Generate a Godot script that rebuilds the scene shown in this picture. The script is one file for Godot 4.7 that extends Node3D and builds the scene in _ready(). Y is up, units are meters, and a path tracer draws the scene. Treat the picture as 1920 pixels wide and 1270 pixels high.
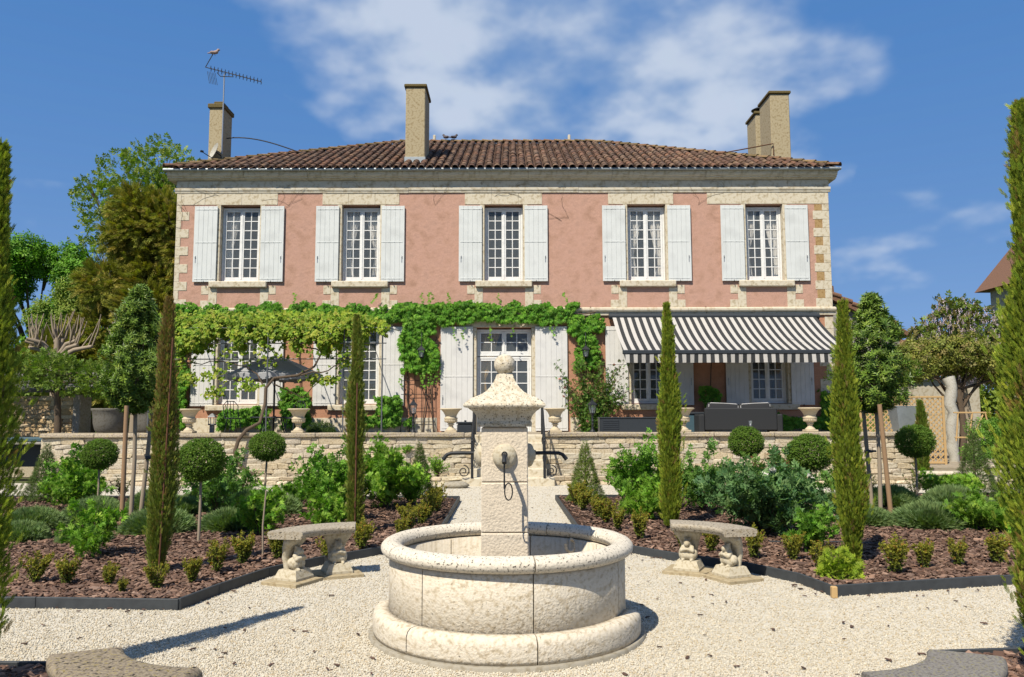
extends Node3D
# Garden front of a pink manor house: fountain, gravel court, planted beds, terrace and house.

const FACADE := -23.5      # z of the house front
const TERRACE := 1.13      # height of the terrace floor
var rng := RandomNumberGenerator.new()
var M := {}                # materials by name
var T := {}                # textures by name
var used := {}             # top-level names taken so far


# ---------------------------------------------------------------- mesh builder
class MB:
	var v := PackedVector3Array()
	var n := PackedVector3Array()
	var c := PackedColorArray()
	var tint := Color.WHITE

	func tri(p: Vector3, q: Vector3, r: Vector3, a: Vector3, b: Vector3, d: Vector3) -> void:
		v.append(p); n.append(a); c.append(tint)
		if (r - p).cross(q - p).dot(a + b + d) >= 0.0:
			v.append(q); v.append(r); n.append(b); n.append(d)
		else:
			v.append(r); v.append(q); n.append(d); n.append(b)
		c.append(tint); c.append(tint)

	func flat(p: Vector3, q: Vector3, r: Vector3, out: Vector3) -> void:
		var m := (r - p).cross(q - p)
		if m.length_squared() < 1e-16:
			return
		m = m.normalized()
		if m.dot(out) < 0.0:
			m = -m
		tri(p, q, r, m, m, m)

	func quad(p: Vector3, q: Vector3, r: Vector3, s: Vector3, out: Vector3) -> void:
		flat(p, q, r, out)
		flat(p, r, s, out)

	func squad(p: Vector3, q: Vector3, r: Vector3, s: Vector3, a: Vector3, b: Vector3, d: Vector3, e: Vector3) -> void:
		tri(p, q, r, a, b, d)
		tri(p, r, s, a, d, e)

	# box with chamfered edges; skew moves the eight corners a little (stones)
	func box(at: Vector3, size: Vector3, bevel := 0.0, turn := Basis.IDENTITY, skew: Array = []) -> void:
		var h := size * 0.5
		var b := minf(bevel, minf(h.x, minf(h.y, h.z)) * 0.45)
		var corner := func(sx: float, sy: float, sz: float, ix: float, iy: float, iz: float) -> Vector3:
			var p := Vector3(sx * (h.x - ix), sy * (h.y - iy), sz * (h.z - iz))
			if not skew.is_empty():
				p += skew[int(sx > 0) + 2 * int(sy > 0) + 4 * int(sz > 0)]
			return at + turn * p
		for s in [-1.0, 1.0]:
			quad(corner.call(s, -1, -1, 0, b, b), corner.call(s, 1, -1, 0, b, b), corner.call(s, 1, 1, 0, b, b), corner.call(s, -1, 1, 0, b, b), turn * Vector3(s, 0, 0))
			quad(corner.call(-1, s, -1, b, 0, b), corner.call(1, s, -1, b, 0, b), corner.call(1, s, 1, b, 0, b), corner.call(-1, s, 1, b, 0, b), turn * Vector3(0, s, 0))
			quad(corner.call(-1, -1, s, b, b, 0), corner.call(1, -1, s, b, b, 0), corner.call(1, 1, s, b, b, 0), corner.call(-1, 1, s, b, b, 0), turn * Vector3(0, 0, s))
		if b <= 0.0:
			return
		for s in [-1.0, 1.0]:
			for t in [-1.0, 1.0]:
				quad(corner.call(-1, s, t, b, 0, b), corner.call(1, s, t, b, 0, b), corner.call(1, s, t, b, b, 0), corner.call(-1, s, t, b, b, 0), turn * Vector3(0, s, t))
				quad(corner.call(s, -1, t, 0, b, b), corner.call(s, 1, t, 0, b, b), corner.call(s, 1, t, b, b, 0), corner.call(s, -1, t, b, b, 0), turn * Vector3(s, 0, t))
				quad(corner.call(s, t, -1, 0, b, b), corner.call(s, t, 1, 0, b, b), corner.call(s, t, 1, b, 0, b), corner.call(s, t, -1, b, 0, b), turn * Vector3(s, t, 0))
				for w in [-1.0, 1.0]:
					flat(corner.call(s, t, w, 0, b, b), corner.call(s, t, w, b, 0, b), corner.call(s, t, w, b, b, 0), turn * Vector3(s, t, w))

	# box given by two corners
	func span(lo: Vector3, hi: Vector3, bevel := 0.0) -> void:
		box((lo + hi) * 0.5, hi - lo, bevel)

	# tapered tube along points; radii one per point or one number
	func tube(pts: Array, radii: Variant, sides := 6, caps := true) -> void:
		var k := pts.size()
		var rings := []
		var norms := []
		var dir: Vector3 = (pts[1] - pts[0]).normalized()
		var side := dir.cross(Vector3.UP if absf(dir.y) < 0.9 else Vector3.RIGHT).normalized()
		for i in k:
			var d: Vector3 = (pts[mini(i + 1, k - 1)] - pts[maxi(i - 1, 0)]).normalized()
			side = (side - d * side.dot(d)).normalized()
			var up := d.cross(side)
			var r: float = radii[i] if radii is Array else radii
			var ring := PackedVector3Array()
			var nr := PackedVector3Array()
			for j in sides + 1:
				var a := TAU * j / sides
				var o := side * cos(a) + up * sin(a)
				ring.append(pts[i] + o * r)
				nr.append(o)
			rings.append(ring)
			norms.append(nr)
		for i in k - 1:
			for j in sides:
				squad(rings[i][j], rings[i][j + 1], rings[i + 1][j + 1], rings[i + 1][j], norms[i][j], norms[i][j + 1], norms[i + 1][j + 1], norms[i + 1][j])
		if caps:
			for e in [0, k - 1]:
				var o: Vector3 = (pts[0] - pts[1]) if e == 0 else (pts[k - 1] - pts[k - 2])
				for j in sides:
					flat(pts[e], rings[e][j], rings[e][j + 1], o)

	# surface of revolution about y at `at`; profile: [radius, height] pairs; sharp corners where a pair repeats
	func lathe(at: Vector3, profile: Array, segs := 24, a0 := 0.0, a1 := TAU, ends := false) -> void:
		var pn := []
		for i in profile.size():
			var p := Vector2(profile[i][0], profile[i][1])
			var d := Vector2.ZERO
			if i > 0:
				var q := Vector2(profile[i - 1][0], profile[i - 1][1])
				if q.distance_to(p) > 1e-6:
					d += (p - q).normalized()
			if i < profile.size() - 1:
				var q := Vector2(profile[i + 1][0], profile[i + 1][1])
				if q.distance_to(p) > 1e-6:
					d += (q - p).normalized()
			d = d.normalized()
			pn.append(Vector2(d.y, -d.x))
		for j in segs:
			var b0 := a0 + (a1 - a0) * j / segs
			var b1 := a0 + (a1 - a0) * (j + 1) / segs
			var e0 := Vector3(sin(b0), 0, cos(b0))
			var e1 := Vector3(sin(b1), 0, cos(b1))
			for i in profile.size() - 1:
				var r0: float = profile[i][0]
				var r1: float = profile[i + 1][0]
				var y0: float = profile[i][1]
				var y1: float = profile[i + 1][1]
				if absf(r0 - r1) + absf(y0 - y1) < 1e-6:
					continue
				var m0: Vector2 = pn[i]
				var m1: Vector2 = pn[i + 1]
				if segs <= 8:
					quad(at + e0 * r0 + Vector3(0, y0, 0), at + e1 * r0 + Vector3(0, y0, 0), at + e1 * r1 + Vector3(0, y1, 0), at + e0 * r1 + Vector3(0, y1, 0), (e0 + e1) * (m0.x + m1.x) + Vector3(0, (m0.y + m1.y) * 2.0, 0))
					continue
				squad(at + e0 * r0 + Vector3(0, y0, 0), at + e1 * r0 + Vector3(0, y0, 0), at + e1 * r1 + Vector3(0, y1, 0), at + e0 * r1 + Vector3(0, y1, 0),
					e0 * m0.x + Vector3(0, m0.y, 0), e1 * m0.x + Vector3(0, m0.y, 0), e1 * m1.x + Vector3(0, m1.y, 0), e0 * m1.x + Vector3(0, m1.y, 0))
		if ends:
			for e in [a0, a1]:
				var d := Vector3(sin(e), 0, cos(e))
				var out := Vector3(cos(e), 0, -sin(e)) * (-1.0 if e == a0 else 1.0)
				var poly := PackedVector2Array()
				for p in profile:
					if poly.is_empty() or poly[-1].distance_to(Vector2(p[0], p[1])) > 1e-5:
						poly.append(Vector2(p[0], p[1]))
				if poly[0].distance_to(poly[-1]) < 1e-5:
					poly.remove_at(poly.size() - 1)
				var ix := Geometry2D.triangulate_polygon(poly)
				for k in range(0, ix.size(), 3):
					var q := []
					for w in 3:
						q.append(at + d * poly[ix[k + w]].x + Vector3(0, poly[ix[k + w]].y, 0))
					flat(q[0], q[1], q[2], out)

	# flat polygon in x, z at height y, with sides down to y - deep
	func slab(poly: PackedVector2Array, y: float, deep := 0.0, bottom := false) -> void:
		var ix := Geometry2D.triangulate_polygon(poly)
		for k in range(0, ix.size(), 3):
			var p := poly[ix[k]]
			var q := poly[ix[k + 1]]
			var r := poly[ix[k + 2]]
			flat(Vector3(p.x, y, p.y), Vector3(q.x, y, q.y), Vector3(r.x, y, r.y), Vector3.UP)
			if bottom:
				flat(Vector3(p.x, y - deep, p.y), Vector3(q.x, y - deep, q.y), Vector3(r.x, y - deep, r.y), Vector3.DOWN)
		if deep > 0.0:
			var turn := 1.0 if Geometry2D.is_polygon_clockwise(poly) else -1.0
			for k in poly.size():
				var p := poly[k]
				var q := poly[(k + 1) % poly.size()]
				var o := Vector3(-(q.y - p.y), 0, q.x - p.x) * turn
				quad(Vector3(p.x, y, p.y), Vector3(q.x, y, q.y), Vector3(q.x, y - deep, q.y), Vector3(p.x, y - deep, p.y), o)

	# prism: polygon in x, y pushed from z0 to z1
	func prism(poly: PackedVector2Array, z0: float, z1: float, x := Basis.IDENTITY, o := Vector3.ZERO) -> void:
		var ix := Geometry2D.triangulate_polygon(poly)
		for z in [z0, z1]:
			for k in range(0, ix.size(), 3):
				var q := []
				for w in 3:
					q.append(o + x * Vector3(poly[ix[k + w]].x, poly[ix[k + w]].y, z))
				flat(q[0], q[1], q[2], x * Vector3(0, 0, -1 if z == z0 else 1))
		var turn := 1.0 if Geometry2D.is_polygon_clockwise(poly) else -1.0
		for k in poly.size():
			var p := poly[k]
			var q := poly[(k + 1) % poly.size()]
			quad(o + x * Vector3(p.x, p.y, z0), o + x * Vector3(q.x, q.y, z0), o + x * Vector3(q.x, q.y, z1), o + x * Vector3(p.x, p.y, z1), x * Vector3(-(q.y - p.y), q.x - p.x, 0) * turn)

	# ellipsoid
	func ball(at: Vector3, r: Vector3, rings := 8, segs := 12, rough := 0.0, ns: FastNoiseLite = null) -> void:
		var pt := func(i: int, j: int) -> Vector3:
			var a := PI * i / rings
			var b := TAU * (j % segs) / segs
			var d := Vector3(sin(a) * cos(b), cos(a), sin(a) * sin(b))
			var k := 1.0
			if ns:
				k += rough * ns.get_noise_3dv((d * r + at) * 10.0)
			return d * k
		for i in rings:
			for j in segs:
				var a: Vector3 = pt.call(i, j)
				var b: Vector3 = pt.call(i, j + 1)
				var d: Vector3 = pt.call(i + 1, j + 1)
				var e: Vector3 = pt.call(i + 1, j)
				var inv := Vector3.ONE / r
				if i > 0:
					tri(at + a * r, at + b * r, at + d * r, (a * inv).normalized(), (b * inv).normalized(), (d * inv).normalized())
				if i < rings - 1:
					tri(at + a * r, at + d * r, at + e * r, (a * inv).normalized(), (d * inv).normalized(), (e * inv).normalized())

	# one leaf: two halves folded along the middle
	func leaf(at: Vector3, dir: Vector3, face: Vector3, long: float, wide: float, fold := 0.25, droop := 0.0) -> void:
		var d := dir.normalized()
		var s := d.cross(face).normalized()
		var u := s.cross(d).normalized()
		var mid := at + d * long * 0.45 + u * fold * wide * -0.5
		var tip := at + d * long - u * droop * long
		var l := at + d * long * 0.42 + s * wide * 0.5 + u * fold * wide * 0.4
		var r := at + d * long * 0.42 - s * wide * 0.5 + u * fold * wide * 0.4
		flat(at, l, mid, u); flat(at, mid, r, u)
		flat(l, tip, mid, u); flat(mid, tip, r, u)

	# thin blade or needle: one triangle pair
	func blade(at: Vector3, dir: Vector3, face: Vector3, long: float, wide: float) -> void:
		var d := dir.normalized()
		var s := d.cross(face).normalized() * wide * 0.5
		var u := s.cross(d).normalized()
		var m := at + d * long * 0.5
		flat(at, m + s, m - s, u)
		flat(m + s, at + d * long, m - s, u)

	func mesh(material: Material = null) -> ArrayMesh:
		var arr := []
		arr.resize(Mesh.ARRAY_MAX)
		arr[Mesh.ARRAY_VERTEX] = v
		arr[Mesh.ARRAY_NORMAL] = n
		arr[Mesh.ARRAY_COLOR] = c
		var m := ArrayMesh.new()
		m.add_surface_from_arrays(Mesh.PRIMITIVE_TRIANGLES, arr)
		if material:
			m.surface_set_material(0, material)
		return m


# ---------------------------------------------------------------- nodes
func numbered(called: String) -> String:
	if not used.has(called):
		used[called] = 0
		return called
	used[called] += 1
	return "%s_%03d" % [called, used[called]]

func tag(o: Node, label: String, category := "", group := "", kind := "") -> Node:
	if label: o.set_meta("label", label)
	if category: o.set_meta("category", category)
	if group: o.set_meta("group", group)
	if kind: o.set_meta("kind", kind)
	return o

# a thing made of parts, at its base
func thing(called: String, label: String, category: String, at := Vector3.ZERO, turn := 0.0, group := "") -> Node3D:
	var o := Node3D.new()
	o.name = numbered(called)
	add_child(o)
	o.position = at
	o.rotation.y = turn
	tag(o, label, category, group)
	return o

# a part (or, without parent, a top-level mesh)
func part(called: String, m: Mesh, material: Material, parent: Node = null, at := Vector3.ZERO, turn := Vector3.ZERO) -> MeshInstance3D:
	var o := MeshInstance3D.new()
	o.name = called if parent else numbered(called)
	o.mesh = m
	if material: o.material_override = material
	o.position = at
	o.rotation = turn
	if parent: parent.add_child(o, true)
	else: add_child(o)
	return o

func one(called: String, m: Mesh, material: Material, label: String, category: String, group := "", at := Vector3.ZERO, turn := Vector3.ZERO) -> MeshInstance3D:
	var o := part(called, m, material, null, at, turn)
	tag(o, label, category, group)
	return o

func setting(called: String, m: Mesh, material: Material, at := Vector3.ZERO) -> MeshInstance3D:
	var o := part(called, m, material, null, at)
	o.set_meta("kind", "structure")
	return o

func again(o: Node3D, at: Vector3, turn := 0.0, size := Vector3.ONE, label := "") -> Node3D:
	var r: Node3D = o.duplicate()
	var base := String(o.name)
	if base.length() > 4 and base[-4] == "_" and base.right(3).is_valid_int():
		base = base.left(-4)
	r.name = numbered(base)
	add_child(r)
	r.position = at
	r.rotation.y = turn
	r.scale = size
	if label: r.set_meta("label", label)
	return r

# many small copies of one mesh; where: Array of Transform3D, tints: Array of Color
func many(called: String, m: Mesh, material: Material, where: Array, tints: Array, parent: Node = null) -> MultiMeshInstance3D:
	var mm := MultiMesh.new()
	mm.transform_format = MultiMesh.TRANSFORM_3D
	mm.use_colors = true
	mm.mesh = m
	mm.instance_count = where.size()
	for i in where.size():
		mm.set_instance_transform(i, where[i])
		mm.set_instance_color(i, tints[i])
	var o := MultiMeshInstance3D.new()
	o.name = called if parent else numbered(called)
	o.multimesh = mm
	o.material_override = material
	if parent:
		parent.add_child(o, true)
		o.set_meta("kind", "stuff")    # leaves too small to pick apart
	else:
		add_child(o)
	return o

func rf(a: float, b: float) -> float:
	return rng.randf_range(a, b)

func rdir() -> Vector3:
	var z := rf(-1, 1)
	var a := rf(0, TAU)
	var r := sqrt(1.0 - z * z)
	return Vector3(r * cos(a), z, r * sin(a))

# basis whose y runs along dir, spun at random about it
func along(dir: Vector3, spin := -1.0) -> Basis:
	var y := dir.normalized()
	var x := y.cross(Vector3(0.31, 0.11, 0.94)).normalized()
	var z := x.cross(y)
	var b := Basis(x, y, z)
	return b.rotated(y, rf(0, TAU) if spin < 0.0 else spin)

# basis whose z looks along `out` and y is near up (flat leaves on a wall)
func facing(out: Vector3, roll: float) -> Basis:
	var z := out.normalized()
	var x := Vector3.UP.cross(z).normalized()
	var y := z.cross(x)
	return Basis(x, y, z).rotated(z, roll)

func vary(c: Color, by: float, hue := 0.0) -> Color:
	var k := 1.0 + rf(-by, by)
	var h := rf(-hue, hue)
	return Color(c.r * k * (1.0 + h), c.g * k, c.b * k * (1.0 - h))


# ---------------------------------------------------------------- materials
func noise(freq: float, kind := FastNoiseLite.TYPE_SIMPLEX_SMOOTH, octaves := 4, sd := 1) -> FastNoiseLite:
	var f := FastNoiseLite.new()
	f.noise_type = kind
	f.frequency = freq
	f.fractal_octaves = octaves
	f.fractal_type = FastNoiseLite.FRACTAL_FBM if octaves > 1 else FastNoiseLite.FRACTAL_NONE
	f.seed = sd
	return f

func ntex(called: String, n: FastNoiseLite, stops: Array, size := 512) -> NoiseTexture2D:
	var g := Gradient.new()
	var off := PackedFloat32Array()
	var col := PackedColorArray()
	for s in stops:
		off.append(s[0])
		col.append(s[1] if s[1] is Color else Color(s[1], s[1], s[1]))
	g.offsets = off
	g.colors = col
	var t := NoiseTexture2D.new()
	t.width = size
	t.height = size
	t.seamless = true
	t.noise = n
	t.color_ramp = g
	T[called] = t
	return t

# albedo is linear; coarse and fine are textures repeated every so many metres; bump = [texture, metres, depth in cm]
func mat(called: String, albedo: Color, rough := 0.9, opt := {}) -> StandardMaterial3D:
	var m := StandardMaterial3D.new()
	m.resource_name = called
	m.albedo_color = albedo.linear_to_srgb()
	m.roughness = rough
	m.metallic_specular = opt.get("spec", 0.4)
	m.vertex_color_use_as_albedo = opt.get("tinted", true)
	m.uv1_triplanar = true
	m.uv1_world_triplanar = opt.get("world", true)
	m.uv1_triplanar_sharpness = 4.0
	if opt.has("coarse"):
		m.albedo_texture = T[opt.coarse[0]]
		m.uv1_scale = Vector3.ONE / opt.coarse[1]
	if opt.has("fine"):
		m.detail_enabled = true
		m.detail_blend_mode = BaseMaterial3D.BLEND_MODE_MUL
		m.detail_albedo = T[opt.fine[0]]
		m.detail_uv_layer = BaseMaterial3D.DETAIL_UV_2
		m.uv2_triplanar = true
		m.uv2_world_triplanar = opt.get("world", true)
		m.uv2_triplanar_sharpness = 4.0
		m.uv2_scale = Vector3.ONE / opt.fine[1]
	if opt.has("bump"):
		m.heightmap_enabled = true
		m.heightmap_texture = T[opt.bump[0]]
		m.heightmap_scale = opt.bump[1]
	if opt.has("metal"):
		m.metallic = opt.metal
	if opt.has("back"):
		m.backlight_enabled = true
		m.backlight = opt.back
	if opt.has("rim"):
		m.rim_enabled = true
		m.rim = opt.rim
		m.rim_tint = 0.6
	m.cull_mode = BaseMaterial3D.CULL_DISABLED
	M[called] = m
	return m

func make_materials() -> void:
	# greys that multiply a colour; each is a pattern of the matter itself
	ntex("blotch", noise(0.012, FastNoiseLite.TYPE_SIMPLEX_SMOOTH, 5, 3), [[0.0, 0.8], [0.35, 0.93], [0.6, 1.0], [1.0, 0.88]])
	ntex("soft", noise(0.01, FastNoiseLite.TYPE_SIMPLEX_SMOOTH, 4, 9), [[0.0, 0.92], [0.5, 1.0], [1.0, 0.96]])
	ntex("grain", noise(0.12, FastNoiseLite.TYPE_SIMPLEX_SMOOTH, 4, 5), [[0.0, 0.74], [0.35, 0.95], [0.7, 1.0], [1.0, 0.9]])
	ntex("speck", noise(0.07, FastNoiseLite.TYPE_SIMPLEX_SMOOTH, 3, 7), [[0.0, 0.4], [0.2, 0.6], [0.3, 0.97], [1.0, 1.0]])
	ntex("lichen", noise(0.04, FastNoiseLite.TYPE_SIMPLEX_SMOOTH, 5, 17), [[0.0, 0.12], [0.2, 0.2], [0.25, 0.93], [0.6, 1.0], [1.0, 0.95]])
	ntex("pits", noise(0.035, FastNoiseLite.TYPE_SIMPLEX_SMOOTH, 5, 19), [[0.0, 0.35], [0.1, 0.55], [0.17, 0.95], [0.6, 1.0], [1.0, 0.92]])
	ntex("weather", noise(0.02, FastNoiseLite.TYPE_SIMPLEX_SMOOTH, 6, 21), [[0.0, Color(0.78, 0.75, 0.68)], [0.3, Color(0.92, 0.9, 0.86)], [0.5, Color(1, 1, 0.99)], [0.75, Color(1, 1, 1)], [1.0, Color(0.95, 0.91, 0.82)]])
	ntex("moss", noise(0.03, FastNoiseLite.TYPE_SIMPLEX_SMOOTH, 5, 31), [[0.0, Color(0.6, 0.57, 0.53)], [0.4, Color(0.9, 0.87, 0.85)], [0.62, Color(1, 0.98, 0.97)], [0.75, Color(0.97, 0.92, 0.7)], [1.0, Color(0.78, 0.76, 0.52)]])
	ntex("stain", noise(0.014, FastNoiseLite.TYPE_SIMPLEX_SMOOTH, 6, 63), [[0.0, Color(0.86, 0.85, 0.82)], [0.4, Color(0.97, 0.97, 0.96)], [0.6, Color(1, 1, 1)], [1.0, Color(0.94, 0.95, 0.95)]])
	ntex("relief", noise(0.05, FastNoiseLite.TYPE_SIMPLEX_SMOOTH, 5, 41), [[0.0, 0.0], [1.0, 1.0]])
	ntex("rough", noise(0.1, FastNoiseLite.TYPE_CELLULAR, 2, 43), [[0.0, 0.0], [1.0, 1.0]])
	ntex("weave", noise(0.3, FastNoiseLite.TYPE_CELLULAR, 1, 47), [[0.0, 0.75], [1.0, 1.0]], 256)
	ntex("pebble", noise(0.07, FastNoiseLite.TYPE_CELLULAR, 1, 53), [[0.0, 1.0], [0.5, 0.97], [0.8, 0.88], [1.0, 0.72]])
	ntex("bark", noise(0.06, FastNoiseLite.TYPE_CELLULAR, 3, 59), [[0.0, 1.0], [0.5, 0.75], [1.0, 0.35]])

	mat("ground", Color(0.0783, 0.0957, 0.0348), 1.0, {"coarse": ["blotch", 3.0], "fine": ["grain", 0.4]})
	mat("gravel", Color(0.505, 0.47, 0.392), 1.0, {"coarse": ["soft", 2.6], "fine": ["pebble", 0.16], "bump": ["rough", 0.6]})
	mat("pebble", Color(0.479, 0.444, 0.365), 0.9)
	mat("mulch", Color(0.104, 0.0609, 0.0452), 1.0, {"coarse": ["blotch", 0.8], "fine": ["bark", 0.25], "bump": ["rough", 2.0]})
	mat("chip", Color(0.87, 0.87, 0.87), 0.95, {"fine": ["grain", 0.1]})
	mat("edging", Color(0.0478, 0.0539, 0.0592), 0.6, {"coarse": ["grain", 0.6], "fine": ["blotch", 1.4]})
	mat("paver", Color(0.365, 0.304, 0.2), 0.9, {"coarse": ["weather", 0.8], "fine": ["grain", 0.2]})
	mat("terrace", Color(0.313, 0.27, 0.209), 0.9, {"coarse": ["weather", 2.0], "fine": ["grain", 0.3]})
	# house
	mat("pink", Color(0.47, 0.283, 0.217), 0.95, {"coarse": ["stain", 3.7], "fine": ["speck", 0.8], "bump": ["relief", 0.5]})
	mat("salmon", Color(0.435, 0.226, 0.144), 0.95, {"coarse": ["stain", 3.7], "fine": ["speck", 0.8], "bump": ["relief", 0.5]})
	mat("side_wall", Color(0.435, 0.392, 0.313), 0.95, {"coarse": ["weather", 2.5], "fine": ["grain", 0.6]})
	mat("house_stone", Color(0.574, 0.522, 0.418), 0.92, {"coarse": ["weather", 1.7], "fine": ["grain", 0.35], "bump": ["relief", 0.12]})
	mat("cornice", Color(0.574, 0.531, 0.444), 0.92, {"coarse": ["weather", 2.3], "fine": ["grain", 0.5], "bump": ["relief", 0.12]})
	mat("ochre", Color(0.365, 0.244, 0.113), 0.95, {"coarse": ["weather", 1.2], "fine": ["grain", 0.4]})
	mat("white_paint", Color(0.679, 0.687, 0.679), 0.5, {"coarse": ["soft", 1.5]})
	mat("shutter_paint", Color(0.566, 0.592, 0.587), 0.6, {"coarse": ["soft", 5.0]})
	mat("old_shutter", Color(0.592, 0.592, 0.579), 0.65, {"coarse": ["soft", 4.0]})
	mat("interior", Color(0.296, 0.252, 0.191), 0.9)
	mat("room_floor", Color(0.139, 0.0783, 0.0435), 0.7)
	mat("curtain", Color(0.626, 0.609, 0.574), 0.9, {"back": Color(0.5, 0.5, 0.48)})
	mat("ochre_curtain", Color(0.348, 0.235, 0.087), 0.9, {"back": Color(0.4, 0.3, 0.15)})
	mat("tile", Color(0.87, 0.87, 0.87), 0.95, {"coarse": ["moss", 1.6], "fine": ["grain", 0.25]})
	mat("roof", Color(0.0783, 0.0478, 0.0348), 0.95, {"coarse": ["moss", 1.2]})
	mat("zinc", Color(0.313, 0.348, 0.365), 0.5, {"metal": 0.5, "coarse": ["soft", 1.0]})
	mat("chimney", Color(0.392, 0.331, 0.217), 0.95, {"coarse": ["weather", 1.1], "fine": ["grain", 0.4], "bump": ["relief", 0.25]})
	mat("chimney_cap", Color(0.148, 0.122, 0.0522), 0.95, {"coarse": ["moss", 0.5], "fine": ["grain", 0.2]})
	mat("iron", Color(0.0261, 0.0287, 0.0322), 0.5, {"metal": 0.4})
	mat("rust", Color(0.113, 0.0505, 0.0261), 0.85, {"coarse": ["grain", 0.2]})
	mat("dark_paint", Color(0.0305, 0.0365, 0.0435), 0.45, {"coarse": ["soft", 0.5]})
	mat("steel", Color(0.365, 0.374, 0.383), 0.4, {"metal": 0.8})
	mat("dish", Color(0.392, 0.383, 0.348), 0.7, {"coarse": ["weather", 0.5]})
	# stone walls
	mat("rubble", Color(0.87, 0.87, 0.87), 0.95, {"coarse": ["weather", 0.7], "fine": ["grain", 0.25], "bump": ["relief", 0.5]})
	mat("mortar", Color(0.452, 0.4, 0.304), 1.0, {"coarse": ["weather", 0.6], "fine": ["grain", 0.15], "bump": ["relief", 0.4]})
	mat("coping", Color(0.4, 0.365, 0.296), 0.95, {"coarse": ["moss", 0.8], "fine": ["pits", 0.9], "bump": ["relief", 0.4]})
	# fountain and benches
	mat("fountain_stone", Color(0.574, 0.522, 0.435), 0.95, {"coarse": ["weather", 0.62], "fine": ["pits", 0.5], "bump": ["relief", 0.34]})
	mat("fountain_rim", Color(0.609, 0.557, 0.461), 0.95, {"coarse": ["soft", 0.9], "fine": ["lichen", 0.5], "bump": ["relief", 0.3]})
	mat("pillar_stone", Color(0.609, 0.531, 0.418), 0.95, {"coarse": ["soft", 0.7], "fine": ["pits", 0.45], "bump": ["relief", 0.4]})
	mat("cap_stone", Color(0.557, 0.505, 0.409), 0.95, {"coarse": ["weather", 0.7], "fine": ["lichen", 0.4], "bump": ["relief", 0.25]})
	mat("slab_stone", Color(0.313, 0.287, 0.235), 0.95, {"coarse": ["weather", 0.9], "fine": ["grain", 0.2], "bump": ["relief", 0.2]})
	mat("bench_stone", Color(0.348, 0.309, 0.248), 0.95, {"coarse": ["weather", 0.45], "fine": ["lichen", 0.62], "bump": ["relief", 0.25]})
	mat("tan_bench", Color(0.261, 0.231, 0.174), 0.95, {"coarse": ["moss", 0.45], "fine": ["lichen", 0.7], "bump": ["relief", 0.25]})
	mat("bench_leg", Color(0.479, 0.435, 0.339), 0.95, {"coarse": ["weather", 0.5], "fine": ["grain", 0.2], "bump": ["relief", 0.12]})
	mat("grey_bench", Color(0.209, 0.209, 0.2), 0.95, {"coarse": ["moss", 0.35], "fine": ["pits", 0.3], "bump": ["relief", 0.2]})
	mat("urn", Color(0.539, 0.452, 0.313), 0.8, {"coarse": ["soft", 0.4], "fine": ["grain", 0.2]})
	# plants: leaves take their colour from each copy
	mat("leaf", Color(1, 1, 1), 0.55, {"back": Color(0.75, 0.85, 0.4), "spec": 0.35})
	mat("gloss_leaf", Color(1, 1, 1), 0.42, {"back": Color(0.6, 0.7, 0.3), "spec": 0.4})
	mat("needle", Color(1, 1, 1), 0.65, {"back": Color(0.7, 0.75, 0.35), "spec": 0.25})
	mat("wood", Color(0.113, 0.0827, 0.0566), 0.95, {"coarse": ["grain", 0.25], "bump": ["rough", 0.6]})
	mat("pale_wood", Color(0.287, 0.235, 0.174), 0.95, {"coarse": ["grain", 0.2]})
	mat("stake_wood", Color(0.287, 0.183, 0.104), 0.9, {"coarse": ["grain", 0.25]})
	mat("new_wood", Color(0.479, 0.322, 0.148), 0.8, {"coarse": ["grain", 0.3]})
	mat("petal", Color(0.87, 0.87, 0.87), 0.7, {"back": Color(0.4, 0.4, 0.4)})
	# cloth and furniture
	mat("awning_cloth", Color(0.87, 0.87, 0.87), 0.85, {"back": Color(0.35, 0.35, 0.35), "fine": ["weave", 0.12]})
	mat("parasol_cloth", Color(0.4, 0.41, 0.44), 0.85, {"back": Color(0.2, 0.2, 0.2), "fine": ["weave", 0.12]})
	mat("rattan", Color(0.0305, 0.0331, 0.0365), 0.7, {"fine": ["weave", 0.1]})
	mat("cushion", Color(0.0522, 0.0539, 0.0592), 0.9, {"fine": ["weave", 0.1]})
	mat("piping", Color(0.435, 0.435, 0.435), 0.9)
	mat("red_paint", Color(0.392, 0.0261, 0.0261), 0.5)
	mat("blue_cover", Color(0.0435, 0.087, 0.113), 0.6, {"coarse": ["soft", 0.6]})
	mat("grey_render", Color(0.261, 0.252, 0.235), 0.9, {"coarse": ["weather", 1.0]})
	mat("jar_glaze", Color(0.131, 0.126, 0.113), 0.8, {"coarse": ["weather", 0.8], "fine": ["grain", 0.3]})
	mat("old_tile", Color(0.209, 0.122, 0.087), 0.95, {"coarse": ["moss", 1.0], "fine": ["grain", 0.3]})
	mat("feather", Color(0.087, 0.074, 0.0783), 0.8)
	mat("pale_feather", Color(0.304, 0.226, 0.2), 0.8)
	mat("pole", Color(0.139, 0.148, 0.157), 0.5, {"metal": 0.5})
	# glass: thin clear panes
	var g := StandardMaterial3D.new()
	g.resource_name = "glass"
	g.albedo_color = Color(0.9, 0.95, 0.97, 0.08)
	g.transparency = BaseMaterial3D.TRANSPARENCY_ALPHA
	g.roughness = 0.02
	g.metallic_specular = 0.6
	g.cull_mode = BaseMaterial3D.CULL_DISABLED
	M["glass"] = g


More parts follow.
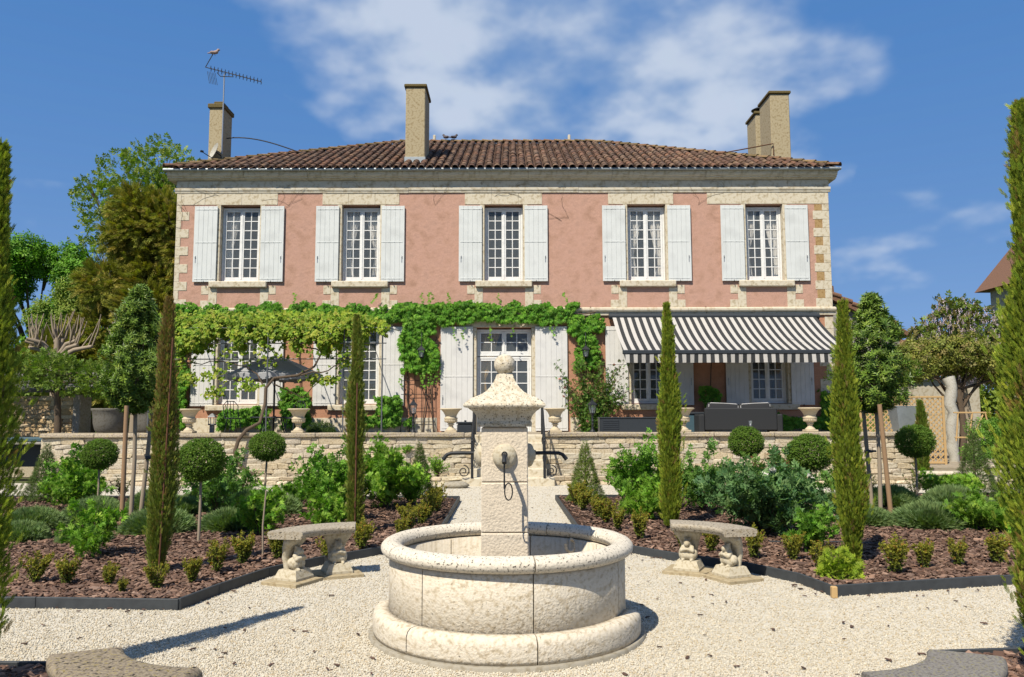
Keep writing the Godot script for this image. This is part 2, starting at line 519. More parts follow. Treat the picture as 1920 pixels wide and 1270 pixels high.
# ---------------------------------------------------------------- camera, sky, sun
func _ready() -> void:
	rng.seed = 20240511
	var cam := Camera3D.new()
	cam.name = "camera"
	cam.fov = rad_to_deg(2.0 * atan(635.0 / 1500.0))
	cam.near = 0.05
	cam.far = 1500.0
	cam.position = Vector3(0, 1.6, 0)
	cam.rotation = Vector3(atan(145.0 / 1500.0), 0, deg_to_rad(-0.12))
	add_child(cam)
	cam.current = true

	var env := Environment.new()
	env.background_mode = Environment.BG_SKY
	env.tonemap_mode = Environment.TONE_MAPPER_LINEAR
	env.tonemap_exposure = 1.5
	env.sdfgi_enabled = true
	env.ssao_enabled = true
	env.ssil_enabled = true
	var sky := Sky.new()
	var pan := PanoramaSkyMaterial.new()
	pan.panorama = sky_picture()
	sky.sky_material = pan
	env.sky = sky
	var we := WorldEnvironment.new()
	we.name = "world_environment"
	we.environment = env
	add_child(we)

	# high sun behind the viewer's left shoulder
	var sun := DirectionalLight3D.new()
	sun.name = "sun"
	sun.light_energy = 1.5
	sun.light_color = Color(1.0, 0.96, 0.89)
	sun.light_angular_distance = 0.5
	sun.shadow_enabled = true
	var el := deg_to_rad(52.0)
	var az := deg_to_rad(31.0)
	var from := Vector3(-sin(az) * cos(el), sin(el), cos(az) * cos(el))
	sun.look_at_from_position(from * 50.0, Vector3.ZERO)
	add_child(sun)

	make_materials()
	make_sprigs()
	build_grounds()
	build_house()
	build_terrace()
	build_fountain()
	build_benches()
	build_beds()
	build_background()
	build_details()


# clear blue air with thin broken cloud, the same kind all round
func sky_picture() -> ImageTexture:
	var w := 3072
	var h := 1536
	var im := Image.create(w, h, false, Image.FORMAT_RGB8)
	im.fill(Color(0.39, 0.47, 0.53))
	var n1 := noise(1.15, FastNoiseLite.TYPE_SIMPLEX_SMOOTH, 6, 12)
	var n2 := noise(0.5, FastNoiseLite.TYPE_SIMPLEX_SMOOTH, 3, 77)
	var n3 := noise(3.6, FastNoiseLite.TYPE_SIMPLEX_SMOOTH, 5, 5)
	for j in h / 2 + 1:
		var el := PI * (0.5 - (j + 0.5) / h)
		var e := rad_to_deg(el)
		var lift := exp(-maxf(e, 0.0) / 10.0)
		var high := clampf((e - 20.0) / 60.0, 0.0, 1.0)
		var base := Color(0.0486, 0.148, 0.36).lerp(Color(0.21, 0.33, 0.53), lift).lerp(Color(0.039, 0.113, 0.3), high)
		var mid := 3.0 + (28.0 - e) * 0.4
		var wide := clampf(10.0 + (e - 14.0) * 1.0, 4.0, 31.0)
		var ce := cos(el)
		var se := sin(el)
		for i in w:
			var az := TAU * (i + 0.5) / w
			var k := 0.0
			var cl := base
			if e > 5.0 and e < 66.0:
				# a bank of thin broken cloud about every 72 degrees, one of them ahead
				var t := fposmod(rad_to_deg(az) - mid + 36.0, 72.0) - 36.0
				var bank := 1.0 - pow(t / wide, 2.0)
				bank = clampf(bank, -1.0, 1.0) * clampf((e - 9.0) / 10.0, 0.0, 1.0) - clampf((11.0 - e) / 6.0, 0.0, 1.0) - clampf((e - 50.0) / 15.0, 0.0, 1.0)
				if bank > -0.55:
					var px := sin(az) * ce / (se + 0.25)
					var pz := -cos(az) * ce / (se + 0.25)
					var wq := n2.get_noise_3d(px * 1.6, 0.7, pz * 1.6)
					var q := n1.get_noise_3d(px * 1.9 + wq * 0.3, pz * 1.9, 0.4 + wq * 0.4)
					var f := n3.get_noise_3d(px * 1.5, pz * 1.5, 3.0)
					k = smoothstep(-0.1, 0.95, bank * 0.62 + q * 0.8 + f * 0.55 + 0.04) * 0.68
					cl = Color(0.31, 0.38, 0.48).lerp(Color(0.5, 0.54, 0.59), smoothstep(-0.45, 0.5, q * 0.7 + f))
			im.set_pixel(i, j, base.lerp(cl, clampf(k, 0.0, 1.0)).linear_to_srgb())
	return ImageTexture.create_from_image(im)


# ---------------------------------------------------------------- ground, beds, gravel
var bed_left := PackedVector2Array([Vector2(-13, -7.15), Vector2(-4.0, -6.9), Vector2(-2.77, -6.82), Vector2(-2.66, -7.4), Vector2(-2.45, -8.2), Vector2(-2.05, -8.85), Vector2(-1.5, -9.5), Vector2(-1.12, -10.3), Vector2(-0.98, -11.3), Vector2(-1.0, -15.3), Vector2(-13, -15.75)])
var bed_right := PackedVector2Array([Vector2(13, -9.3), Vector2(4.6, -7.72), Vector2(2.84, -7.27), Vector2(2.74, -7.85), Vector2(2.42, -8.4), Vector2(1.9, -8.9), Vector2(1.42, -9.5), Vector2(1.06, -10.3), Vector2(0.9, -11.4), Vector2(0.83, -15.5), Vector2(13, -15.9)])
var bed_front_left := PackedVector2Array([Vector2(-13, -5.3), Vector2(-2.62, -5.1), Vector2(-2.68, -4.6), Vector2(-2.6, -4.1), Vector2(-2.4, -3.6), Vector2(-2.05, -3.15), Vector2(-1.6, -2.75), Vector2(-1.1, -2.5), Vector2(-1.0, 2), Vector2(-13, 2)])
var bed_front_right := PackedVector2Array([Vector2(13, -6.3), Vector2(2.7, -5.32), Vector2(2.7, -4.7), Vector2(2.6, -4.2), Vector2(2.4, -3.6), Vector2(2.05, -3.15), Vector2(1.6, -2.75), Vector2(1.1, -2.5), Vector2(1.0, 2), Vector2(13, 2)])

func in_bed(p: Vector2) -> bool:
	for b in [bed_left, bed_right, bed_front_left, bed_front_right]:
		if Geometry2D.is_point_in_polygon(p, b):
			return true
	return false

func pebble_mesh() -> ArrayMesh:
	var b := MB.new()
	b.ball(Vector3.ZERO, Vector3(1.0, 0.62, 0.8), 4, 6)
	return b.mesh()

func build_grounds() -> void:
	var g := MB.new()
	g.slab(PackedVector2Array([Vector2(-600, 60), Vector2(600, 60), Vector2(600, -900), Vector2(-600, -900)]), -0.02)
	setting("ground", g.mesh(), M.ground)
	var s := MB.new()
	s.slab(PackedVector2Array([Vector2(-13, 2), Vector2(13, 2), Vector2(13, -19.6), Vector2(-13, -19.6)]), 0.0)
	setting("gravel_court", s.mesh(), M.gravel)

	# loose white stones on the court, thinner with distance
	var ps := []
	var pc := []
	var tries := 0
	while ps.size() < 130000 and tries < 500000:
		tries += 1
		var z := -1.0 / rf(1.0 / 18.6, 1.0 / 4.3)
		var x := rf(-0.68, 0.68) * -z
		if absf(x) > 12.5 or in_bed(Vector2(x, z)) or Vector2(x + 0.03, z + 6.15).length() < 0.98:
			continue
		if z > -15.4 and z < -11 and rf(0, 1) < 0.3:
			continue
		var r := rf(0.0042, 0.0088) * (1.0 + maxf(0.0, -z - 8.0) * 0.05)
		ps.append(Transform3D(Basis(rdir(), rf(0, TAU)).scaled(Vector3.ONE * r), Vector3(x, r * rf(0.1, 0.75), z)))
		pc.append(vary(Color(1, 1, 1).lerp(Color(0.8, 0.7, 0.55), pow(rf(0, 1), 3.0)), 0.16))
	var st := many("loose_gravel", pebble_mesh(), M.pebble, ps, pc)
	tag(st, "loose pale pebbles covering the gravel court", "gravel", "", "stuff")

	# beds: a low mound of bark behind a dark board
	var names := [["dark edging boards around the left bark bed behind the court", bed_left], ["dark edging boards around the right bark bed behind the court", bed_right], ["dark edging boards of the bark bed at the lower left corner", bed_front_left], ["dark edging boards of the bark bed at the lower right corner", bed_front_right]]
	for k in 4:
		var poly: PackedVector2Array = names[k][1]
		var m := MB.new()
		m.slab(poly, 0.045)
		setting("planting_bed", m.mesh(), M.mulch)
		var e := thing("bed_edging", names[k][0], "edging", Vector3.ZERO, 0.0, "edging boards of the beds")
		for i in poly.size():
			var p := poly[i]
			var q := poly[(i + 1) % poly.size()]
			if absf(p.x) > 12.9 and absf(q.x) > 12.9 or p.y > 1.0 and q.y > 1.0:
				continue
			var d := (q - p)
			var pieces := maxi(1, int(d.length() / 2.4))
			for w in pieces:
				var a := p + d * (float(w) / pieces)
				var c := p + d * (float(w + 1) / pieces)
				var mb := MB.new()
				mb.box(Vector3.ZERO, Vector3((c - a).length() - 0.004, 0.11, 0.028), 0.004)
				part("board", mb.mesh(), M.edging, e, Vector3((a.x + c.x) / 2, 0.04 + rf(-0.004, 0.004), (a.y + c.y) / 2), Vector3(0, -d.angle(), 0))
	# bark chips
	var cb := MB.new()
	cb.box(Vector3.ZERO, Vector3(1.0, 0.22, 0.42), 0.12, Basis.IDENTITY, [Vector3(0.1, 0, 0.05), Vector3(-0.1, 0.05, 0), Vector3(0, 0, 0.08), Vector3(-0.15, 0, 0), Vector3(0.05, 0.06, -0.08), Vector3(0, 0, -0.1), Vector3(0.12, 0, 0), Vector3(-0.05, 0, -0.06)])
	var cs := []
	var cc := []
	tries = 0
	while cs.size() < 76000 and tries < 400000:
		tries += 1
		var z := -1.0 / rf(1.0 / 15.8, 1.0 / 4.2)
		var x := rf(-0.86, 0.86) * -z
		var p := Vector2(x, z)
		if not (in_bed(p + Vector2(0.07, 0)) and in_bed(p - Vector2(0.07, 0)) and in_bed(p + Vector2(0, 0.07)) and in_bed(p - Vector2(0, 0.07))):
			continue
		var l := rf(0.03, 0.085) * (1.0 if rf(0, 1) < 0.93 else 1.6)
		cs.append(Transform3D(Basis(Vector3.UP, rf(0, TAU)).rotated(rdir(), rf(0, 0.7)).scaled_local(Vector3(l, l * rf(0.6, 1.3), l * rf(0.7, 1.3))), Vector3(x, 0.05 + rf(0, 0.035), z)))
		var c := Color(0.11, 0.063, 0.045).lerp(Color(0.31, 0.2, 0.145), pow(rf(0, 1), 2.0))
		cc.append(vary(c, 0.3, 0.06))
	tag(many("bark_chips", cb.mesh(), M.chip, cs, cc), "reddish brown bark chips covering the planting beds", "bark", "", "stuff")

	# stray chips on the white gravel
	var ss := []
	var sc := []
	tries = 0
	while ss.size() < 260 and tries < 20000:
		tries += 1
		var z := -1.0 / rf(1.0 / 15.0, 1.0 / 4.4)
		var x := rf(-0.66, 0.66) * -z
		var p := Vector2(x, z)
		if in_bed(p) or Vector2(x + 0.03, z + 6.15).length() < 1.05:
			continue
		var near_edge := in_bed(p + Vector2(0.22, 0)) or in_bed(p - Vector2(0.22, 0)) or in_bed(p + Vector2(0, 0.22)) or in_bed(p - Vector2(0, 0.22))
		if not near_edge and rf(0, 1) < 0.9:
			continue
		var l := rf(0.014, 0.06)
		ss.append(Transform3D(Basis(Vector3.UP, rf(0, TAU)).scaled_local(Vector3(l, l * 0.8, l)), Vector3(x, 0.014, z)))
		sc.append(vary(Color(0.1, 0.06, 0.045), 0.4))
	tag(many("stray_bark", cb.mesh(), M.chip, ss, sc), "dark bark chips strayed onto the white gravel", "bark", "", "stuff")

	var t := MB.new()
	t.span(Vector3(-11.35, -0.5, -24.2), Vector3(9.75, TERRACE, -19.9))
	setting("terrace_floor", t.mesh(), M.terrace)


# a few rough blocks one metre long, shared by all rubble walls; the tint is the stone's own
func stone_kit(tints: Array, count := 16) -> Array:
	var kit := []
	for i in count:
		var b := MB.new()
		b.tint = vary(tints[i % tints.size()], 0.14, 0.03)
		var sk := []
		for k in 8:
			sk.append(Vector3(rf(-0.05, 0.05), rf(-0.13, 0.13), rf(-0.2, 0.2)))
		b.box(Vector3.ZERO, Vector3.ONE, 0.13, Basis.IDENTITY, sk)
		kit.append(b.mesh())
	return kit

# lay courses of stones on the front (z) of a wall, x0..x1, y0..y1
func lay(parent: Node, kit: Array, x0: float, x1: float, y0: float, y1: float, z: float, course: float, lmin: float, lmax: float, proud := 0.05, called := "stone") -> void:
	var y := y0
	while y < y1 - 0.02:
		var h := minf(course * rf(0.75, 1.3), y1 - y)
		if y1 - y - h < course * 0.5:
			h = y1 - y
		var x := x0
		while x < x1 - 0.01:
			var l := minf(rf(lmin, lmax) * (1.0 if rf(0, 1) < 0.8 else 1.5), x1 - x)
			if x1 - x - l < lmin * 0.6:
				l = x1 - x
			var o := part(called, kit[rng.randi() % kit.size()], M.rubble, parent, Vector3(x + l / 2, y + h / 2 + rf(-0.006, 0.006), z + rf(-0.01, 0.01)), Vector3(0, 0, rf(-0.025, 0.025)))
			o.scale = Vector3(maxf(l - 0.003, 0.02), maxf(h - 0.001, 0.02), proud * 2.0)
			x += l
		y += h

func build_terrace_wall() -> void:
	var pale := [Color(0.58, 0.51, 0.39), Color(0.62, 0.56, 0.45), Color(0.52, 0.45, 0.34), Color(0.6, 0.52, 0.38), Color(0.55, 0.5, 0.42)]
	var kit := stone_kit(pale)
	var spans := [[-11.4, -0.98, "long pale rubble wall holding the terrace left of the steps"], [0.8, 9.8, "long pale rubble wall holding the terrace right of the steps"]]
	for s in spans:
		var w := thing("terrace_wall", s[2], "wall", Vector3.ZERO, 0.0, "terrace retaining walls")
		var c := MB.new()
		c.span(Vector3(s[0], -0.1, -19.9), Vector3(s[1], 1.09, -19.53))
		part("core", c.mesh(), M.mortar, w)
		lay(w, kit, s[0], s[1], 0.0, 1.08, -19.53, 0.115, 0.16, 0.55, 0.038)
		var x: float = s[0] - 0.02
		while x < s[1]:
			var l := minf(rf(0.9, 1.6), s[1] + 0.02 - x)
			var cp := MB.new()
			var sk := []
			for k in 8:
				sk.append(Vector3(0, rf(-0.008, 0.008), rf(-0.012, 0.012)))
			cp.box(Vector3.ZERO, Vector3(l - 0.008, 0.105, 0.5), 0.02, Basis.IDENTITY, sk)
			part("coping_stone", cp.mesh(), M.coping, w, Vector3(x + l / 2, 1.142, -19.68))
			x += l
	# low footing of rough stones in front
	var k2 := stone_kit([Color(0.62, 0.54, 0.4), Color(0.58, 0.5, 0.38), Color(0.64, 0.57, 0.45)], 8)
	for s in [[-9.6, -0.98, "low rough stone kerb at the foot of the left terrace wall"], [0.85, 9.3, "low rough stone kerb at the foot of the right terrace wall"]]:
		var w := thing("stone_kerb", s[2], "kerb", Vector3.ZERO, 0.0, "low kerbs under the terrace")
		var c := MB.new()
		c.span(Vector3(s[0], -0.1, -19.45), Vector3(s[1], 0.15, -18.86))
		part("core", c.mesh(), M.mortar, w)
		lay(w, k2, s[0], s[1], 0.0, 0.19, -18.86, 0.1, 0.22, 0.6, 0.06)

func plank(x0: float, x1: float, y0: float, y1: float, z0: float, z1: float, bevel := 0.0) -> ArrayMesh:
	var b := MB.new()
	b.span(Vector3(x0, y0, z0), Vector3(x1, y1, z1), bevel)
	return b.mesh()


# ---------------------------------------------------------------- house
const UPPER := [[-8.76, -7.49], [-5.13, -3.89], [-0.86, 0.38], [3.42, 4.65], [6.96, 8.16]]
const LOWER := [[-8.72, -7.42], [-5.14, -3.87], [3.45, 4.62], [6.97, 8.15]]
const DOOR := [-1.10, 0.63]

# a wall across x with rectangular holes [x0, x1, y0, y1]; front at z, thick backwards
func holed(x0: float, x1: float, y0: float, y1: float, z: float, thick: float, holes: Array) -> ArrayMesh:
	var b := MB.new()
	var xs := [x0, x1]
	var ys := [y0, y1]
	for h in holes:
		xs.append_array([h[0], h[1]])
		ys.append_array([h[2], h[3]])
	xs.sort()
	ys.sort()
	for i in xs.size() - 1:
		for j in ys.size() - 1:
			if xs[i + 1] - xs[i] < 1e-4 or ys[j + 1] - ys[j] < 1e-4 or ys[j] < y0 - 1e-4 or ys[j + 1] > y1 + 1e-4:
				continue
			var m := Vector2((xs[i] + xs[i + 1]) / 2, (ys[j] + ys[j + 1]) / 2)
			var open := false
			for h in holes:
				if m.x > h[0] and m.x < h[1] and m.y > h[2] and m.y < h[3]:
					open = true
			if open:
				continue
			for s in [[z, 1.0], [z - thick, -1.0]]:
				b.quad(Vector3(xs[i], ys[j], s[0]), Vector3(xs[i + 1], ys[j], s[0]), Vector3(xs[i + 1], ys[j + 1], s[0]), Vector3(xs[i], ys[j + 1], s[0]), Vector3(0, 0, s[1]))
	for h in holes:
		var lo := maxf(h[2], y0)
		b.quad(Vector3(h[0], lo, z), Vector3(h[0], h[3], z), Vector3(h[0], h[3], z - thick), Vector3(h[0], lo, z - thick), Vector3(1, 0, 0))
		b.quad(Vector3(h[1], lo, z), Vector3(h[1], h[3], z), Vector3(h[1], h[3], z - thick), Vector3(h[1], lo, z - thick), Vector3(-1, 0, 0))
		b.quad(Vector3(h[0], h[3], z), Vector3(h[1], h[3], z), Vector3(h[1], h[3], z - thick), Vector3(h[0], h[3], z - thick), Vector3(0, -1, 0))
		b.quad(Vector3(h[0], lo, z), Vector3(h[1], lo, z), Vector3(h[1], lo, z - thick), Vector3(h[0], lo, z - thick), Vector3(0, 1, 0))
	return b.mesh()

# two-leaf casement with small panes; origin at the middle of its foot
func casement(parent: Node, called: String, x0: float, x1: float, y0: float, y1: float, z: float, rows: int, solid_below := 0.0) -> void:
	var w := x1 - x0
	var h := y1 - y0
	var b := MB.new()
	var f := 0.06
	b.span(Vector3(-w / 2, 0, -0.03), Vector3(-w / 2 + f, h, 0.03), 0.006)
	b.span(Vector3(w / 2 - f, 0, -0.03), Vector3(w / 2, h, 0.03), 0.006)
	b.span(Vector3(-w / 2 + f, h - f, -0.029), Vector3(w / 2 - f, h, 0.029), 0.006)
	b.span(Vector3(-w / 2 + f, 0, -0.028), Vector3(w / 2 - f, f * 1.1, 0.034), 0.008)
	var o := part(called, null, M.white_paint, parent, Vector3((x0 + x1) / 2, y0, z))
	var st := 0.055
	var px := []
	var bottom := f * 1.1 + 0.08 + solid_below
	for s in [-1.0, 1.0]:
		var a := -w / 2 + f + 0.004 if s < 0 else 0.012
		var e := -0.012 if s < 0 else w / 2 - f - 0.004
		b.span(Vector3(a, f * 1.1 + 0.003, -0.018), Vector3(a + st, h - f - 0.003, 0.02), 0.005)
		b.span(Vector3(e - st, f * 1.1 + 0.003, -0.018), Vector3(e, h - f - 0.003, 0.02), 0.005)
		b.span(Vector3(a + st, h - f - 0.06, -0.017), Vector3(e - st, h - f - 0.003, 0.019), 0.005)
		b.span(Vector3(a + st, f * 1.1 + 0.003, -0.017), Vector3(e - st, bottom, 0.019), 0.005)
		var m := (a + e) / 2
		b.span(Vector3(m - 0.014, bottom, -0.012), Vector3(m + 0.014, h - f - 0.06, 0.014), 0.004)
		var gap := (h - f - 0.06 - bottom) / rows
		for r in rows - 1:
			var y := bottom + gap * (r + 1)
			b.span(Vector3(a + st, y - 0.014, -0.011), Vector3(m - 0.014, y + 0.014, 0.013), 0.004)
			b.span(Vector3(m + 0.014, y - 0.014, -0.011), Vector3(e - st, y + 0.014, 0.013), 0.004)
		for r in rows:
			px.append([(a + st + m - 0.014) / 2, bottom + gap * (r + 0.5), m - 0.014 - a - st, gap])
			px.append([(m + 0.014 + e - st) / 2, bottom + gap * (r + 0.5), e - st - m - 0.014, gap])
	b.span(Vector3(-0.022, f * 1.1 + 0.01, 0.02), Vector3(0.022, h - f - 0.01, 0.034), 0.006)
	o.mesh = b.mesh()
	var q := MB.new()
	q.quad(Vector3(-0.5, -0.5, 0), Vector3(0.5, -0.5, 0), Vector3(0.5, 0.5, 0), Vector3(-0.5, 0.5, 0), Vector3(0, 0, 1))
	var pane := q.mesh()
	for p in px:
		var g := part("pane", pane, M.glass, o, Vector3(p[0], p[1], 0), Vector3(rf(-0.008, 0.008), rf(-0.008, 0.008), 0))
		g.scale = Vector3(p[2], p[3], 1)

# boarded shutter lying open against the wall, with iron straps and catch
func shutter(parent: Node, x0: float, x1: float, y0: float, y1: float, z: float, material: Material, hinge_right: bool, boards := 5) -> void:
	var b := MB.new()
	var w := x1 - x0
	var h := y1 - y0
	var bw := w / boards
	for i in boards:
		b.span(Vector3(-w / 2 + bw * i + 0.0015, 0, -0.017), Vector3(-w / 2 + bw * (i + 1) - 0.0015, h, 0.017 + rf(-0.0015, 0.0015)), 0.004)
	b.span(Vector3(-w / 2 + 0.01, 0.02, -0.012), Vector3(w / 2 - 0.01, h - 0.02, 0.008))
	var o := part("shutter", b.mesh(), material, parent, Vector3((x0 + x1) / 2, y0, z), Vector3(0, rf(-0.012, 0.012), 0))
	for y in [0.09, h * 0.52, h - 0.1]:
		var s := MB.new()
		var a := -w / 2 + (0.0 if not hinge_right else 0.05)
		var e := w / 2 - (0.05 if not hinge_right else 0.0)
		s.span(Vector3(a, y - 0.017, 0.017), Vector3(e, y + 0.017, 0.024), 0.003)
		for k in 4:
			s.span(Vector3(lerpf(a, e, (k + 0.5) / 4) - 0.008, y - 0.008, 0.024), Vector3(lerpf(a, e, (k + 0.5) / 4) + 0.008, y + 0.008, 0.03), 0.003)
		part("strap", s.mesh(), material, o)
	var c := MB.new()
	var hx := w / 2 - 0.07 if not hinge_right else -w / 2 + 0.07
	c.tube([Vector3(hx, h * 0.3, 0.02), Vector3(hx, h * 0.3 + 0.05, 0.045), Vector3(hx, h * 0.3 + 0.1, 0.02)], 0.008, 5)
	c.span(Vector3(hx - 0.012, h * 0.25, 0.017), Vector3(hx + 0.012, h * 0.34, 0.023), 0.003)
	part("catch", c.mesh(), M.steel, o)
	var k := MB.new()
	k.tube([Vector3(0, -0.02, 0.0), Vector3(0, -0.03, 0.05), Vector3(0, 0.03, 0.055)], 0.009, 5)
	part("shutter_stay", k.mesh(), M.iron, o)

# gathered curtain hanging inside, tied back to one side
func curtain(x0: float, x1: float, y0: float, y1: float, z: float, to_left: bool, material: Material, label: String, tie := 0.4) -> void:
	var b := MB.new()
	var nx := 26
	var ny := 14
	var pt := func(i: int, j: int) -> Vector3:
		var u := float(i) / nx
		var t := float(j) / ny
		var width := 1.0
		if t < tie:
			width = lerpf(0.55, 0.3, t / tie)
		else:
			width = lerpf(0.3, 1.0, pow((t - tie) / (1.0 - tie), 0.8))
		var x := lerpf(x0, x0 + (x1 - x0) * width, u) if to_left else lerpf(x1 - (x1 - x0) * width, x1, u)
		return Vector3(x, lerpf(y0, y1, t), z + 0.03 * sin(u * 44.0) * width + 0.01 * sin(u * 17.0 + t * 3.0))
	for i in nx:
		for j in ny:
			var p: Vector3 = pt.call(i, j)
			var q: Vector3 = pt.call(i + 1, j)
			var r: Vector3 = pt.call(i + 1, j + 1)
			var s: Vector3 = pt.call(i, j + 1)
			b.quad(p, q, r, s, Vector3(0, 0, 1))
	one("curtain", b.mesh(), material, label, "curtain", "curtains behind the house windows")

const SIDEWAYS := Basis(Vector3(0, 0, 1), Vector3(0, 1, 0), Vector3(1, 0, 0))

# length of moulded stone along the front, in blocks; profile in (proud, height)
func moulding(parent: Node, called: String, profile: Array, x0: float, x1: float, cuts: Array, material: Material) -> void:
	var poly := PackedVector2Array()
	for p in profile:
		poly.append(Vector2(p[0], p[1]))
	var xs := [x0] + cuts + [x1]
	for i in xs.size() - 1:
		var b := MB.new()
		b.prism(poly, xs[i] + 0.004, xs[i + 1] - 0.004, SIDEWAYS, Vector3(0, 0, 0))
		part(called, b.mesh(), material, parent, Vector3(0, rf(-0.006, 0.006), FACADE + rf(-0.004, 0.006)))

func block(parent: Node, called: String, x0: float, x1: float, y0: float, y1: float, proud: float, material: Material) -> void:
	var b := MB.new()
	b.span(Vector3(x0 + 0.002, y0 + 0.002, FACADE - 0.03), Vector3(x1 - 0.002, y1 - 0.002, FACADE + proud + rf(-0.002, 0.002)), 0.006)
	part(called, b.mesh(), material, parent)

const EAVE_L := -10.33
const EAVE_R := 9.76
const EAVE_Y := 8.95
const EAVE_Z := -23.2
const RIDGE_L := -4.1
const RIDGE_R := 3.1
const RIDGE_Y := 11.62
const RIDGE_Z := -28.7

func build_house() -> void:
	var h := thing("manor_house", "wide two storey pink manor house with white shutters and hipped tile roof", "house")
	var holes := []
	for w in UPPER: holes.append([w[0], w[1], 5.59, 7.91])
	part("upper_wall", holed(-10.05, 9.51, 4.66, 8.75, FACADE, 0.4, holes), M.pink, h)
	holes = []
	for w in LOWER: holes.append([w[0], w[1], 1.94, 4.24])
	holes.append([DOOR[0], DOOR[1], 1.0, 4.2])
	part("lower_wall", holed(-10.05, 9.51, 1.0, 4.66, FACADE, 0.4, holes), M.salmon, h)
	for s in [[-10.05, -9.65], [9.11, 9.51]]:
		part("side_wall", plank(s[0], s[1], -0.5, 8.75, -34.0, FACADE - 0.4), M.side_wall, h)
	part("back_wall", plank(-9.65, 9.11, -0.5, 8.75, -34.0, -33.6), M.side_wall, h)
	part("partition", plank(-9.65, 9.11, 1.0, 8.75, -28.2, -28.0), M.interior, h)
	for x in [-6.3, -2.4, 2.2, 5.8]:
		part("partition", plank(x, x + 0.15, 1.0, 8.75, -28.0, FACADE - 0.4), M.interior, h)
	part("room_floor", plank(-9.65, 9.11, 0.9, 1.1, -33.6, FACADE - 0.4), M.room_floor, h)
	part("room_floor", plank(-9.65, 9.11, 4.75, 5.0, -33.6, FACADE - 0.4), M.room_floor, h)
	part("ceiling", plank(-9.65, 9.11, 8.55, 8.7, -33.6, FACADE - 0.4), M.interior, h)

	# windows, shutters and their stone
	for i in UPPER.size():
		var x0: float = UPPER[i][0]
		var x1: float = UPPER[i][1]
		casement(h, "window", x0 + 0.05, x1 - 0.05, 5.6, 7.86, FACADE - 0.2, 7)
		for s in [[x0 - 0.09, x0 + 0.045], [x1 - 0.045, x1 + 0.09]]:
			part("jamb", plank(s[0], s[1], 5.592, 7.905, FACADE - 0.24, FACADE + 0.014, 0.008), M.house_stone, h)
		shutter(h, x0 - 0.72, x0 - 0.03, 5.57, 7.86, FACADE + 0.055, M.shutter_paint, true)
		shutter(h, x1 + 0.0, x1 + 0.69, 5.57, 7.86, FACADE + 0.055, M.shutter_paint, false)
		var sl := MB.new()
		sl.span(Vector3(x0 - 0.22, 5.4, FACADE - 0.24), Vector3(x1 + 0.22, 5.585, FACADE + 0.12), 0.02)
		part("sill", sl.mesh(), M.house_stone, h)
		for s in [[x0 - 0.25, -1.0], [x1 + 0.01, 1.0]]:
			block(h, "dressing", s[0], s[0] + 0.25, 4.79, 5.39, 0.012, M.house_stone)
			var o: float = s[0] - 0.22 if s[1] < 0 else s[0] + 0.25
			block(h, "dressing", o, o + 0.22, 5.2, 5.46, 0.012, M.house_stone)
			block(h, "dressing", o + (0.0 if s[1] > 0 else -0.02), o + 0.22 + (0.02 if s[1] > 0 else 0.0), 4.79, 5.02, 0.012, M.house_stone)
	for l in [[-10.05, -9.2, -8.1, -7.02], [-5.68, -4.9, -4.1, -3.37], [-1.41, -0.6, 0.2, 0.91], [2.89, 3.6, 4.3, 4.85], [5.86, 6.9, 8.0, 9.51]]:
		for k in 3:
			block(h, "lintel", l[k], l[k + 1], 7.91, 8.3, 0.014, M.house_stone)
	for i in LOWER.size():
		var x0: float = LOWER[i][0]
		var x1: float = LOWER[i][1]
		casement(h, "window", x0 + 0.05, x1 - 0.05, 1.95, 4.2, FACADE - 0.2, 7)
		for s in [[x0 - 0.1, x0 + 0.05], [x1 - 0.05, x1 + 0.1]]:
			part("jamb", plank(s[0], s[1], 1.942, 4.235, FACADE - 0.24, FACADE + 0.014, 0.008), M.house_stone, h)
		block(h, "lintel", x0 - 0.35, x1 + 0.35, 4.24, 4.55, 0.014, M.house_stone)
		shutter(h, x0 - 0.7, x0 - 0.04, 1.9, 4.22, FACADE + 0.055, M.old_shutter, true)
		shutter(h, x1 + 0.03, x1 + 0.7, 1.9, 4.22, FACADE + 0.055, M.old_shutter, false)
		var sl := MB.new()
		sl.span(Vector3(x0 - 0.25, 1.76, FACADE - 0.24), Vector3(x1 + 0.25, 1.93, FACADE + 0.1), 0.02)
		part("sill", sl.mesh(), M.house_stone, h)
	# glazed door under a transom light
	casement(h, "transom_window", DOOR[0] + 0.06, DOOR[1] - 0.06, 3.36, 4.16, FACADE - 0.2, 2)
	casement(h, "door", DOOR[0] + 0.06, DOOR[1] - 0.06, 1.13, 3.34, FACADE - 0.2, 4, 0.62)
	for s in [[DOOR[0] - 0.1, DOOR[0] + 0.055], [DOOR[1] - 0.055, DOOR[1] + 0.1]]:
		part("jamb", plank(s[0], s[1], 1.0, 4.195, FACADE - 0.24, FACADE + 0.014, 0.008), M.house_stone, h)
	for k in 3:
		block(h, "lintel", DOOR[0] - 0.3 + k * 0.78, DOOR[0] - 0.3 + (k + 1) * 0.78, 4.2, 4.54, 0.014, M.house_stone)
	shutter(h, DOOR[0] - 1.0, DOOR[0] - 0.05, 1.16, 4.22, FACADE + 0.06, M.old_shutter, true, 6)
	shutter(h, DOOR[1] + 0.05, DOOR[1] + 1.0, 1.16, 4.22, FACADE + 0.06, M.old_shutter, false, 6)
	# plinth course under the salmon wall
	for s in [[-10.05, -2.2], [1.7, 9.5]]:
		block(h, "plinth", s[0], s[1], 1.0, 1.55, 0.02, M.house_stone)

	# quoins
	var y := 4.79
	var row := 0
